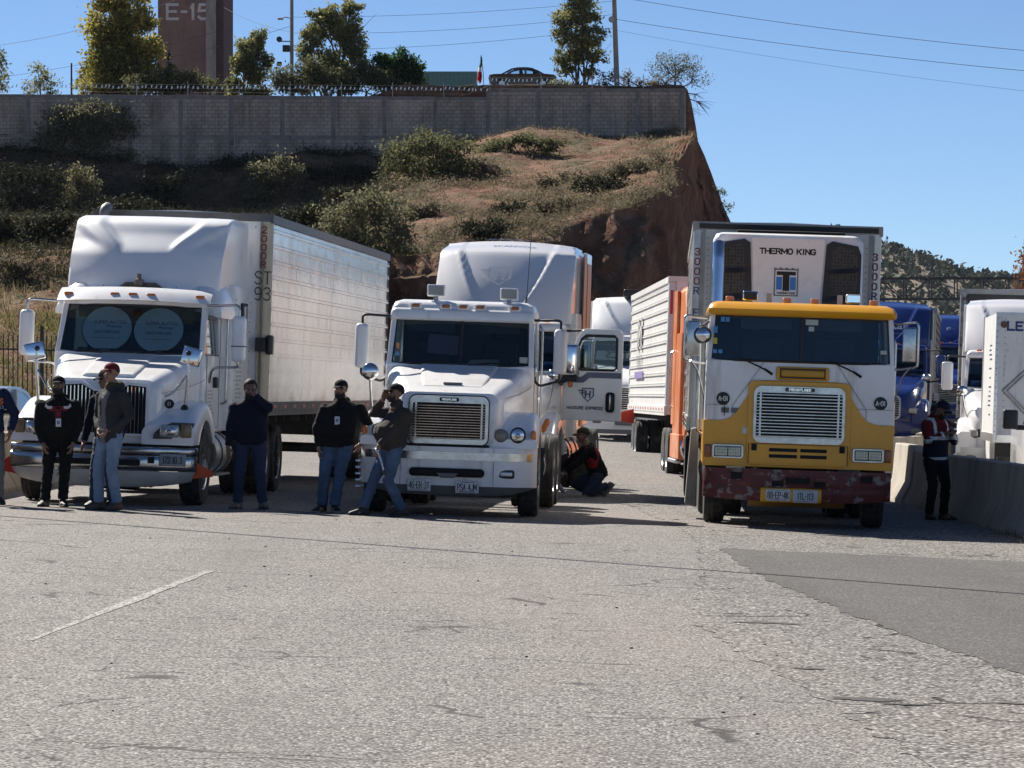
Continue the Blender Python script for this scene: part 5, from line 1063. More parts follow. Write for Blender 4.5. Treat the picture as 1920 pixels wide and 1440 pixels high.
q.sign('ST', .19, (1.19, -.004, 3.16), INK, w=.5, gap=.2, wt=.08); q.sign('93', .19, (1.19, -.004, 2.93), INK, w=.5, gap=.2, wt=.08); q.build('trailer_lettering', tr1, 0)
b = MB().m(BLACK); b.box(1.12, 1.27, -.10, 0, 2.10, 2.30); b.rbox(1.27, 1.36, -.05, .12, 2.06, 2.34, .03, 2); b.build('door_latch', tr1, 20)
b = MB().m(ALU); b.box(1.30, 1.318, .1, .42, 2.06, 2.34); b.build('latch_plate', tr1, 0)

# ------------------------------------------------------------ centre truck: white day cab
t2 = vehicle('semi_truck', 'white day cab truck with slatted chrome grille, centre of the front row', 'truck', -.86, 45.75, 3.2); t2.scale = (.97, 1, 1)
b = MB().m(WHITE)
b.ly([(.10, .60, .95, 1.50, .02, .08), (.15, .66, .93, 1.60, .02, .13), (.4, .72, .92, 1.66, .02, .17), (.9, .84, .92, 1.76, .02, .20), (1.5, .97, .92, 1.90, .02, .20), (1.80, 1.0, .92, 1.965, .02, .18)], 6)
b.ly([(.5, .42, 1.6, 1.685, .02, .05), (.9, .47, 1.68, 1.785, .02, .06), (1.78, .56, 1.85, 1.99, .02, .06)], 4)
for s in (-1, 1): hood_fender(b, s, .50, 1.18, [.10, .13, .2, .3, .42, .55, .66, .8, .95, 1.1, 1.25, 1.4, 1.52, 1.62], lambda y: .99+.38*math.sin(min(1, max(0, (y-.06)/.85))*math.pi/2) if y < .9 else 1.37-.30*smooth(.95, 1.7, y), 1.10, .60, .90)
b.build('hood', t2, 42)
gr = [(u, v) for u, v in rr(-.53, .53, .93, 1.56, .10, 5)]
g = MB().m(CHROME_D); g.prism(gr, 'y', .045, .12); g.m(BLACK_M).prism(rr(-.485, .485, 1.0, 1.465, .03, 3), 'y', .035, .05); g.m(CHROME_D)
for i in range(13): z = 1.012+i*.0345; g.hexa([(-.48, .012, z-.004), (.48, .012, z-.004), (.48, .038, z-.010), (-.48, .038, z-.010), (-.48, .010, z+.005), (.48, .010, z+.005), (.48, .04, z+.000), (-.48, .04, z+.000)])
for x in (-.44, .44): g.box(x-.012, x+.012, .02, .035, 1.0, 1.465)
g.m(BLACK).tube([(u*1.012, .046, 1.245+(v-1.245)*1.015) for u, v in gr]+[(gr[0][0]*1.012, .046, 1.245+(gr[0][1]-1.245)*1.015)], .008, 5, False)
g.m(INK).rbox(-.13, .13, .028, .05, 1.485, 1.535, .02, 3); g.sign('FREIGHTLINER', .027, (0, .028, 1.51), CHROME, w=.46, gap=.18, wt=.2); g.build('grille', t2, 40)
for s in (-1, 1):
    q = MB().m(M('panel_line', (.25, .25, .25), .8)); q.tube([(s*.62, .125, 1.50), (s*.74, .5, 1.55), (s*.88, 1.0, 1.60), (s*.985, 1.5, 1.68), (s*1.005, 1.72, 1.72)], .004, 4); q.tube([(s*.60, .105, .95), (s*.60, .11, 1.2), (s*.66, .2, 1.34)], .004, 4); q.build('hood_seam', t2, 0)
b = MB().m(GREYP); b.rbox(-.13, .13, .55, .58, 1.70, 1.735, .012, 2); b.build('hood_emblem', t2, 40)
sec2 = lambda x: -.02+.34*max(0, (abs(x)-.55)/.63)**2.2
b = MB().m(WHITE2); b.grid(lambda u, v: (lerp(-1.18, 1.18, u), sec2(lerp(-1.18, 1.18, u))+.05*(1-v)**2, lerp(.40, .90, v)), 30, 6, (0, .06, 0)); b.build('bumper', t2, 60)
b = MB().m(GREYP); b.grid(lambda u, v: (lerp(-1.16, 1.16, u), sec2(lerp(-1.16, 1.16, u))+.06+.09*(1-v), lerp(.27+.12*abs(2*u-1)**4, .40, v)), 30, 4, (0, .04, 0)); b.build('bumper_skirt', t2, 60)
b = MB().m(CHROME_D); b.grid(lambda u, v: (lerp(-1.12, 1.12, u), sec2(lerp(-1.12, 1.12, u))-.008, lerp(.735, .835, v)), 30, 2, (0, .01, 0)); b.build('bumper_trim', t2, 60)
b = MB().m(BLACK_M); b.rbox(-.50, .50, -.032, .0, .515, .625, .05, 4); b.box(-.55, .55, .02, .08, .905, .935); b.m(GREYP).hexa([(-.08, -.036, .50), (.10, -.036, .50), (.10, -.03, .50), (-.08, -.03, .50), (-.13, -.036, .56), (.15, -.036, .56), (.15, -.03, .56), (-.13, -.03, .56)]); b.build('bumper_opening', t2, 40)
for s in (-1, 1):
    b = MB().m(M('door_gap', (.2, .2, .2), .8)); b.box(s*.62-.003, s*.62+.003, sec2(.62)-.004, sec2(.62)+.01, .40, .90); b.build('bumper_seam', t2, 0)
    x = s*.79; b = MB().m(BLACK); b.rbox(x-.11, x+.11, sec2(.79)-.006, sec2(.79)+.05, .515, .625, .03, 3); o = b.build('fog_lamp', t2, 40); MB().m(LENS).rbox(x-.085, x+.085, sec2(.79)-.015, sec2(.79)+.02, .535, .605, .02, 3).build('lens', o, 40)
plate(t2, -.36, -.045, .40, '46-ER-3T', .31, .155, 'white licence plate reading 46-ER-3T'); plate(t2, .28, -.045, .39, 'PSA 4JM', .31, .155, 'white licence plate reading PSA 4JM', band=M('plate_violet', (.16, .13, .26), .5))
for s in (-1, 1):
    for j, (x, r_) in enumerate(((.70, .088), (.925, .105))):
        yy = .10; b = MB().m(BLACK if j else GREYP); b.lathe([(.0, -.015), (r_*.86, -.02), (r_, -.01), (r_, .06), (0, .06)], (s*x, yy, 1.065+.012*j), 'y', 24); hl = b.build('headlight', t2, 40)
        q = MB().m(M('dull_lens', (.19, .17, .14), .25, coat=.5) if j == 0 else CHROME); q.lathe([(0, -.035), (r_*.5, -.032), (r_*.82, -.018), (r_*.82, .0), (0, .0)], (s*x, yy, 1.065+.012*j), 'y', 24)
        if j: q.m(LENS).ball((s*x, yy-.035, 1.07), (r_*.35, .02, r_*.35), 12, 8)
        q.build('lens', hl, 50)
    b = MB().m(AMBER); b.rbox(min(s*1.09, s*1.165), max(s*1.09, s*1.165), .115, .22, .985, 1.145, .035, 4); b.build('turn_signal', t2, 50)
    b = MB().m(AMBER); b.T = Matrix.Translation((s*1.22, 1.45, 1.20)) @ Matrix.Rotation(R(s*25), 4, 'Y'); b.rbox(-.04, .04, -.06, .06, -.10, .10, .035, 3); b.m(CHROME).tube([(0, 0, -.1), (-s*.08, 0, -.16), (-s*.16, .05, -.17)], .025, 8); b.build('side_marker', t2, 50)
    wheel(t2, s*1.04, 1.10, side=s, steer=R(1))
    mud_flap(t2, min(s*.9, s*1.2), max(s*.9, s*1.2), 1.78, .3, .9)
axle(t2, 1.1)
cab_shell(t2, WHITE, 1.02, .99, .95, 1.98, 2.58, 2.84, 1.72, 2.05, 2.95, 3.25)
b = MB().m(WHITE); b.lz([(2.56, -1.0, 1.0, 1.99, 2.3, .05), (2.59, -1.01, 1.01, 1.96, 2.3, .07), (2.68, -1.0, 1.0, 1.97, 2.3, .07), (2.72, -.97, .97, 2.02, 2.3, .07)], 5); b.build('roof_brow', t2, 50)
for x in (-.66, -.24, 0, .24, .72): clearance_lamp(t2, x, 2.015, 2.755, .115, .05, M('smoked_orange', (.30, .10, .03), .3, coat=.4), WHITE)
for x, dz_ in ((-.40, .02), (.62, .0)):
    b = MB().m(WHITE2); b.rbox(x-.125, x+.125, 2.22, 2.30, 2.87+dz_, 3.03+dz_, .02, 3); b.m(M('work_lamp_lens', (.24, .24, .22), .3, coat=.5)).box(x-.105, x+.105, 2.213, 2.225, 2.89+dz_, 3.01+dz_); b.m(STEELG).box(x-.03, x+.03, 2.24, 2.28, 2.78, 2.88+dz_); b.build('work_lamp', t2, 30)
b = MB().m(BLACK); b.tube([(.84, 2.4, 2.8), (.86, 2.4, 2.95)], .014, 6); b.tube([(.86, 2.4, 2.95), (.90, 2.4, 3.95)], .005, 5); b.build('antenna', t2)
for s in (-1, 1):
    mirror(t2, s*1.375, 1.78, 2.19, .185, .60, WHITE2, s, [[(s*.98, 2.02, 2.60), (s*1.30, 1.85, 2.61), (s*1.375, 1.85, 2.60), (s*1.375, 1.85, 2.47)], [(s*1.375, 1.85, 1.9), (s*1.375, 1.85, 1.80), (s*1.10, 1.95, 1.72), (s*1.03, 2.0, 1.78), (s*1.02, 2.0, 1.9)]], .16, armmat=BLACK)
    b = MB().m(CHROME); b.rbox(min(s*1.015, s*1.06), max(s*1.015, s*1.06), 1.95, 2.05, 1.84, 2.0, .015, 2); b.build('mirror_bracket', t2, 40)
    b = MB().m(CHROME_D); b.bend([(s*1.02, 2.98, 2.55), (s*1.07, 2.98, 2.5), (s*1.07, 2.98, 1.25), (s*1.02, 2.98, 1.2)], .017, .04); b.build('grab_handle', t2, 50)
    q = MB().m(M('door_gap', (.2, .2, .2), .8))
    for (y0, y1, z0_, z1_) in ((1.86, 1.868, 1.0, 1.95), (2.93, 2.938, 1.0, 2.56), (1.86, 2.938, 1.0, 1.008)): q.box(min(s*1.02, s*1.0335), max(s*1.02, s*1.0335), y0, y1, z0_, z1_)
    q.build('door_seam', t2, 0)
    tank(t2, s*.88, 1.95, 3.2, .64, .30, ALU)
    b = MB().m(BLACK_M); b.box(min(s*.6, s*1.08), max(s*.6, s*1.08), 3.3, 4.0, .5, .95); b.build('tool_box', t2, 0, bevel=.02)
b = MB().m(CHROME); b.bend([(-1.08, .62, 1.30), (-1.12, .58, 1.72), (-1.12, .58, 1.78)], .016, .08); b.ball((-1.12, .56, 1.84), (.115, .06, .115), 20, 12); b.build('convex_mirror', t2, 50)
b = MB().m(CHROME)
for j in range(5): b.rbox(-1.42, -1.22, 1.9, 2.0, .28+j*.085, .315+j*.085, .012, 2)
b.build('cab_step', t2, 40)
b = MB().m(M('pink_card', (.26, .16, .22), .8)); b.hexa([(-.48, 2.02, 2.12), (-.06, 2.02, 2.10), (-.06, 2.03, 2.10), (-.48, 2.03, 2.12), (-.47, 2.10, 2.38), (-.05, 2.10, 2.36), (-.05, 2.11, 2.36), (-.47, 2.11, 2.38)]); b.build('paper_sign', t2, 0)
b = MB().m(M('loose_papers', (.50, .50, .48), .8)); b.hexa([(.10, 1.80, 1.97), (.55, 1.82, 1.97), (.5, 2.1, 1.97), (.12, 2.1, 1.97), (.10, 1.80, 1.99), (.55, 1.82, 2.02), (.5, 2.1, 2.06), (.12, 2.1, 2.05)]); b.box(-.7, -.3, 1.8, 2.0, 1.96, 1.985); b.rbox(.82, .93, 1.78, 1.8, 2.02, 2.10, .004, 2); b.build('papers', t2, 0)
b = MB().m(M('sticker_blue', (.10, .25, .45), .6)); b.box(-.90, -.84, 1.765, 1.770, 2.07, 2.12); b.m(AMBER).box(-.89, -.85, 1.80, 1.805, 2.17, 2.24); b.build('sticker', t2, 0)
chassis(t2, .4, 6.5)
for y in (4.75, 6.05):
    axle(t2, y)
    for s in (-1, 1): wheel(t2, s*1.08, y, side=s, dual=True, rim=CHROME_D)
# ------------------------------------------------------------ right truck: yellow and white cabover with refrigerated trailer
t3 = vehicle('semi_truck', 'yellow and white flat nosed cabover truck with rusty red bumper, right of the front row', 'truck', 3.64, 45.6, 2.5)
cab_shell(t3, WHITE2, 1.21, 1.17, .78, 2.15, 2.72, 2.80, .06, .14, 1.25, 2.15, wipers=False, pillar=.06)
b = MB().m(YELLOW); b.lz([(2.715, -1.18, 1.18, .06, 2.17, .06), (2.74, -1.215, 1.215, .00, 2.2, .08), (2.80, -1.215, 1.215, -.02, 2.2, .10), (2.86, -1.18, 1.18, .06, 2.18, .12), (2.90, -1.10, 1.10, .25, 2.1, .14)], 5); b.build('roof_visor', t3, 60)
half = [(1.222, .775), (1.222, 1.36), (1.0, 1.362), (.88, 1.40), (.80, 1.48), (.70, 1.64), (.62, 1.77), (.585, 1.85), (.53, 1.885), (.45, 1.895)]
pan = [(-x, z) for x, z in reversed(half)]; pan = half+[(-x, z) for x, z in reversed(half)]
b = MB().m(YELLOW); b.prism(pan, 'y', .038, .075)
for s in (-1, 1): b.box(min(s*1.21, s*1.224), max(s*1.21, s*1.224), .075, 2.14, .80, 1.36)
yp = b.build('yellow_panel', t3, 0, bevel=.006)
b = MB().m(YELLOW); b.prism(rr(-.66, .66, .80, 1.885, .08, 5), 'y', .012, .037); b.build('grille_surround', t3, 30, bevel=.008)
go = rr(-.585, .585, 1.09, 1.82, .10, 6); g = MB().m(CHROME_D); g.prism(go, 'y', -.03, .012); g.m(BLACK_M).prism(rr(-.55, .55, 1.165, 1.735, .03, 3), 'y', -.036, -.028); g.m(CHROME_D)
for i in range(14): z = 1.175+i*.041; g.hexa([(-.55, -.065, z-.005), (.55, -.065, z-.005), (.55, -.036, z-.012), (-.55, -.036, z-.012), (-.55, -.065, z+.006), (.55, -.065, z+.006), (.55, -.036, z-.001), (-.55, -.036, z-.001)])
for x in (-.50, .50): g.box(x-.012, x+.012, -.05, -.036, 1.17, 1.735)
g.m(M('badge_grey', (.10, .10, .10), .4, .4)).rbox(-.19, .19, -.05, -.028, 1.755, 1.805, .02, 3); g.sign('FREIGHTLINER', .036, (0, -.05, 1.78), CHROME, w=.5, gap=.2, wt=.2); g.build('grille', t3, 40)
b = MB().m(YELLOW); b.prism(rr(-.62, .62, .83, 1.07, .02, 2), 'y', .0, .0115); b.build('lower_panel', t3, 0, bevel=.003)
b = MB().m(BLACK_M)
for x0, x1 in ((-.37, -.01), (.03, .37)):
    for z in (.90, .98): b.box(x0, x1, -.004, .003, z, z+.045)
for s in (-1, 1): b.rbox(min(s*.53, s*.60), max(s*.53, s*.60), -.02, .004, .985, 1.07, .01, 2); b.box(min(s*.632, s*.640), max(s*.632, s*.640), .008, .0125, .82, 1.08)
b.box(-.62, .62, .008, .0125, 1.074, 1.080); b.build('lower_vent', t3, 20)
b = MB().m(YELLOW); b.rbox(-.31, .37, .01, .06, 1.905, 2.075, .03, 3); b.m(BLACK).rbox(-.265, .325, .004, .012, 1.925, 2.055, .004, 4); b.m(M('dark_yellow', (.50, .26, .015), .4)).rbox(-.25, .31, -.012, .01, 1.945, 2.035, .02, 4); b.build('nose_marker', t3, 50)
for s in (-1, 1):
    b = MB().m(CHROME_D); b.prism(rr(min(s*.70, s*1.10), max(s*.70, s*1.10), .875, 1.055, .03, 4), 'y', -.02, .04); hb_ = b.build('headlight', t3, 0, bevel=.006)
    q = MB().m(BLACK); q.prism(rr(min(s*.725, s*1.075), max(s*.725, s*1.075), .897, 1.033, .01, 2), 'y', -.026, -.018); q.m(LED)
    for x0, x1 in ((.735, .895), (.905, 1.065)): q.rbox(min(s*x0, s*x1), max(s*x0, s*x1), -.036, -.02, .905, 1.025, .012, 2)
    q.m(BLACK)
    for x0 in (.735, .905):
        for i in range(1, 5): q.box(s*(x0+i*.032)-.0015, s*(x0+i*.032)+.0015, -.0375, -.036, .91, 1.02)
        for i in range(1, 3): q.box(min(s*(x0+.005), s*(x0+.155)), max(s*(x0+.005), s*(x0+.155)), -.0375, -.036, .905+i*.04-.0015, .905+i*.04+.0015)
    q.build('lens', hb_, 0)
    b = MB().m(M('brown_marker', (.28, .07, .02), .3, coat=.4)); b.rbox(min(s*1.11, s*1.20), max(s*1.11, s*1.20), .02, .12, .88, 1.05, .02, 3); b.build('turn_signal', t3, 40)
    b = MB().m(INK); b.lathe([(0, 0), (.085, 0), (.085, .008), (0, .008)], (s*1.01+.03, .048, 1.64), 'y', 24); b.sign('A-01', .065, (s*1.01+.03, .047, 1.64), PLATE, w=.45, gap=.15, wt=.2); b.build('number_badge', t3, 30)
    b = MB().m(BLACK_M); x0 = -.52 if s < 0 else .62; b.tube([(x0-.26, .03, 2.17), (x0, -.0, 2.06), (x0+.14, -.02, 1.985)], [.008, .012, .008], 6); b.tube([(x0+.05, -.01, 2.04), (x0+.16, -.025, 1.97)], [.016, .02], 6); b.build('wiper', t3)
    wheel(t3, s*1.04, 1.32, side=s, rim=WHITE2)
    q = MB().m(M('door_gap', (.2, .2, .2), .8)); 
    for (y0, y1, z0_, z1_) in ((.32, .328, .9, 2.15), (1.25, 1.258, .9, 2.7)): q.box(min(s*1.21, s*1.226), max(s*1.21, s*1.226), y0, y1, z0_, z1_)
    q.build('door_seam', t3, 0)
    b = MB().m(CHROME_D); b.bend([(s*1.22, 1.35, 2.5), (s*1.29, 1.35, 2.46), (s*1.29, 1.35, 1.2), (s*1.22, 1.35, 1.15)], .018, .04); b.build('grab_handle', t3, 50)
    tank(t3, s*.92, 2.35, 3.6, .68, .31, ALU)
b = MB().m(BLACK_M); b.box(-.965, -.955, .03, .045, 1.42, 1.55)
b.m(GREYP); b.rbox(-1.0, -.90, .045, .055, 1.46, 1.525, .004, 2); b.rbox(-.875, -.775, .045, .055, 1.46, 1.525, .004, 2); b.m(PLATE).box(-.72, -.64, .030, .039, 1.20, 1.28); b.build('intake_cover', t3, 0)
q = MB().m(M('panel_line', (.30, .30, .30), .8))
for s in (-1, 1): q.tube([(s*.46, .052, 2.14), (s*.62, .052, 1.9), (s*.86, .05, 1.55), (s*.86, .05, 1.38)], .004, 4)
q.box(-1.2, -.92, .045, .0585, 1.555, 1.559); q.box(.72, 1.2, .045, .0585, 1.555, 1.559); q.build('panel_seam', t3, 0)
RUSTB = M('rusty_red_bumper', (.13, .022, .022), .55, var=.45, vscale=4, bump=.35, bscale=9, spots=[(5.5, .57, (.20, .17, .16)), (8, .64, (.03, .025, .025)), (13, .66, (.34, .15, .03))], streak=((3, 3, 9), .60, .78, (.24, .10, .09)))
sec3 = lambda x: -.10+.22*max(0, (abs(x)-.85)/.36)**2
b = MB().m(RUSTB); b.grid(lambda u, v: (lerp(-1.21, 1.21, u), sec3(lerp(-1.21, 1.21, u))+.05*(1-v)**3+(.012 if .40 < v < .48 else 0), lerp(.34+.04*(abs(2*u-1)**3), .75, v)), 36, 12, (0, .09, 0)); b.build('bumper', t3, 50)
b = MB().m(YELLOW); b.rbox(-.47, .32, -.108, -.05, .33, .52, .03, 3); b.m(M('dark_yellow_valance', (.30, .16, .02), .6, var=.3)).grid(lambda u, v: (lerp(-.62, .62, u), -.04+.16*(1-v), lerp(.27, .35, v)), 10, 3, (0, .03, 0)); b.build('plate_panel', t3, 40)
b = MB().m(BLACK_M); P_ = [(-.86, -.70, .61, .71), (-.33, -.18, .53, .62), (-.15, .16, .57, .66), (.21, .36, .53, .62), (.80, .96, .61, .71)]
for x0, x1, z0_, z1_ in P_: yy = min(sec3(x0), sec3(x1)); b.rbox(x0, x1, yy-.012, yy+.05, z0_, z1_, .012, 2)
b.m(RUSTB)
for x0, x1, z0_, z1_ in P_: yy = min(sec3(x0), sec3(x1)); b.tube([(x0, yy-.012, z0_), (x1, yy-.012, z0_), (x1, yy-.012, z1_), (x0, yy-.012, z1_), (x0, yy-.012, z0_)], .010, 5, False)
b.build('bumper_opening', t3, 30)
plate(t3, -.24, -.125, .425, '88-EP-4K', .31, .155, 'white licence plate reading 88-EP-4K'); plate(t3, .11, -.125, .42, '1TL-113', .32, .165, 'pale licence plate reading 1TL-113', M('plate_grey_blue', (.50, .55, .56), .4, var=.2, vscale=10))
for x in (-.93, -.19, .17, .93): clearance_lamp(t3, x, .42, 2.935, .11, .07, M('faded_orange_lamp', (.62, .25, .12), .4))
for x, k in ((-.66, 0), (.68, 1)):
    b = MB().m(CHROME if k == 0 else STEELG); b.rbox(x-.10, x+.10, .62, .72, 2.93, 3.05, .025, 3); b.m(MIRR if k else BLACK).box(x-.085, x+.085, .612, .622, 2.945, 3.035); b.build('work_lamp', t3, 40)
b = MB().m(STEELG)
for x in (-.42, .50): b.box(x-.035, x+.035, .55, .556, 2.88, 3.03)
b.build('antenna_bracket', t3, 0)
b = MB().m(CHROME); b.tube([(-1.06, 2.75, .9), (-1.06, 2.75, 3.55), (-1.06, 2.77, 3.62), (-1.06, 2.86, 3.75)], .085, 16); b.build('exhaust_stack', t3, 50)
q = MB().m(M('sticker_blue2', (.08, .28, .60), .6)); q.box(-1.04, -.99, .105, .112, 2.63, 2.69); q.box(-.98, -.93, .105, .112, 2.63, 2.69); q.box(-1.13, -1.08, .088, .092, 2.48, 2.57); q.box(-1.13, -1.08, .075, .08, 2.22, 2.27); q.box(-1.06, -1.01, .07, .075, 2.22, 2.27)
q.m(M('sticker_yellow', (.60, .55, .08), .6)).box(-1.13, -1.08, .08, .086, 2.34, 2.42); q.m(M('sticker_pale', (.42, .48, .44), .6)); q.box(.05, .21, .105, .112, 2.62, 2.69); q.box(.09, .16, .1, .106, 2.54, 2.60); q.box(1.02, 1.10, .078, .084, 2.27, 2.32); q.build('sticker', t3, 0)
# mirrors: stainless west coast mirror at the right, round spot mirror and frame at the left
for s in (-1, 1):
    b = MB().m(CHROME_D); b.bend([(s*1.20, .30, 2.66), (s*1.50, .12, 2.70), (s*1.50, .12, 2.12), (s*1.20, .34, 2.08)], .018, .05); b.bend([(s*1.21, .35, 1.62), (s*1.32, .2, 2.0), (s*1.42, .12, 2.12)], .012, .08); b.rbox(min(s*1.30, s*1.47), max(s*1.30, s*1.47), .06, .12, 2.18, 2.63, .02, 3); o = b.build('mirror', t3, 50)
    MB().m(MIRR).box(min(s*1.32, s*1.45), max(s*1.32, s*1.45), .121, .127, 2.2, 2.61).build('mirror_glass', o, 0)
b = MB().m(BLACK); b.lathe([(.02, -.02), (.10, -.01), (.115, .04), (.08, .10), (.02, .12)], (-1.27, -.02, 2.45), 'y', 24); b.m(CHROME).lathe([(0, -.034), (.075, -.03), (.09, -.015), (.02, -.01)], (-1.27, -.02, 2.45), 'y', 24); b.m(CHROME_D).tube([(-1.2, .1, 2.62), (-1.27, .02, 2.56)], .02, 8); b.build('spot_mirror', t3, 50)
b = MB().m(M('grey_rubber_guard', (.22, .22, .21), .7, var=.35, vscale=6, streak=((9, 9, .6), .5, .7, (.38, .38, .37)))); b.hexa([(-1.42, 2.25, .20), (-1.26, 2.25, .16), (-1.26, 2.9, .16), (-1.42, 2.9, .20), (-1.36, 2.25, 1.22), (-1.26, 2.25, 1.24), (-1.26, 2.9, 1.24), (-1.36, 2.9, 1.22)]); b.build('side_guard', t3, 0, bevel=.015)
chassis(t3, .6, 6.6); axle(t3, 1.32)
for y in (4.9, 6.2):
    axle(t3, y)
    for s in (-1, 1): wheel(t3, s*1.08, y, side=s, dual=True)
a_ = R(2.5); tr3 = vehicle('semi_trailer', 'white refrigerated trailer with cooling unit behind the yellow cabover truck', 'trailer', 3.51+math.sin(a_)*3.45+.02, 45.6+math.cos(a_)*3.45, 2.5)
fw = trailer(tr3, 12.2, 2.6, 1.2, 4.07, 0, ALS, front=M('reefer_front', (.60, .60, .57), .45, .2, var=.12, vscale=2, spots=(8, .68, (.35, .33, .30))), post=M('steel_post', (.55, .55, .53), .35, .75, var=.3, vscale=3))
b = MB().m(M('rivet', (.14, .14, .14), .5, .5))
for s in (-1, 1):
    for z in np.arange(1.4, 3.8, .085): b.ball((s*1.09, .028, z), .009, 6, 4)
for x in np.arange(-1.1, 1.1, .1): b.ball((x, .028, 3.86), .009, 6, 4)
b.build('front_rivet', tr3)
b = MB().m(M('soot_black', (.03, .03, .03), .8)); b.box(-1.22, 1.25, -.03, .02, 3.985, 4.055); b.build('top_gutter', tr3, 0)
ru = MB().m(WHITE3); ru.lz([(1.9, -1.03, 1.03, -.46, .028, .10), (3.0, -1.03, 1.03, -.46, .028, .10), (3.82, -1.03, 1.03, -.46, .028, .12), (3.90, -.99, .99, -.44, .028, .12), (3.925, -.92, .92, -.38, .028, .14)], 5); unit = ru.build('cooling_unit', tr3, 50)
ru = MB().m(WHITE3); ru.prism([(-.40, 2.0), (.38, 2.0), (.50, 3.86), (-.50, 3.86)], 'y', -.505, -.455); ru.sign('THERMO KING', .086, (-.01, -.505, 3.68), INK, w=.66, gap=.20, wt=.22)
em = (-.02, 3.27); ru.m(GREYP).prism([(em[0]-.165, em[1]-.20), (em[0]+.165, em[1]-.20), (em[0]+.165, em[1]+.19)]+[(em[0]+.165-.33*i/12, em[1]+.19-.022*(i % 3 == 1)-.012*(i % 3 == 2)) for i in range(1, 12)]+[(em[0]-.165, em[1]+.19)], 'y', -.511, -.504)
ru.m(WHITE3).prism(rr(em[0]-.148, em[0]+.148, em[1]-.185, em[1]+.155, .01, 2), 'y', -.515, -.510); ru.m(M('emblem_blue', (.03, .22, .62), .4))
for s in (-1, 1): ru.prism([(em[0]+s*.055, em[1]-.115), (em[0]+s*.135, em[1]-.115), (em[0]+s*.135, em[1]+.06), (em[0]+s*.055, em[1]+.06)][::s], 'y', -.519, -.514)
ru.m(INK).prism([(em[0]-.045, em[1]-.13), (em[0]+.045, em[1]-.13), (em[0]+.045, em[1]+.085), (em[0]+.13, em[1]+.085), (em[0]+.13, em[1]+.135), (em[0]-.13, em[1]+.135), (em[0]-.13, em[1]+.085), (em[0]-.045, em[1]+.085)], 'y', -.522, -.514); ru.sign('THERMO KING', .03, (em[0], -.516, em[1]-.160), INK, w=.62, gap=.2, wt=.2); ru.build('centre_panel', unit, 0)
HEX = bpy.data.materials.new('honeycomb_grille'); HEX.use_nodes = True
def hexmat(m):
    N = m.node_tree.nodes; L = m.node_tree.links; b = N['Principled BSDF']; v = N.new('ShaderNodeTexVoronoi'); v.feature = 'DISTANCE_TO_EDGE'; v.inputs['Scale'].default_value = 22; v.inputs['Randomness'].default_value = .15
    r = N.new('ShaderNodeValToRGB'); r.color_ramp.elements[0].position = .12; r.color_ramp.elements[0].color = (.05, .048, .045, 1); r.color_ramp.elements[1].position = .2; r.color_ramp.elements[1].color = (.008, .008, .008, 1)
    L.new(N.new('ShaderNodeTexCoord').outputs['Object'], v.inputs['Vector']); L.new(v.outputs['Distance'], r.inputs[0]); L.new(r.outputs[0], b.inputs['Base Color'])
hexmat(HEX)
for s in (-1, 1):
    b = MB().m(BLACK); pts = [(s*.42, 1.95), (s*.985, 1.95), (s*1.0, 3.66), (s*.95, 3.78), (s*.60, 3.84), (s*.52, 3.79)][::s]
    b.prism(pts, 'y', -.475, -.455); b.m(HEX).prism([(s*.52, 2.0), (s*.95, 2.0), (s*.955, 3.62), (s*.90, 3.72), (s*.64, 3.78), (s*.60, 3.70)][::s], 'y', -.482, -.474); b.m(BLACK)
    for i, z in enumerate((2.30, 2.66, 3.02, 3.38)): b.grid(lambda u, v: (s*lerp(.54, .985, u), -.50-.03*math.sin(math.pi*u)*(1-v), z+.06*v+.05*u*(1 if s > 0 else -.2)), 6, 2, (0, .02, 0))
    b.build('vent_grille', unit, 40)
b = MB().m(BLACK_M); b.lathe([(.0, -.44), (.50, -.44), (.55, -.40), (.55, -.1), (0, -.1)], (0, 0, 0), 'y', 6) if 0 else b.rbox(-.72, .78, -.36, -.06, 3.88, 3.97, .04, 4); b.build('unit_top_rim', unit, 50)
q = MB(); 
for x in (-1.235, 1.215):
    vtext(q, '3000', .17, x, -.004, 3.66, REDINK, .135); vtext(q, 'R', .17, x, -.004, 3.12, NAVYINK, .1); vtext(q, 'FRAN', .17, x, -.004, 2.82, NAVYINK, .145)
q.build('trailer_lettering', tr3, 0)

# ------------------------------------------------------------ aerodynamic sleeper tractors (behind and at the right)
def shield(mb, c, s, mat, mat2, right=(1, 0, 0), up=(0, 0, 1)):
    rt, u = Vector(right).normalized(), Vector(up).normalized(); n = rt.cross(u); c = Vector(c)
    def P(pts, off): return [c+rt*(x*s)+u*(y*s)+n*off for x, y in pts]
    out = [(-.5, .5), (.5, .5), (.5, -.15), (0, -.62), (-.5, -.15)]; inn = [(x*.8, y*.82) for x, y in out]
    mb.m(mat); 
    for i in range(5): j = (i+1) % 5; mb.add(P([out[i], out[j], inn[j], inn[i]], .003), [(0, 3, 2, 1)])
    for pts in ([(-.22, .28), (-.08, .28), (-.12, -.28), (-.26, -.28)], [(.12, .28), (.26, .28), (.22, -.28), (.08, -.28)], [(-.14, .05), (.14, .05), (.14, -.05), (-.14, -.05)], [(-.85, .34), (-.2, .34), (-.2, .24), (-.75, .24)], [(-.75, .18), (-.2, .18), (-.2, .10), (-.68, .10)], [(-.66, .04), (-.2, .04), (-.2, -.03), (-.6, -.03)]): mb.add(P(pts, .004), [(0, 3, 2, 1)])
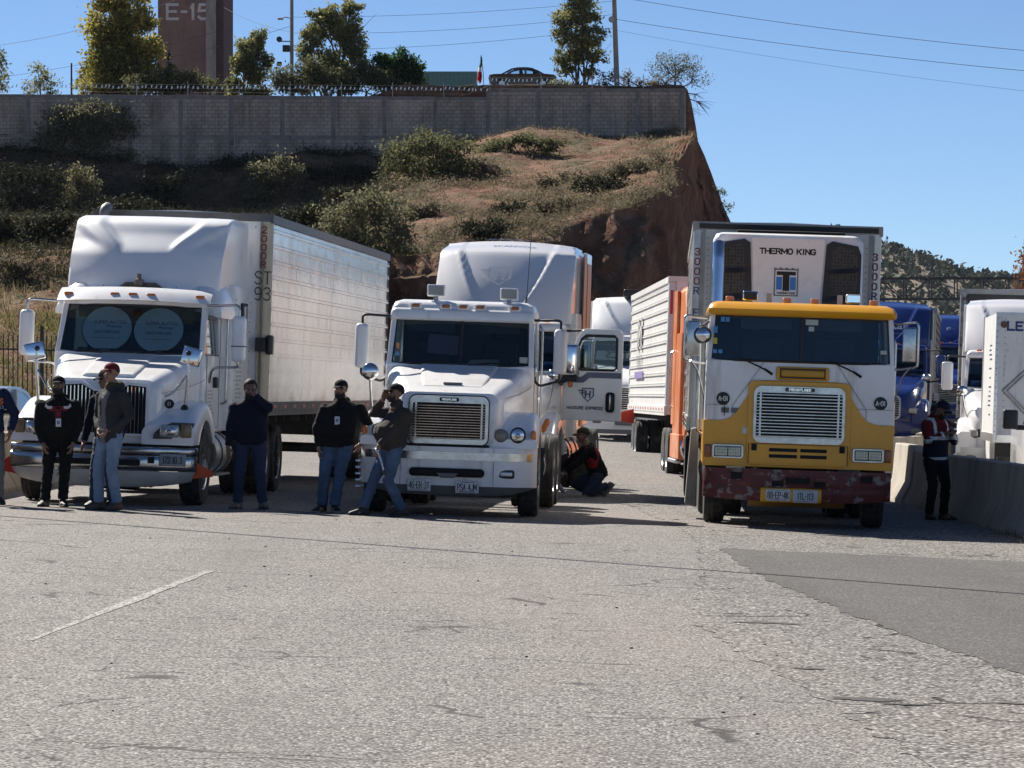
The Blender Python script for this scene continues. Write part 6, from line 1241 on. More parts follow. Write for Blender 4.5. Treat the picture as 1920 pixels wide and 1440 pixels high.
def aero_fairing(root, paint, y0, y1, zb, zt, w, depth=1.15, ridge=True):
    m = MB().m(paint); rings = []; n = 48
    for t in list(np.linspace(0, .8, 20))+list(np.linspace(.84, 1, 9)):
        z = lerp(zb, zt, t); cap = smooth(.80, 1.0, t); ww = w*(1-.02*cap) - .05*cap**3; ring = []
        yb_ = y0+depth*(t**1.35)+.35*cap**2
        for i in range(n+1):
            u = -1+2*i/n; e = abs(u); xr = .03+.72*max(0, (t-.06)/.94)**.5 if t > .06 else 0
            dd = e-xr; rec = (.07*(1-smooth(-.05, .02, dd)) if t > .06 else 0)*ridge; bead = .03*math.exp(-(dd/.03)**2)*(t > .06)*ridge
            ring.append((u*ww, yb_+.42*e**2.6*(1-.35*t)+rec-bead, z-.06*cap*e**2))
        ym = max(p[1] for p in ring)
        for y in np.linspace(ym+.1, y1-.03, 4): ring.append((ww, y, ring[n][2]))
        for x in np.linspace(ww-.06, -ww+.06, 4): ring.append((x, y1, ring[n][2]))
        for y in np.linspace(y1-.03, ym+.1, 4): ring.append((-ww, y, ring[n][2]))
        rings.append(ring)
    m.loft(rings); return m.build('roof_fairing', root, 60)
def aero(root, paint, grille=True, mirrors=True, chrome_mirror=False, doors=(1, 1), trim=None, height=3.98, shade=None):
    b = MB().m(paint)
    b.ly([(.12, .62, .55, 1.22, .05, .20), (.20, .78, .50, 1.42, .05, .24), (.5, .92, .48, 1.60, .05, .26), (1.0, 1.02, .90, 1.74, .05, .26), (1.6, 1.08, .95, 1.90, .05, .26), (1.95, 1.10, .95, 1.98, .05, .22)], 6)
    for s in (-1, 1): hood_fender(b, s, .60, 1.20, [.22, .26, .36, .5, .65, .8, .95, 1.1, 1.25, 1.4, 1.55, 1.68, 1.78], lambda y: 1.0+.36*math.sin(min(1, max(0, (y-.12)/.95))*math.pi/2) if y < 1.05 else 1.36-.22*smooth(1.05, 1.8, y), 1.20, .60, .62)
    b.build('hood', root, 45)
    b = MB().m(paint); sc_ = lambda x: .02+.26*max(0, abs(x)/1.2)**3
    b.grid(lambda u, v: (lerp(-1.2, 1.2, u), sc_(lerp(-1.2, 1.2, u))+.08*(1-v)**2, lerp(.30, .74, v)), 26, 6, (0, .08, 0)); b.build('bumper', root, 60)
    b = MB().m(GREYP); b.grid(lambda u, v: (lerp(-1.17, 1.17, u), sc_(lerp(-1.17, 1.17, u))+.10, lerp(.20, .30, v)), 20, 2, (0, .05, 0)); b.rbox(-.4, .4, .0, .04, .42, .55, .03, 3)
    for s in (-1, 1): b.rbox(min(s*.75, s*.98), max(s*.75, s*.98), sc_(.85)-.01, sc_(.85)+.05, .45, .58, .03, 3)
    b.build('bumper_inlet', root, 40)
    g = MB().m(CHROME_D if grille else BLACK); g.prism(rr(-.48, .48, .80, 1.42, .12, 5), 'y', .10, .14); g.m(BLACK_M).prism(rr(-.44, .44, .84, 1.38, .08, 4), 'y', .09, .11); g.m(CHROME_D)
    for i in range(9): g.box(-.44, .44, .075, .09, .87+i*.057, .885+i*.057)
    g.build('grille', root, 40)
    for s in (-1, 1):
        b = MB().m(BLACK); b.T = Matrix.Translation((s*.86, .27, 1.02)) @ Matrix.Rotation(R(s*24), 4, 'Z') @ Matrix.Rotation(R(s*8), 4, 'Y'); b.rbox(-.24, .24, -.05, .06, -.10, .09, .045, 4); h = b.build('headlight', root, 50)
        q = MB().m(LENS); q.T = b.T; q.rbox(-.21, .15, -.062, .0, -.075, .07, .035, 4); q.m(AMBER).rbox(.16, .22, -.06, .0, -.05, .06, .02, 3) if s > 0 else q.m(AMBER).rbox(-.235, -.215, -.06, .0, -.05, .06, .008, 3); q.build('lens', h, 50)
        wheel(root, s*1.04, 1.20, side=s)
        if mirrors: b = MB().m(CHROME if chrome_mirror else paint); b.rbox(min(s*1.34, s*1.58), max(s*1.34, s*1.58), 2.15, 2.42, 1.92, 2.52, .05, 4); o = b.build('mirror', root, 50); MB().m(BLACK).bend([(s*1.08, 2.5, 2.64), (s*1.46, 2.32, 2.66), (s*1.46, 2.32, 1.84), (s*1.06, 2.5, 1.80)], .02, .06).build('mirror_arm', o, 50)
        b = MB().m(CHROME); b.bend([(s*.98, .85, 1.32), (s*1.06, .78, 1.6), (s*1.10, .74, 1.86)], .014, .1); b.ball((s*1.11, .72, 1.92), (.12, .07, .10), 16, 10); b.build('hood_mirror', root, 50)
        tank(root, s*.87, 3.0, 4.9, .66, .31, CHROME)
        b = MB().m(ALU); b.box(min(s*.8, s*1.16), max(s*.8, s*1.16), 2.4, 3.0, .34, .37); b.box(min(s*.8, s*1.12), max(s*.8, s*1.12), 2.4, 3.0, .66, .69); b.build('step', root, 0)
    axle(root, 1.2)
    cab_shell(root, paint, 1.10, 1.06, .90, 2.0, 2.62, 2.80, 1.92, 2.42, 3.20, 3.75, split=False, wipers=True)
    b = MB().m(paint); b.lz([(.92, -1.18, 1.18, 3.7, 5.75, .05), (2.7, -1.18, 1.18, 3.7, 5.75, .06), (2.95, -1.17, 1.17, 3.7, 5.75, .08)], 4); b.build('sleeper', root, 40)
    aero_fairing(root, paint, 2.62, 5.75, 2.76, height, 1.12)
    for s in (-1, 1): MB().m(paint).box(min(s*1.12, s*1.19), max(s*1.12, s*1.19), 5.2, 6.15, 1.1, height-.12).build('side_extender', root, 0, bevel=.02)
    if trim:
        for s in (-1, 1):
            b = MB().m(trim); b.box(min(s*1.185, s*1.196), max(s*1.185, s*1.196), 4.7, 5.19, 1.1, height-.2); b.box(min(s*1.192, s*1.203), max(s*1.192, s*1.203), 5.3, 6.0, 1.2, height-.3); b.build('side_stripe', root, 0)
    for x in (-.8, -.3, 0, .3, .8): clearance_lamp(root, x, 2.40+.04, 2.79, .12, .04)
    chassis(root, .6, 8.4)
    for y in (6.9, 8.2):
        axle(root, y)
        for s in (-1, 1): wheel(root, s*1.08, y, side=s, dual=True)
WHITE_H = M('bright_white_paint', (.80, .80, .81), .22, coat=.8, var=.05, vscale=2)
t4 = vehicle('semi_truck', 'white sleeper truck with a winged H shield and one door standing open', 'truck', -.58, 54.6, 5.9)
aero(t4, WHITE_H, chrome_mirror=True, trim=M('orange_stripe', (.62, .22, .08), .4, var=.2), height=4.12)
q = MB(); EMB = M('pale_emblem', (.80, .80, .81), .55); shield(q, (-.06, 3.155, 3.52), .38, EMB, EMB, (1, 0, 0), (0, .95, 1)); q.text('SCANVOX', .15, (0, 4.02, 4.125), M('blue_ink', (.03, .08, .30), .5), right=(1, 0, 0), up=(0, 1, .12), th=.012); q.build('fairing_emblem', t4, 0)
dr = MB().m(WHITE_H)                            # the open door, swung out on its front hinges
dr.T = Matrix.Translation((1.12, 2.05, 0)) @ Matrix.Rotation(R(-8), 4, 'Z')
outl = [(0, 1.28), (0, 2.06), (.06, 2.12), (.26, 2.62), (.34, 2.68), (.90, 2.68), (.96, 2.62), (.96, 1.22), (.30, 1.22)]
win = [(.12, 2.06), (.30, 2.52), (.36, 2.57), (.83, 2.57), (.87, 2.53), (.87, 2.06), (.83, 2.03), (.16, 2.03)]
n = len(outl); dr.prism([(0, 1.22), (.96, 1.22), (.96, 2.03), (0, 2.03)], 'y', 0, .07); dr.prism([(0, 2.031), (.115, 2.031), (.30, 2.52), (.36, 2.575), (.83, 2.575), (.875, 2.53), (.875, 2.031), (.96, 2.031), (.96, 2.62), (.90, 2.68), (.34, 2.68), (.26, 2.62)], 'y', 0, .07)
door = dr.build('door', t4, 30, bevel=.012)
q = MB(); q.T = dr.T; q.m(BLACK).tube([(x, -.004, z) for x, z in win+[win[0]]], .022, 6); q.m(M('door_stripe', (.10, .13, .20), .4)).prism([(.06, 1.82), (.34, 1.82), (.44, 1.90), (.955, 1.90), (.955, 1.99), (.40, 1.99), (.30, 1.91), (.06, 1.91)], 'y', -.004, -.0005)
q.m(BLACK).rbox(.72, .86, -.02, .0, 1.36, 1.68, .05, 4); q.m(CHROME).rbox(.775, .805, -.05, -.02, 1.40, 1.65, .014, 3); q.build('door_handle', door, 40)
q = MB(); q.T = dr.T; shield(q, (.42, -.002, 1.64), .20, M('emblem_navy', (.07, .10, .18), .5), None); q.sign('HASSURE EXPRESS', .052, (.37, -.002, 1.42), M('emblem_navy', (.07, .10, .18), .5), w=.58, gap=.2, wt=.22, slant=.15); q.build('door_emblem', door, 0)
q = MB().m(glass('door_glass', (.75, .8, .8), .85)); q.T = dr.T; q.prism(win, 'y', .03, .036); q.build('window', door, 0)
q = MB(); q.T = dr.T; q.m(BLACK).bend([(-.02, -.05, 1.80), (-.0, -.22, 1.84), (.10, -.30, 1.86)], .05, .06); q.m(CHROME).rbox(.03, .33, -.40, -.20, 1.92, 2.42, .05, 4); q.m(BLACK).rbox(.04, .32, -.38, -.18, 1.84, 1.925, .03, 3); q.m(AMBER).rbox(.16, .24, -.36, -.28, 1.74, 1.84, .03, 3); q.build('door_mirror', door, 50)
q = MB().m(INK); q.text('C', .12, (1.21, .85, 1.22), INK, right=(0, 1, 0), up=(0, 0, 1)); q.build('hood_letter', t4, 0)
t5 = vehicle('semi_truck', 'white truck with mirrored windshield lettering seen through the open door', 'truck', 3.05, 92, 2.0)
aero(t5, WHITE3, height=3.86)
b = MB().m(BLACK); b.rbox(-.30, .35, 3.7, 4.4, 3.84, 4.05, .04, 3); b.build('roof_cooler', t5, 40)
b = MB().m(M('windshield_banner', (.40, .46, .42), .6)); b.hexa([(-.98, 2.02, 2.12), (.98, 2.02, 2.12), (.98, 2.03, 2.12), (-.98, 2.03, 2.12), (-.95, 2.19, 2.36), (.95, 2.19, 2.36), (.95, 2.20, 2.36), (-.95, 2.20, 2.36)]); b.text('LOGISTICS', .30, (0, 2.10, 2.24), INK, right=(1, 0, 0), up=(0, .6, 1), mirror=True, th=.015); b.build('windshield_banner', t5, 0)
plate(t5, -.45, -.02, .62, '11-BB-1U', .32, .15); plate(t5, .05, -.02, .62, 'B1A 2NY', .32, .15)
t6 = vehicle('semi_truck', 'faded orange sleeper truck mostly hidden behind the refrigerated trailer', 'truck', 4.52, 66.9, -1.0)
aero(t6, ORANGE, mirrors=False, height=3.95)
b = MB().m(ALU)
for s in (-1, 1): b.rbox(min(s*1.1, s*1.24), max(s*1.1, s*1.24), 3.8, 6.0, .34, .42, .03, 3); b.bend([(s*1.2, 5.6, 2.6), (s*1.27, 5.6, 2.55), (s*1.27, 5.6, 1.5), (s*1.2, 5.6, 1.45)], .02, .05)
b.build('side_step', t6, 30)
b = MB().m(ORANGE)
for s in (-1, 1): b.box(min(s*.9, s*1.2), max(s*.9, s*1.2), 3.3, 6.0, .43, .92)
b.build('side_fairing', t6, 0, bevel=.02)
tr6 = vehicle('semi_trailer', 'white ribbed trailer with grey lettering behind the orange truck', 'trailer', 4.44, 74.0, -1.15)
WCOR = M('white_trailer_skin', (.72, .72, .70), .45, .1, var=.12, vscale=1.2, streak=((.5, 4, .8), .5, .75, (.55, .54, .51)))
trailer(tr6, 14.5, 2.6, 1.2, 4.08, 0, WCOR, rails=WCOR, post=WCOR)
q = MB(); gi = M('grey_lettering', (.30, .31, .33), .6, var=.4, vscale=5, spots=(7, .5, (.6, .6, .58)))
q.text('M', 1.1, (-1.312, 10.0, 3.0), gi, right=(0, -1, 0), sx=2.6, th=.012); q.text('MARTIN', .5, (-1.312, 10.0, 2.42), gi, right=(0, -1, 0), th=.012); q.m(M('violet_bar', (.20, .16, .36), .6)).box(-1.325, -1.31, 8.2, 11.6, 2.0, 2.16); q.build('trailer_lettering', tr6, 0)
b = MB().m(M('red_tape', (.45, .05, .04), .5)); b.box(-1.26, -1.20, -.008, 0, 3.3, 3.8); b.build('marker_tape', tr6, 0)
b = MB().m(REDFLAG); b.hexa([(-1.72, 11.6, .98), (-1.30, 11.6, .92), (-1.30, 11.63, .92), (-1.72, 11.63, .98), (-1.72, 11.6, 1.16), (-1.30, 11.6, 1.28), (-1.30, 11.63, 1.28), (-1.72, 11.63, 1.16)]); b.build('marker_flag', tr6, 0, label='orange marker flag on the side rail')
t7 = vehicle('semi_truck', 'dark blue sleeper truck standing just right of the yellow cabover', 'truck', 9.55, 92, 7.4); aero(t7, BLUE, height=3.95, trim=CHROME_D)
q = MB(); q.text('Star', .36, (.25, 3.14, 3.22), WHITE, right=(1, .1, 0), up=(0, .7, 1), th=.12); q.text('LOGISTICS', .13, (.35, 2.98, 2.98), WHITE, right=(1, .1, 0), up=(0, .7, 1), th=.12); q.build('fairing_lettering', t7, 0)
a_ = R(7.4); tr7 = vehicle('semi_trailer', 'dark trailer with stacked red pickup behind the dark blue truck', 'trailer', 9.55+math.sin(a_)*7.2, 92+math.cos(a_)*7.2, 7.4)
trailer(tr7, 14.0, 2.5, 1.2, 3.75, 0, M('brown_trailer', (.09, .05, .045), .5, var=.4, vscale=2), front=CHASSIS)
t8 = vehicle('semi_truck', 'second dark blue truck farther back left of the white trailer', 'truck', 14.15, 115, 6.5); aero(t8, BLUE, height=3.75)
q = MB(); q.text('Star', .42, (.15, 3.20, 3.12), WHITE, right=(1, .1, 0), up=(0, .7, 1), th=.12); q.m(WHITE).tube([(.55*math.cos(a), 3.0+.12*math.sin(a), 2.98+.22*math.sin(a)) for a in np.linspace(3.4, 6.2, 16)], .025, 5); q.build('fairing_lettering', t8, 0)
t9 = vehicle('semi_truck', 'white sleeper truck half hidden behind the small box truck at the right', 'truck', 10.38, 73.6, 8.0); aero(t9, WHITE_H, height=3.95)
a_ = R(8.0); tr9 = vehicle('semi_trailer', 'dark topped trailer behind the white truck at the right edge', 'trailer', 10.38+math.sin(a_)*6.6, 73.6+math.cos(a_)*6.6, 8.0)
trailer(tr9, 14.5, 2.6, 1.2, 4.10, 0, ALS, front=M('dark_front_wall', (.05, .05, .05), .7, var=.3), post=M('battered_steel', (.42, .42, .41), .5, .5, var=.6, vscale=6, spots=(5, .55, (.10, .09, .08))))
# small box truck seen from behind
bt = vehicle('box_truck', 'small white box truck with LE lettering and a diamond placard frame on its back', 'truck', 10.31, 67.5, 4.6)
SKIN = M('scuffed_white_panel', (.66, .67, .67), .5, var=.15, vscale=2.5, spots=[(6, .66, (.42, .42, .42))], streak=((7, 7, 1.0), .58, .72, (.42, .45, .52)))
b = MB().m(SKIN); b.box(-1.18, 1.18, .02, 4.6, 1.02, 3.46); b.build('box_body', bt, 0)
b = MB().m(ALU)
for s in (-1, 1): b.box(min(s*1.14, s*1.2), max(s*1.14, s*1.2), 0, .05, 1.0, 3.48); b.box(min(s*1.14, s*1.2), max(s*1.14, s*1.2), 4.56, 4.62, 1.0, 3.48); b.box(min(s*1.17, s*1.195), max(s*1.17, s*1.195), .06, 4.55, 1.0, 1.16)
b.box(-1.13, 1.13, 0, .05, 3.42, 3.48); b.box(-1.13, 1.13, -.004, .04, 1.0, 1.14); b.m(M('rivet', (.14, .14, .14), .5, .5))
for z in np.arange(1.2, 3.4, .12): b.ball((-1.17, -.004, z), .012, 6, 4); b.ball((-1.02, .016, z), .010, 6, 4)
b.build('frame', bt, 0)
q = MB(); q.sign('LE', .19, (-.84, .018, 3.22), M('navy_letter', (.02, .03, .16), .5), w=.6, gap=.25, wt=.22); q.m(M('brown_lamp', (.12, .045, .03), .4)).lathe([(0, -.02), (.06, -.02), (.065, .015), (0, .015)], (-1.05, .0, 3.24), 'y', 16); q.build('lettering', bt, 0)
q = MB().m(M('inner_panel', (.60, .61, .63), .5)); q.prism(rr(-.70, .70, 2.05, 2.98, .10, 4), 'y', .008, .019); q.build('rear_panel', bt, 0)
q = MB().m(STEELG); q.T = Matrix.Translation((-.62, 0, 1.98)) @ Matrix.Rotation(R(45), 4, 'Y')
for r_ in (.30, .24): 
    for i in range(4): a, c = [(-r_, -r_), (r_, -r_), (r_, r_), (-r_, r_)][i], [(r_, -r_), (r_, r_), (-r_, r_), (-r_, -r_)][i]; q.tube([(a[0], -.004, a[1]), (c[0], -.004, c[1])], .014, 6)
q.build('placard_frame', bt, 30)
b = MB().m(CHASSIS); b.box(-.45, .45, .1, 6.5, .62, .95); b.box(-1.1, 1.1, .1, .2, .55, .72); b.build('chassis', bt, 0)
b = MB().m(WHITE2); b.lz([(.6, -1.0, 1.0, 4.75, 6.7, .1), (1.5, -1.02, 1.02, 4.75, 6.75, .1), (2.3, -.92, .92, 4.75, 6.3, .12), (2.4, -.85, .85, 4.8, 6.2, .12)], 4); b.build('cab_body', bt, 40)
for s in (-1, 1):
    wheel(bt, s*.86, 1.25, .42, .24, s, True, WHITE2); wheel(bt, s*.88, 5.6, .42, .24, s, False, WHITE2); mud_flap(bt, min(s*.62, s*1.12), max(s*.62, s*1.12), .62, .22, .98)
    q = MB().m(NAVYINK); r_ = random.Random(9)
    for j in range(16): z = 1.5+j*.09; q.box(min(s*1.18, s*1.184), max(s*1.18, s*1.184), 1.6+r_.uniform(-.2, .2), 2.0+r_.uniform(0, .5), z, z+.03) if r_.random() < .6 else None
    q.build('side_lettering', bt, 0)
# white pickup cut by the right edge
pk_ = vehicle('pickup_truck', 'white pickup with big black folding mirrors cut by the right edge', 'pickup', 9.80, 60.0, 4.0)
b = MB().m(WHITE_H); b.ly([(.0, .90, .55, 1.10, .08, .10), (.08, .96, .45, 1.22, .08, .14), (1.2, 1.0, .55, 1.30, .05, .16), (1.45, 1.0, .55, 1.32, .05, .14)], 5); b.lz([(.50, -1.0, 1.0, 1.40, 5.7, .06), (1.25, -1.0, 1.0, 1.40, 5.7, .06), (1.32, -.97, .97, 1.45, 5.65, .06)], 4); b.lz([(1.30, -.95, .95, 1.50, 3.7, .06), (1.85, -.80, .80, 2.15, 3.55, .10), (1.92, -.70, .70, 2.3, 3.4, .12)], 4); b.build('body', pk_, 40)
for s in (-1, 1):
    b = MB().m(BLACK); b.rbox(min(s*1.16, s*1.42), max(s*1.16, s*1.42), 1.72, 1.88, 1.28, 1.62, .04, 4); b.rbox(min(s*.93, s*1.2), max(s*.93, s*1.2), 1.76, 1.88, 1.27, 1.36, .02, 3); b.build('mirror', pk_, 50)
    b = MB().m(LENS); b.rbox(min(s*.68, s*.95), max(s*.68, s*.95), -.01, .1, .85, 1.1, .04, 3); b.build('headlight', pk_, 50)
    for y in (.95, 4.6):
        wheel(pk_, s*.86, y, .40, .26, s); b = MB().m(BLACK_M); b.lathe([(.40, 0), (.47, 0), (.47, .03), (.40, .03)], (s*.985-.015, y, .42), 'x', 24); b.build('wheel_arch', pk_, 40)
    g = MB().m(GLASSD); g.add([(s*.955, 1.75, 1.36), (s*.955, 3.5, 1.36), (s*.83, 3.4, 1.80), (s*.83, 2.25, 1.80)], [(0, 1, 2, 3)]); g.build('side_window', pk_, 0)
g = MB().m(GLASSD); g.hexa([(-.88, 1.50, 1.34), (.88, 1.50, 1.34), (.88, 1.53, 1.34), (-.88, 1.53, 1.34), (-.74, 2.12, 1.83), (.74, 2.12, 1.83), (.74, 2.15, 1.83), (-.74, 2.15, 1.83)]); g.build('windshield', pk_, 0)
g = MB().m(BLACK); g.rbox(-.62, .62, -.03, .05, .72, 1.08, .05, 4); g.m(CHROME_D).rbox(-.95, .95, -.12, .05, .48, .66, .05, 4); g.build('grille', pk_, 40)
# ------------------------------------------------------------ people
from mathutils.bvhtree import BVHTree
SKIN_A = M('skin_tan', (.30, .165, .105), .55, var=.12, vscale=18); SKIN_B = M('skin_brown', (.22, .118, .075), .55, var=.12, vscale=18)
LIP = M('lips', (.20, .085, .07), .5); EYEW = M('eye_white', (.17, .14, .12), .3); EYED = M('eye_dark', (.02, .014, .01), .2); HAIR = M('dark_hair', (.014, .011, .010), .75, var=.4, vscale=60); HAIRG = M('grey_beard', (.11, .10, .095), .8, var=.5, vscale=60)
def fab(name, c, b=.35, v=.18): return M(name, c, .92, var=v, vscale=7, bump=b, bscale=35, spec=.2)
JEANS = M('blue_jeans', (.055, .095, .17), .9, var=.25, vscale=5, bump=.3, bscale=50, dust=(3.2, .5, .75, (.10, .16, .26)))
JEANS_L = M('light_jeans', (.17, .24, .34), .9, var=.2, vscale=5, bump=.3, bscale=50, dust=(3.0, .5, .75, (.28, .36, .46)))
JEANS_D = M('dark_jeans', (.022, .035, .075), .9, var=.25, vscale=5, bump=.3, bscale=50)
BLK = fab('black_cloth', (.012, .012, .013)); NAVY = fab('navy_cloth', (.012, .015, .030)); CHAR = fab('charcoal_cloth', (.040, .040, .043)); GREYC = fab('grey_cloth', (.16, .16, .165)); REDC = fab('dark_red_cloth', (.13, .012, .016)); BRIGHTRED = fab('red_cloth', (.36, .02, .03))
OLIVEC = fab('olive_cloth', (.05, .052, .035)); BROWNC = fab('brown_fleece', (.052, .044, .040)); REFLEX = M('reflective_tape', (.60, .61, .62), .4, .2); BOOT = M('brown_leather', (.11, .07, .045), .7, var=.3, vscale=12); SHOEB = M('black_leather', (.016, .015, .015), .6); SHOEG = M('grey_shoe', (.15, .14, .13), .8, var=.3, vscale=12); SOLE = M('pale_sole', (.30, .28, .25), .8); REDCAP = fab('maroon_cap_cloth', (.15, .016, .022)); BLKCAP = fab('black_cap_cloth', (.014, .014, .016)); WHITEC = M('white_card', (.60, .62, .66), .5)
def remesh(mb, vox, sm=3, wr=0, seed=0, wz=14):
    o = mb.build('t', None, 0); m = o.modifiers.new('r', 'REMESH'); m.mode = 'VOXEL'; m.voxel_size = vox
    if sm: s = o.modifiers.new('s', 'SMOOTH'); s.factor = .5; s.iterations = sm
    bpy.context.view_layer.update(); dg = bpy.context.evaluated_depsgraph_get(); me = bpy.data.meshes.new_from_object(o.evaluated_get(dg))
    bpy.data.objects.remove(o); n = len(me.vertices)
    if wr:
        co = np.empty(n*3); me.vertices.foreach_get('co', co); co = co.reshape(-1, 3); nr = np.empty(n*3); me.vertices.foreach_get('normal', nr); nr = nr.reshape(-1, 3)
        w = np.array([noise.noise((p[0]*9+seed, p[1]*9, p[2]*wz))+.6*noise.noise((p[0]*20, p[1]*20+seed, p[2]*34+p[0]*20)) for p in co])
        co = co+nr*(w*wr)[:, None]; me.vertices.foreach_set('co', co.ravel())
    me.materials.clear(); me.polygons.foreach_set('use_smooth', [True]*len(me.polygons)); me.update(); return me
def put(name, me, parent, mats, fn=None):
    me.name = name
    for m in mats: me.materials.append(m)
    if fn: me.polygons.foreach_set('material_index', [fn(p.center) for p in me.polygons])
    else: me.polygons.foreach_set('material_index', [0]*len(me.polygons))
    me.update(); return inst(name, me, parent)
def ik(a, b, l1, l2, pole):
    a, b, pole = Vector(a), Vector(b), Vector(pole); d = b-a; L_ = min(d.length, (l1+l2)*.999); dn = d.normalized(); b = a+dn*L_
    x = (l1*l1-l2*l2+L_*L_)/(2*L_); h = math.sqrt(max(0, l1*l1-x*x)); q = (pole-dn*pole.dot(dn)).normalized(); return a+dn*x+q*h, b
def hand(mb, w, dirv, nrm, s, curl, side):
    """Palm, four unequal bent fingers and a thumb; nrm is the palm side, side the thumb's side."""
    f = Vector(dirv).normalized(); nrm = Vector(nrm); nrm = (nrm-f*nrm.dot(f)).normalized(); lat = f.cross(nrm)*side; w = Vector(w)
    M4 = Matrix((( lat.x, f.x, nrm.x, w.x), (lat.y, f.y, nrm.y, w.y), (lat.z, f.z, nrm.z, w.z), (0, 0, 0, 1))); old = mb.T; mb.T = old @ M4
    mb.ball((0, .045*s, 0), (.042*s, .055*s, .017*s), 12, 8); mb.tube([(0, -.03*s, 0), (0, .02*s, 0)], [(.030*s, .030*s)]*2, 10)
    for i, (x, ln) in enumerate(((.030, .072), (.010, .080), (-.011, .075), (-.031, .058))):
        p = Vector((x*s, .088*s, 0)); a = 0; pts = [Vector((x*s*.85, .05*s, 0)), p.copy()]
        for k in range(3): a += curl*(.7+.3*k+.06*i); p = p+Vector((x*.06, math.cos(a), math.sin(a)))*(ln*s*(.45, .32, .23)[k]); pts.append(p.copy())
        mb.tube(pts, [.0105*s, .010*s, .0092*s, .0085*s, .0065*s], 8)
    t = [Vector((.030*s, .02*s, .004*s)), Vector((.052*s, .045*s, .012*s)), Vector((.060*s, .073*s, .020*s+curl*.012)), Vector((.055*s, .096*s, .026*s+curl*.02))]
    mb.tube(t, [.014*s, .0125*s, .0105*s, .008*s], 8); mb.T = old
def person(label, x, d, yaw, h=1.75, pel=(0, 0, 0), chest=(0, 0, 0), head=(0, 0), neck=(0, 0, 0), feet=None, hands=None, poles=None, kpoles=None, hdir=None, curls=(.35, .35), bulk=1., belly=0., skin=SKIN_A,
           jacket=BLK, jfn=None, jmats=None, trous=JEANS, tfn=None, shoe=SHOEB, cap=None, hair=True, beard=None, seed=1, shoeyaw=(0, 0), jlen=0., hood=False, shoesole=None, toe=(0, 0), shw=1., nrms=None, collar=.0, group=None):
    s = h/1.75; root = empty('person', (x, d, gz(x, d)), R(yaw)); tag(root, label, 'person', group or 'men standing round the parked trucks')
    V3 = lambda t: Vector(t)*1.0
    P = Vector((pel[0], pel[1], .97*s+pel[2])); Cc = P+Vector((chest[0], chest[1], .36*s+chest[2])); Nk = Cc+Vector((neck[0], neck[1], .185*s+neck[2]))
    up = (Cc-P).normalized(); lat = Vector((1, 0, 0)); fw = lat.cross(up).normalized()*-1     # chest looks to -y
    if fw.y > 0: fw = -fw
    hy, hp = R(head[0]), R(head[1]); HR = Matrix.Rotation(hy, 4, 'Z') @ Matrix.Rotation(hp, 4, 'X'); hc = Nk+HR.to_3x3() @ Vector((0, -.025*s, .135*s))
    feet = feet or [(-.13, 0, 0), (.13, 0, 0)]; hips = [P+lat*(k*.095*s*min(bulk, 1.15))-Vector((0, 0, .04*s)) for k in (-1, 1)]; legs = []
    for i in (0, 1):
        an = Vector(feet[i])+Vector((0, .02, .085*s+toe[i])); kn, an = ik(hips[i], an, .43*s, .43*s, (kpoles or [(0, -1, .1)]*2)[i]); legs.append((hips[i], kn, an))
    sh = [Cc+up*(.062*s)+lat*(k*.185*s*shw*(.5+.5*bulk)) for k in (-1, 1)]; arms = []; hands = hands or [(-.30, -.02, .80), (.30, -.02, .80)]
    for i in (0, 1):
        el, wr_ = ik(sh[i], Vector(hands[i])*1.0, .29*s, .26*s, (poles or [(-.5, .6, -.2), (.5, .6, -.2)])[i]); arms.append((sh[i], el, wr_))
    def spine(mb, g, lo=.0, z0=-.12):
        pts = [(P-up*(-z0*s*-1 if 0 else .10*s+lo), .150, .105, 0), (P-up*(.03*s), .172, .122, .01), (P+up*(.08*s), .168+.03*belly, .122+.10*belly, .07*belly), (P+up*(.18*s), .166+.02*belly, .118+.10*belly, .08*belly), (P.lerp(Cc, .80), .180, .122+.03*belly, .02*belly), (Cc+up*(.02*s), .186, .122, 0), (Cc+up*(.09*s), .165*shw, .098, -.005), (Cc+up*(.135*s), .105, .078, -.01), (Nk-up*(.02*s), .066, .068, -.005)]
        rings = []
        for c, rx, ry, off in pts:
            rx = (rx*bulk)*s+g; ry = (ry*(.4+.6*bulk))*s+g; c = c+fw*(off*s); rings.append([tuple(c+lat*(rx*abs(math.cos(t))**.85*(1 if math.cos(t) > 0 else -1))+fw*(-ry*math.sin(t))) for t in [2*math.pi*k/20 for k in range(20)]])
        mb.loft(rings)
    # ---- body: one continuous surface from the crown of the head to fingers and feet
    b = MB().m(skin); spine(b, -.022)
    for i in (0, 1):
        hp_, kn, an = legs[i]; b.tube([hp_, hp_.lerp(kn, .5), kn, kn.lerp(an, .35), an], [.078*s, .066*s, .052*s, .050*s, .036*s], 12); b.ball(tuple(an+Vector((0, -.06, -.045))), (.038, .09, .035), 10, 6)
        a0, el, wr_ = arms[i]; b.tube([a0, a0.lerp(el, .5), el, el.lerp(wr_, .35), wr_], [.052*s, .046*s, .038*s, .038*s, .027*s], 12)
        dv = (wr_-el).normalized() if not hdir or not hdir[i] else Vector(hdir[i]); hand(b, wr_+dv*.02, dv, (nrms or [(.9, .3, 0), (-.9, .3, 0)])[i], s*.98, curls[i], 1 if i == 0 else -1)
    b.tube([Nk-up*(.09*s), Nk+Vector((0, 0, .0)), hc-HR.to_3x3() @ Vector((0, -.02*s, .07*s))], [.072*s, .060*s*(.7+.3*bulk), .058*s*(.7+.3*bulk)], 14)
    old = b.T; b.T = Matrix.Translation(hc) @ HR @ Matrix.Scale(s, 4); fat = .6+.4*bulk
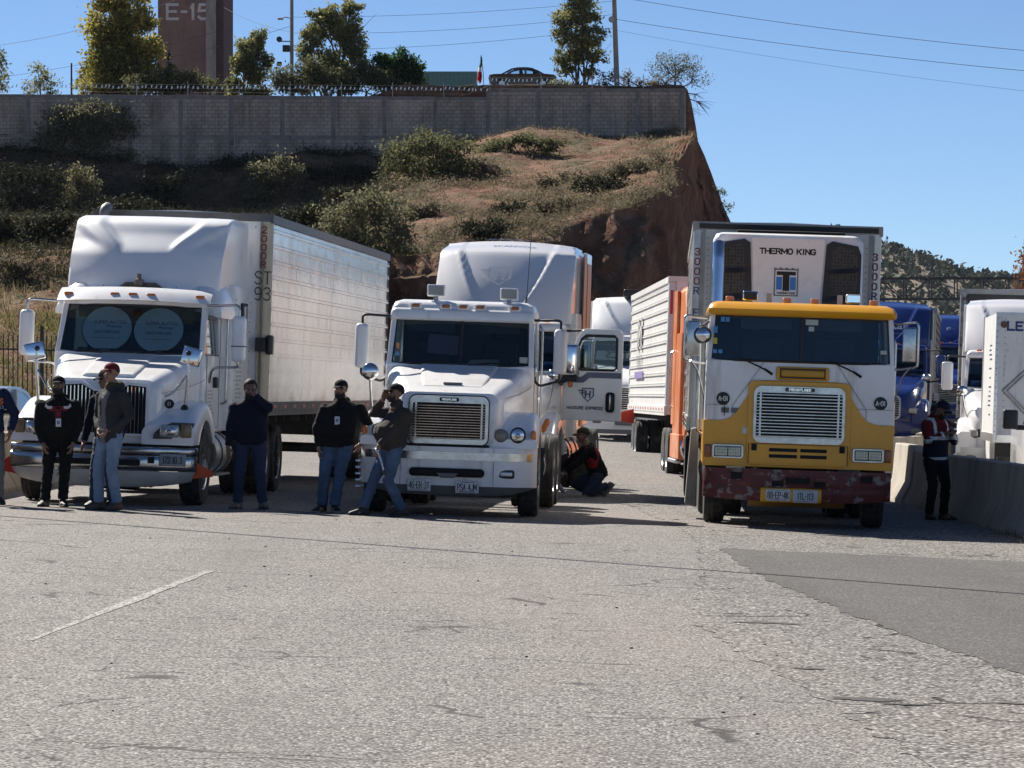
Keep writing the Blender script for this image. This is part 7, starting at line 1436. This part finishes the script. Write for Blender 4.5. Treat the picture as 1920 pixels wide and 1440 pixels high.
    b.ball((0, .012, .035), (.078, .098, .090), 20, 14); b.ball((0, -.022, -.030), (.066*fat, .070, .078), 18, 12); b.ball((0, -.060, -.088), (.034*fat, .030, .022), 12, 8); b.ball((0, -.072, .028), (.060, .022, .022), 14, 8)
    b.tube([(0, -.088, .018), (0, -.104, -.012), (0, -.112, -.026)], [.010, .013, .016], 8); b.ball((.010, -.100, -.030), (.012, .012, .009), 8, 6); b.ball((-.010, -.100, -.030), (.012, .012, .009), 8, 6)
    b.ball((0, -.088, -.058), (.026, .012, .007), 10, 6); b.ball((0, -.086, -.070), (.022, .012, .008), 10, 6)
    for k in (-1, 1): b.ball((k*.080, .012, -.002), (.010, .020, .034), 8, 8); b.ball((k*.042*fat, -.066, -.022), (.024, .022, .024), 10, 8); b.ball((k*.031, -.080, .004), (.013, .010, .008), 8, 6)
    b.T = old; inv = (Matrix.Translation(hc) @ HR @ Matrix.Scale(s, 4)).inverted()
    def face(c):
        q = inv @ c
        if q.y > -.05 or abs(q.x) > .075: return 0
        e = abs(abs(q.x)-.031)
        if e < .006 and abs(q.z-.004) < .005: return 3
        if e < .014 and abs(q.z-.004) < .0065: return 2
        if e < .022 and .020 < q.z < .031: return 4
        if abs(q.x) < .026 and -.076 < q.z < -.053 and q.y < -.088: return 1
        return 0
    put('body', remesh(b, .0072, 2), root, [skin, LIP, EYEW, EYED, HAIR], face)
    HM = Matrix.Translation(hc) @ HR @ Matrix.Scale(s, 4)
    if hair:
        q = MB().m(HAIR); q.T = HM
        hb = 1.0 if not cap else .955
        q.grid(lambda u, v: (lambda th, ph: (hb*.086*math.sin(th)*math.sin(ph), .016-hb*.105*math.sin(th)*math.cos(ph), .036+(hb*.098 if not cap else .07)*math.cos(th)))(v*(1.05+1.05*smooth(.28, .55, abs(u-.5)*2) if 1 else 0), (u-.5)*2*math.pi), 28, 10)
        ho = q.build('hair', root, 80)
        ho.modifiers.new('th', 'SOLIDIFY').thickness = .008
    if beard:
        q = MB().m(beard); q.T = HM
        q.grid(lambda u, v: (.074*fat*math.sin((u-.5)*2.2), -.018-.080*math.cos((u-.5)*2.2)+.010*v, -.066-.055*v*(.55+.45*math.cos((u-.5)*2.2))+.045*(abs(u-.5)*2)**2*(1-v)), 16, 6); q.ball((0, -.072, -.098), (.040*fat, .032, .022), 10, 6); q.tube([(-.032, -.084, -.060), (-.016, -.098, -.046), (0, -.103, -.044), (.016, -.098, -.046), (.032, -.084, -.060)], .007, 6)
        bo = q.build('beard', root, 80)
    if cap:
        q = MB().m(cap); q.T = HM; rings = []
        for j in range(8):
            t = j/7*math.pi/2; rings.append([(.090*math.cos(t)*math.cos(a), .010+.108*math.cos(t)*math.sin(a), .048+.085*math.sin(t)**.85) for a in [2*math.pi*k/24 for k in range(24)]])
        q.loft(rings); q.grid(lambda u, v: (.078*math.sin((u-.5)*2.5), -.085-.035*math.cos((u-.5)*2.3)-.062*v*math.cos((u-.5)*2.6), .052-.018*v-.028*(abs(u-.5)*2)**2), 14, 4, (0, 0, -.005)); q.ball((0, .01, .134), .008, 8, 5)
        co = q.build('cap', root, 60)
    # ---- clothes
    j = MB().m(jacket); spine(j, .018, jlen); 
    for i in (0, 1):
        a0, el, wr_ = arms[i]; j.tube([a0-(el-a0)*.03, a0.lerp(el, .5), el, el.lerp(wr_, .4), el.lerp(wr_, .92), el.lerp(wr_, .98)], [.080*s*bulk**.5, .070*s*bulk**.5, .062*s*bulk**.5, .057*s, .050*s, .042*s], 14)
        j.ball(tuple(a0), (.070*s*bulk**.5, .074*s, .072*s), 12, 8)
    if collar or hood:
        j.tube([Nk-up*(.05*s), Nk+up*(.03*s+collar)], [.088*s, .078*s], 14)
    if hood: j.ball(tuple(Nk-fw*(.085*s)-up*(.02*s)), (.12*s, .065*s, .075*s), 14, 8)
    jm = remesh(j, .013, 3, .010, seed); jo = put('jacket', jm, root, jmats or [jacket], jfn)
    t = MB().m(trous); rings = []
    for c, rx, ry in ((P-up*(.12*s), .150, .115), (P-up*(.04*s), .174, .128), (P+up*(.05*s), .168, .12+.07*belly), (P+up*(.10*s), .160, .115+.05*belly)):
        rings.append([tuple(c+lat*(rx*bulk*s*math.cos(a))+fw*(-ry*(.4+.6*bulk)*s*math.sin(a))) for a in [2*math.pi*k/20 for k in range(20)]])
    t.loft(rings)
    for i in (0, 1):
        hp_, kn, an = legs[i]; k = .5+.5*bulk; ae = kn.lerp(an, .97); t.tube([hp_+(hp_-kn)*.08, hp_.lerp(kn, .25), hp_.lerp(kn, .6), kn, kn.lerp(an, .3), kn.lerp(an, .75), ae], [.098*s*k, .098*s*k, .083*s*k, .071*s*k, .069*s*k, .063*s*k, .066*s*k], 14)
    put('trousers', remesh(t, .013, 3, .010, seed+5, 20), root, [trous], tfn)
    for i in (0, 1):
        an = legs[i][2]; q = MB().m(shoe); pit = .9 if toe[i] > .04 else 0
        q.T = Matrix.Translation((an.x, an.y, an.z)) @ Matrix.Rotation(R(shoeyaw[i]), 4, 'Z') @ Matrix.Rotation(pit, 4, 'X') @ Matrix.Translation((0, 0, -.085*s))
        q.loft([[(a*k2, y_, z_) for a, z_ in rr(-w_, w_, .012, hh, .02, 3, min(.035, hh*.4))] for y_, w_, hh, k2 in ((.075, .030, .07, s), (.06, .038, .10, s), (.0, .040, .115, s), (-.05, .042, .095, s), (-.11, .048, .07, s), (-.16, .044, .055, s), (-.195, .026, .04, s))], flip=True)
        q.m(shoesole or SHOEB).loft([[(a*s, y_, z_) for a, z_ in rr(-w_, w_, 0, .022, .008, 2)] for y_, w_ in ((.082, .032), (.06, .042), (-.05, .045), (-.11, .052), (-.165, .047), (-.202, .028))], flip=True); q.build('shoe', root, 50)
    root['_j'] = 0; bv = BVHTree.FromPolygons([tuple(v.co) for v in jm.vertices], [tuple(p.vertices) for p in jm.polygons])
    def surf(px_, pz_, off=.004):
        r = bv.ray_cast(Vector((px_, -2, pz_)), Vector((0, 1, 0))); return (px_, (r[0].y if r[0] else -.15)-off, pz_)
    del root['_j']; return root, surf, arms, HM, jo
def decal(root, name, surf, polys, parent=None):
    b = MB()
    for mat, pts, off in polys:
        b.m(mat); cx, cz = sum(p[0] for p in pts)/len(pts), sum(p[1] for p in pts)/len(pts); v = [surf(cx, cz, off)]+[surf(*p, off) for p in pts]; b.add(v, [(0, 1+i, 1+(i+1) % len(pts)) for i in range(len(pts))])
    o = b.build(name, parent or root, 0); o.modifiers.new('th', 'SOLIDIFY').thickness = .002; return o
def badge(root, surf, x, z):
    b = MB().m(WHITEC); p = surf(x, z, .016); b.rbox(x-.033, x+.033, p[1]-.004, p[1]+.004, z-.052, z+.052, .003, 2); b.m(M('badge_print', (.16, .20, .30), .6)); b.box(x-.018, x+.018, p[1]-.0055, p[1]-.004, z-.02, z+.022); b.m(NAVY)
    for k in (-1, 1): b.tube([surf(x+k*.02, z+.05, .01), surf(x+k*.045, z+.14, .008), surf(x+k*.065, z+.24, .008)], .005, 5)
    return b.build('badge', root, 30)
def phone(label, loc, rot, hold=None):
    b = MB().m(BLACK); b.rbox(-.037, .037, -.004, .004, -.076, .076, .0038, 2); b.m(M('phone_glass', (.02, .025, .03), .08)).box(-.033, .033, -.0048, -.004, -.07, .07)
    o = b.build('mobile_phone', None, 30); o.location = loc; o.rotation_euler = rot; return tag(o, label, 'phone')
# man in the bulls hoodie, leaning on the left truck's bumper
r, sf, _, _, _ = person('man in black hoodie with a red bull head, hands in pockets before the left truck', -5.72, 44.75, 4, 1.64, pel=(0, .10, -.02), chest=(0, -.04, 0), head=(-6, -4), feet=[(-.16, -.14, 0), (.06, -.06, 0)], hands=[(-.185, -.07, .80), (.19, -.07, .80)], poles=[(-1, .4, 0), (1, .4, 0)], bulk=1.22, belly=.35, skin=SKIN_B, jacket=BLK, trous=BLK, cap=BLKCAP, beard=HAIR, seed=3, shoeyaw=(-18, 14), hood=True, shw=1.08)
lz = 1.215; BW = M('print_white', (.62, .61, .60), .8); BR = M('print_red', (.22, .015, .02), .8)
decal(r, 'hoodie_print', sf, [(BR, [(-.075, lz+.05), (.075, lz+.05), (.085, lz+.01), (.045, lz-.01), (.03, lz-.09), (0, lz-.12), (-.03, lz-.09), (-.045, lz-.01), (-.085, lz+.01)], .004), (BR, [(.07, lz+.02), (.13, lz+.015), (.10, lz-.01), (.06, lz-.005)], .005), (BR, [(-.07, lz+.02), (-.06, lz-.005), (-.10, lz-.01), (-.13, lz+.015)], .005)]+[(BW, [(k*.07, lz+.05), (k*.13, lz+.055), (k*.155, lz+.09), (k*.165, lz+.045), (k*.13, lz+.018), (k*.075, lz+.02)][::k], .006) for k in (-1, 1)]+[(M('print_black', (.01, .01, .01), .8), [(k*.015, lz+.0), (k*.04, lz+.012), (k*.035, lz-.012), (k*.012, lz-.03)][::k], .007) for k in (-1, 1)])
badge(r, sf, .01, 1.06)
# man behind him, mostly hidden
person('man in dark clothes mostly hidden behind the man with the maroon cap', -5.18, 45.05, -24, 1.74, pel=(0, .12, -.02), chest=(0, -.02, 0), head=(-20, 6), feet=[(-.10, -.10, 0), (.12, -.02, 0)], hands=[(-.27, -.04, .84), (.25, -.05, .86)], bulk=1.0, skin=SKIN_B, jacket=NAVY, trous=JEANS_D, cap=CHAR, seed=4)
# tall man with maroon cap
def jf4(c): return 1 if (c.y < -.02 and abs(c.x-.0) < .052+.02*math.sin(c.z*14) and c.z < 1.50) else (2 if c.z > 1.52 else 0)
person('tall man in maroon cap, open charcoal jacket and light jeans before the left truck', -5.02, 44.05, -42, 1.80, pel=(0, .05, 0), chest=(0, .03, 0), head=(14, -2), feet=[(-.10, -.07, 0), (.10, .05, 0)], hands=[(-.13, -.03, 1.0), (.13, -.03, 1.0)], poles=[(-.9, .6, -.1), (.9, .6, -.1)], bulk=.98, skin=SKIN_A, jacket=CHAR, jfn=jf4, jmats=[CHAR, GREYC, OLIVEC], trous=JEANS_L, shoe=BOOT, cap=REDCAP, seed=5, shoeyaw=(-8, 10), hood=True, jlen=.06)
# man cut by the left edge
r, sf, _, _, _ = person('man in navy jacket with orange letters cut by the left edge', -6.58, 44.7, 24, 1.76, pel=(0, .06, 0), head=(20, 0), feet=[(-.12, -.04, 0), (.13, .02, 0)], hands=[(-.24, -.08, .92), (.25, -.08, .92)], poles=[(-1, .3, 0), (1, .3, 0)], bulk=1.08, jacket=fab('blue_jacket', (.018, .026, .065)), trous=GREYC, shoe=SHOEB, seed=6, collar=.03)
b = MB(); LO = M('letter_orange', (.62, .16, .04), .8); y_ = sf(.10, 1.28, .012)[1]; b.sign('TEXAS', .075, (.0, y_, 1.30), LO, w=.62, gap=.22, wt=.2); b.m(BW); b.add([sf(x_, z_, .006) for x_, z_ in ((.08, 1.21), (.17, 1.21), (.17, 1.245), (.08, 1.245))], [(0, 1, 2, 3)]); b.build('jacket_lettering', r, 0)
# man with his hand over his face
person('bare headed man in navy sweater holding a hand over his mouth', -3.40, 46.2, -4, 1.68, pel=(.0, .02, -.005), chest=(.0, -.02, 0), head=(8, 12), neck=(0, -.025, -.01), feet=[(-.17, -.02, 0), (.15, .02, 0)], hands=[(-.29, -.08, .80), (.085, -.235, 1.48)], poles=[(-1, .5, 0), (.9, -.1, -.8)], hdir=[(.12, -.15, -1), (-.45, .30, .85)], nrms=[(.5, .8, 0), (0, 1, .1)], curls=(.22, .28), bulk=1.22, belly=.25, skin=SKIN_B, jacket=NAVY, trous=JEANS_D, shoe=SHOEG, beard=HAIR, seed=7, shoeyaw=(-22, 24), collar=.01, shw=1.05)
# man with the badge leaning on the centre truck
r, sf, _, _, _ = person('smiling man in black jacket with a white badge leaning on the centre truck', -2.30, 46.0, -3, 1.70, pel=(.03, .04, -.01), chest=(.06, .0, 0), head=(-16, 2), feet=[(-.16, -.06, 0), (.01, -.12, 0)], hands=[(-.20, -.05, .84), (.33, .14, .90)], poles=[(-1, .35, 0), (.8, .7, 0)], bulk=1.30, belly=.3, skin=SKIN_A, jacket=BLK, trous=JEANS, shoe=SHOEB, shoesole=SOLE, cap=BLKCAP, beard=HAIR, seed=8, shoeyaw=(-30, 20), hood=True, shw=1.05)
badge(r, sf, .05, 1.19); 
# man leaning back on the centre truck, phoning
r, sf, arms, HM, _ = person('man in brown fleece phoning with his back against the centre truck', -1.55, 45.22, -64, 1.72, pel=(0, .02, -.05), chest=(0, .10, -.01), head=(10, -4), neck=(0, -.03, 0), feet=[(-.10, -.36, 0), (.12, .10, 0)], hands=[(-.115, -.055, 1.47), (.14, -.22, .90)], poles=[(-.7, -.7, -.3), (.7, .8, 0)], hdir=[(.35, .1, .9), (0, -.3, -.9)], nrms=[(.9, .1, 0), (-.9, .3, 0)], curls=(.5, .55), bulk=1.12, belly=.75, skin=SKIN_B, jacket=BROWNC, trous=JEANS, shoe=SHOEB, cap=BLKCAP, beard=HAIR, seed=9, shoeyaw=(-8, 12), collar=.03)
q = HM @ Vector((-.092, -.03, -.01)); mw = r.matrix_basis if 0 else (Matrix.Translation(r.location) @ Matrix.Rotation(R(-64), 4, 'Z'))
phone('black phone at the ear of the man in the brown fleece', mw @ q, (R(12), 0, R(-64+80)))
w = mw @ (arms[1][2]+Vector((0, -.03, -.06))); b = MB().m(M('keyring_metal', (.55, .60, .68), .25, .8, var=.5, vscale=30)); b.tube([(.0, 0, .02), (.03, -.01, -.06), (.06, -.02, -.15), (.085, -.02, -.25)], [.016, .022, .012, .014], 8); b.ball((0, 0, 0), (.035, .03, .03), 10, 8); b.m(BLACK).ball((.09, -.02, -.28), (.022, .015, .035), 8, 6); o = b.build('key_lanyard'); o.location = w; tag(o, 'shiny key lanyard hanging from the hand of the phoning man', 'lanyard')
# man crouching at the wheel of the white sleeper truck
def jf8(c): return 1 if (.085 < abs(c.x) < .20 and -.16 < c.y-.25*(c.z-.6) < .08 and .46 < c.z < .80) else 0
person('man with black and red jacket crouching beside the chrome fuel tank', 1.26, 57.2, -74, 1.74, pel=(0, .13, -.56), chest=(0, -.14, -.07), neck=(0, -.07, -.02), head=(0, 8), feet=[(-.12, .16, 0), (.12, .24, 0)], toe=(.0, .10), kpoles=[(-.25, -1, .55), (.2, -1, -.5)], hands=[(-.14, -.56, .40), (.14, -.58, .30)], poles=[(-.4, .2, -1), (.4, .2, -1)], bulk=1.08, skin=SKIN_B, jacket=BLK, jfn=jf8, jmats=[BLK, BRIGHTRED], trous=JEANS_D, shoe=SHOEG, shoesole=SOLE, cap=OLIVEC, seed=10)
b = MB().m(M('clear_bottle', (.40, .46, .50), .15, coat=1.)); b.lathe([(0, 0), (.034, .004), (.036, .15), (.014, .20), (.014, .225), (0, .225)], (0, 0, 0), 'z', 16); o = b.build('plastic_bottle'); o.location = (.83, 57.0, gz(.83, 57)+.06); o.rotation_euler = (R(20), R(-35), 0); tag(o, 'clear plastic bottle tilted on the ground beside the crouching man', 'bottle')
# man at the right looking at his phone
def jf9(c):
    z = c.z
    if .865 < z < .905 and abs(c.x) < .24: return 2
    if 1.155 < z < 1.205 and abs(c.x) < .25: return 2
    if abs(abs(c.x)-.115) < .022 and z > 1.19 and z < 1.47 and c.y < .06: return 2
    if abs(c.x) > .235 and 1.10 < z < 1.16: return 2
    return 1 if z > 1.20 or (abs(c.x) > .235 and z > 1.08) else 0
r, sf, arms, HM, _ = person('man in red and black safety jacket with reflective bands standing at the barrier', 6.08, 51.0, 34, 1.73, pel=(0, .0, 0), chest=(0, -.02, 0), neck=(0, -.045, -.015), head=(6, 30), feet=[(-.12, -.02, 0), (.13, -.05, 0)], hands=[(-.075, -.285, 1.235), (.075, -.275, 1.235)], poles=[(-.8, .5, -.7), (.8, .5, -.7)], hdir=[(.45, -.85, .15), (-.45, -.85, .15)], nrms=[(.2, .2, 1), (-.2, .2, 1)], curls=(.45, .45), bulk=1.08, belly=.1, skin=SKIN_B, jacket=NAVY, jfn=jf9, jmats=[NAVY, REDC, REFLEX], trous=BLK, cap=fab('navy_cap_cloth', (.016, .018, .03)), beard=HAIR, seed=11, shoeyaw=(-16, 22), hood=True, jlen=.07)
phone('dark phone held in both hands by the man at the barrier', (Matrix.Translation(r.location) @ Matrix.Rotation(R(34), 4, 'Z')) @ Vector((0, -.375, 1.305)), (R(-62), 0, R(34)))
# litter by the barrier
b = MB().m(WHITEC); r_ = random.Random(4)
for i in range(1): b.ball((0, 0, .05), (.09, .05, .05), 8, 5, lambda q: 1+.5*noise.noise((q.x*4, q.y*4, q.z*4)))
b.m(M('litter_blue', (.05, .18, .45), .5)).ball((.03, -.02, .06), (.05, .04, .05), 7, 5, lambda q: 1+.5*noise.noise((q.x*5, q.y*5, q.z*5))); o = b.build('litter_bag', None, 0); o.location = (8.05, 66.5, gz(8, 66.5)); tag(o, 'crumpled white and blue bag by the bumper of the right white truck', 'litter')
# ------------------------------------------------------------ thin bluish air
hzm = bpy.data.materials.new('haze_air'); hzm.use_nodes = True; N = hzm.node_tree.nodes; N.remove(N['Principled BSDF'])
pv = N.new('ShaderNodeVolumePrincipled'); pv.inputs['Color'].default_value = (.62, .78, 1, 1); pv.inputs['Density'].default_value = .00003; pv.inputs['Anisotropy'].default_value = 0
hzm.node_tree.links.new(pv.outputs[0], N['Material Output'].inputs['Volume'])
hb_ = MB().m(hzm); hb_.box(-3100, 3100, -80, 6100, -8, 92); tag(hb_.build('haze', None, 0), kind='stuff')
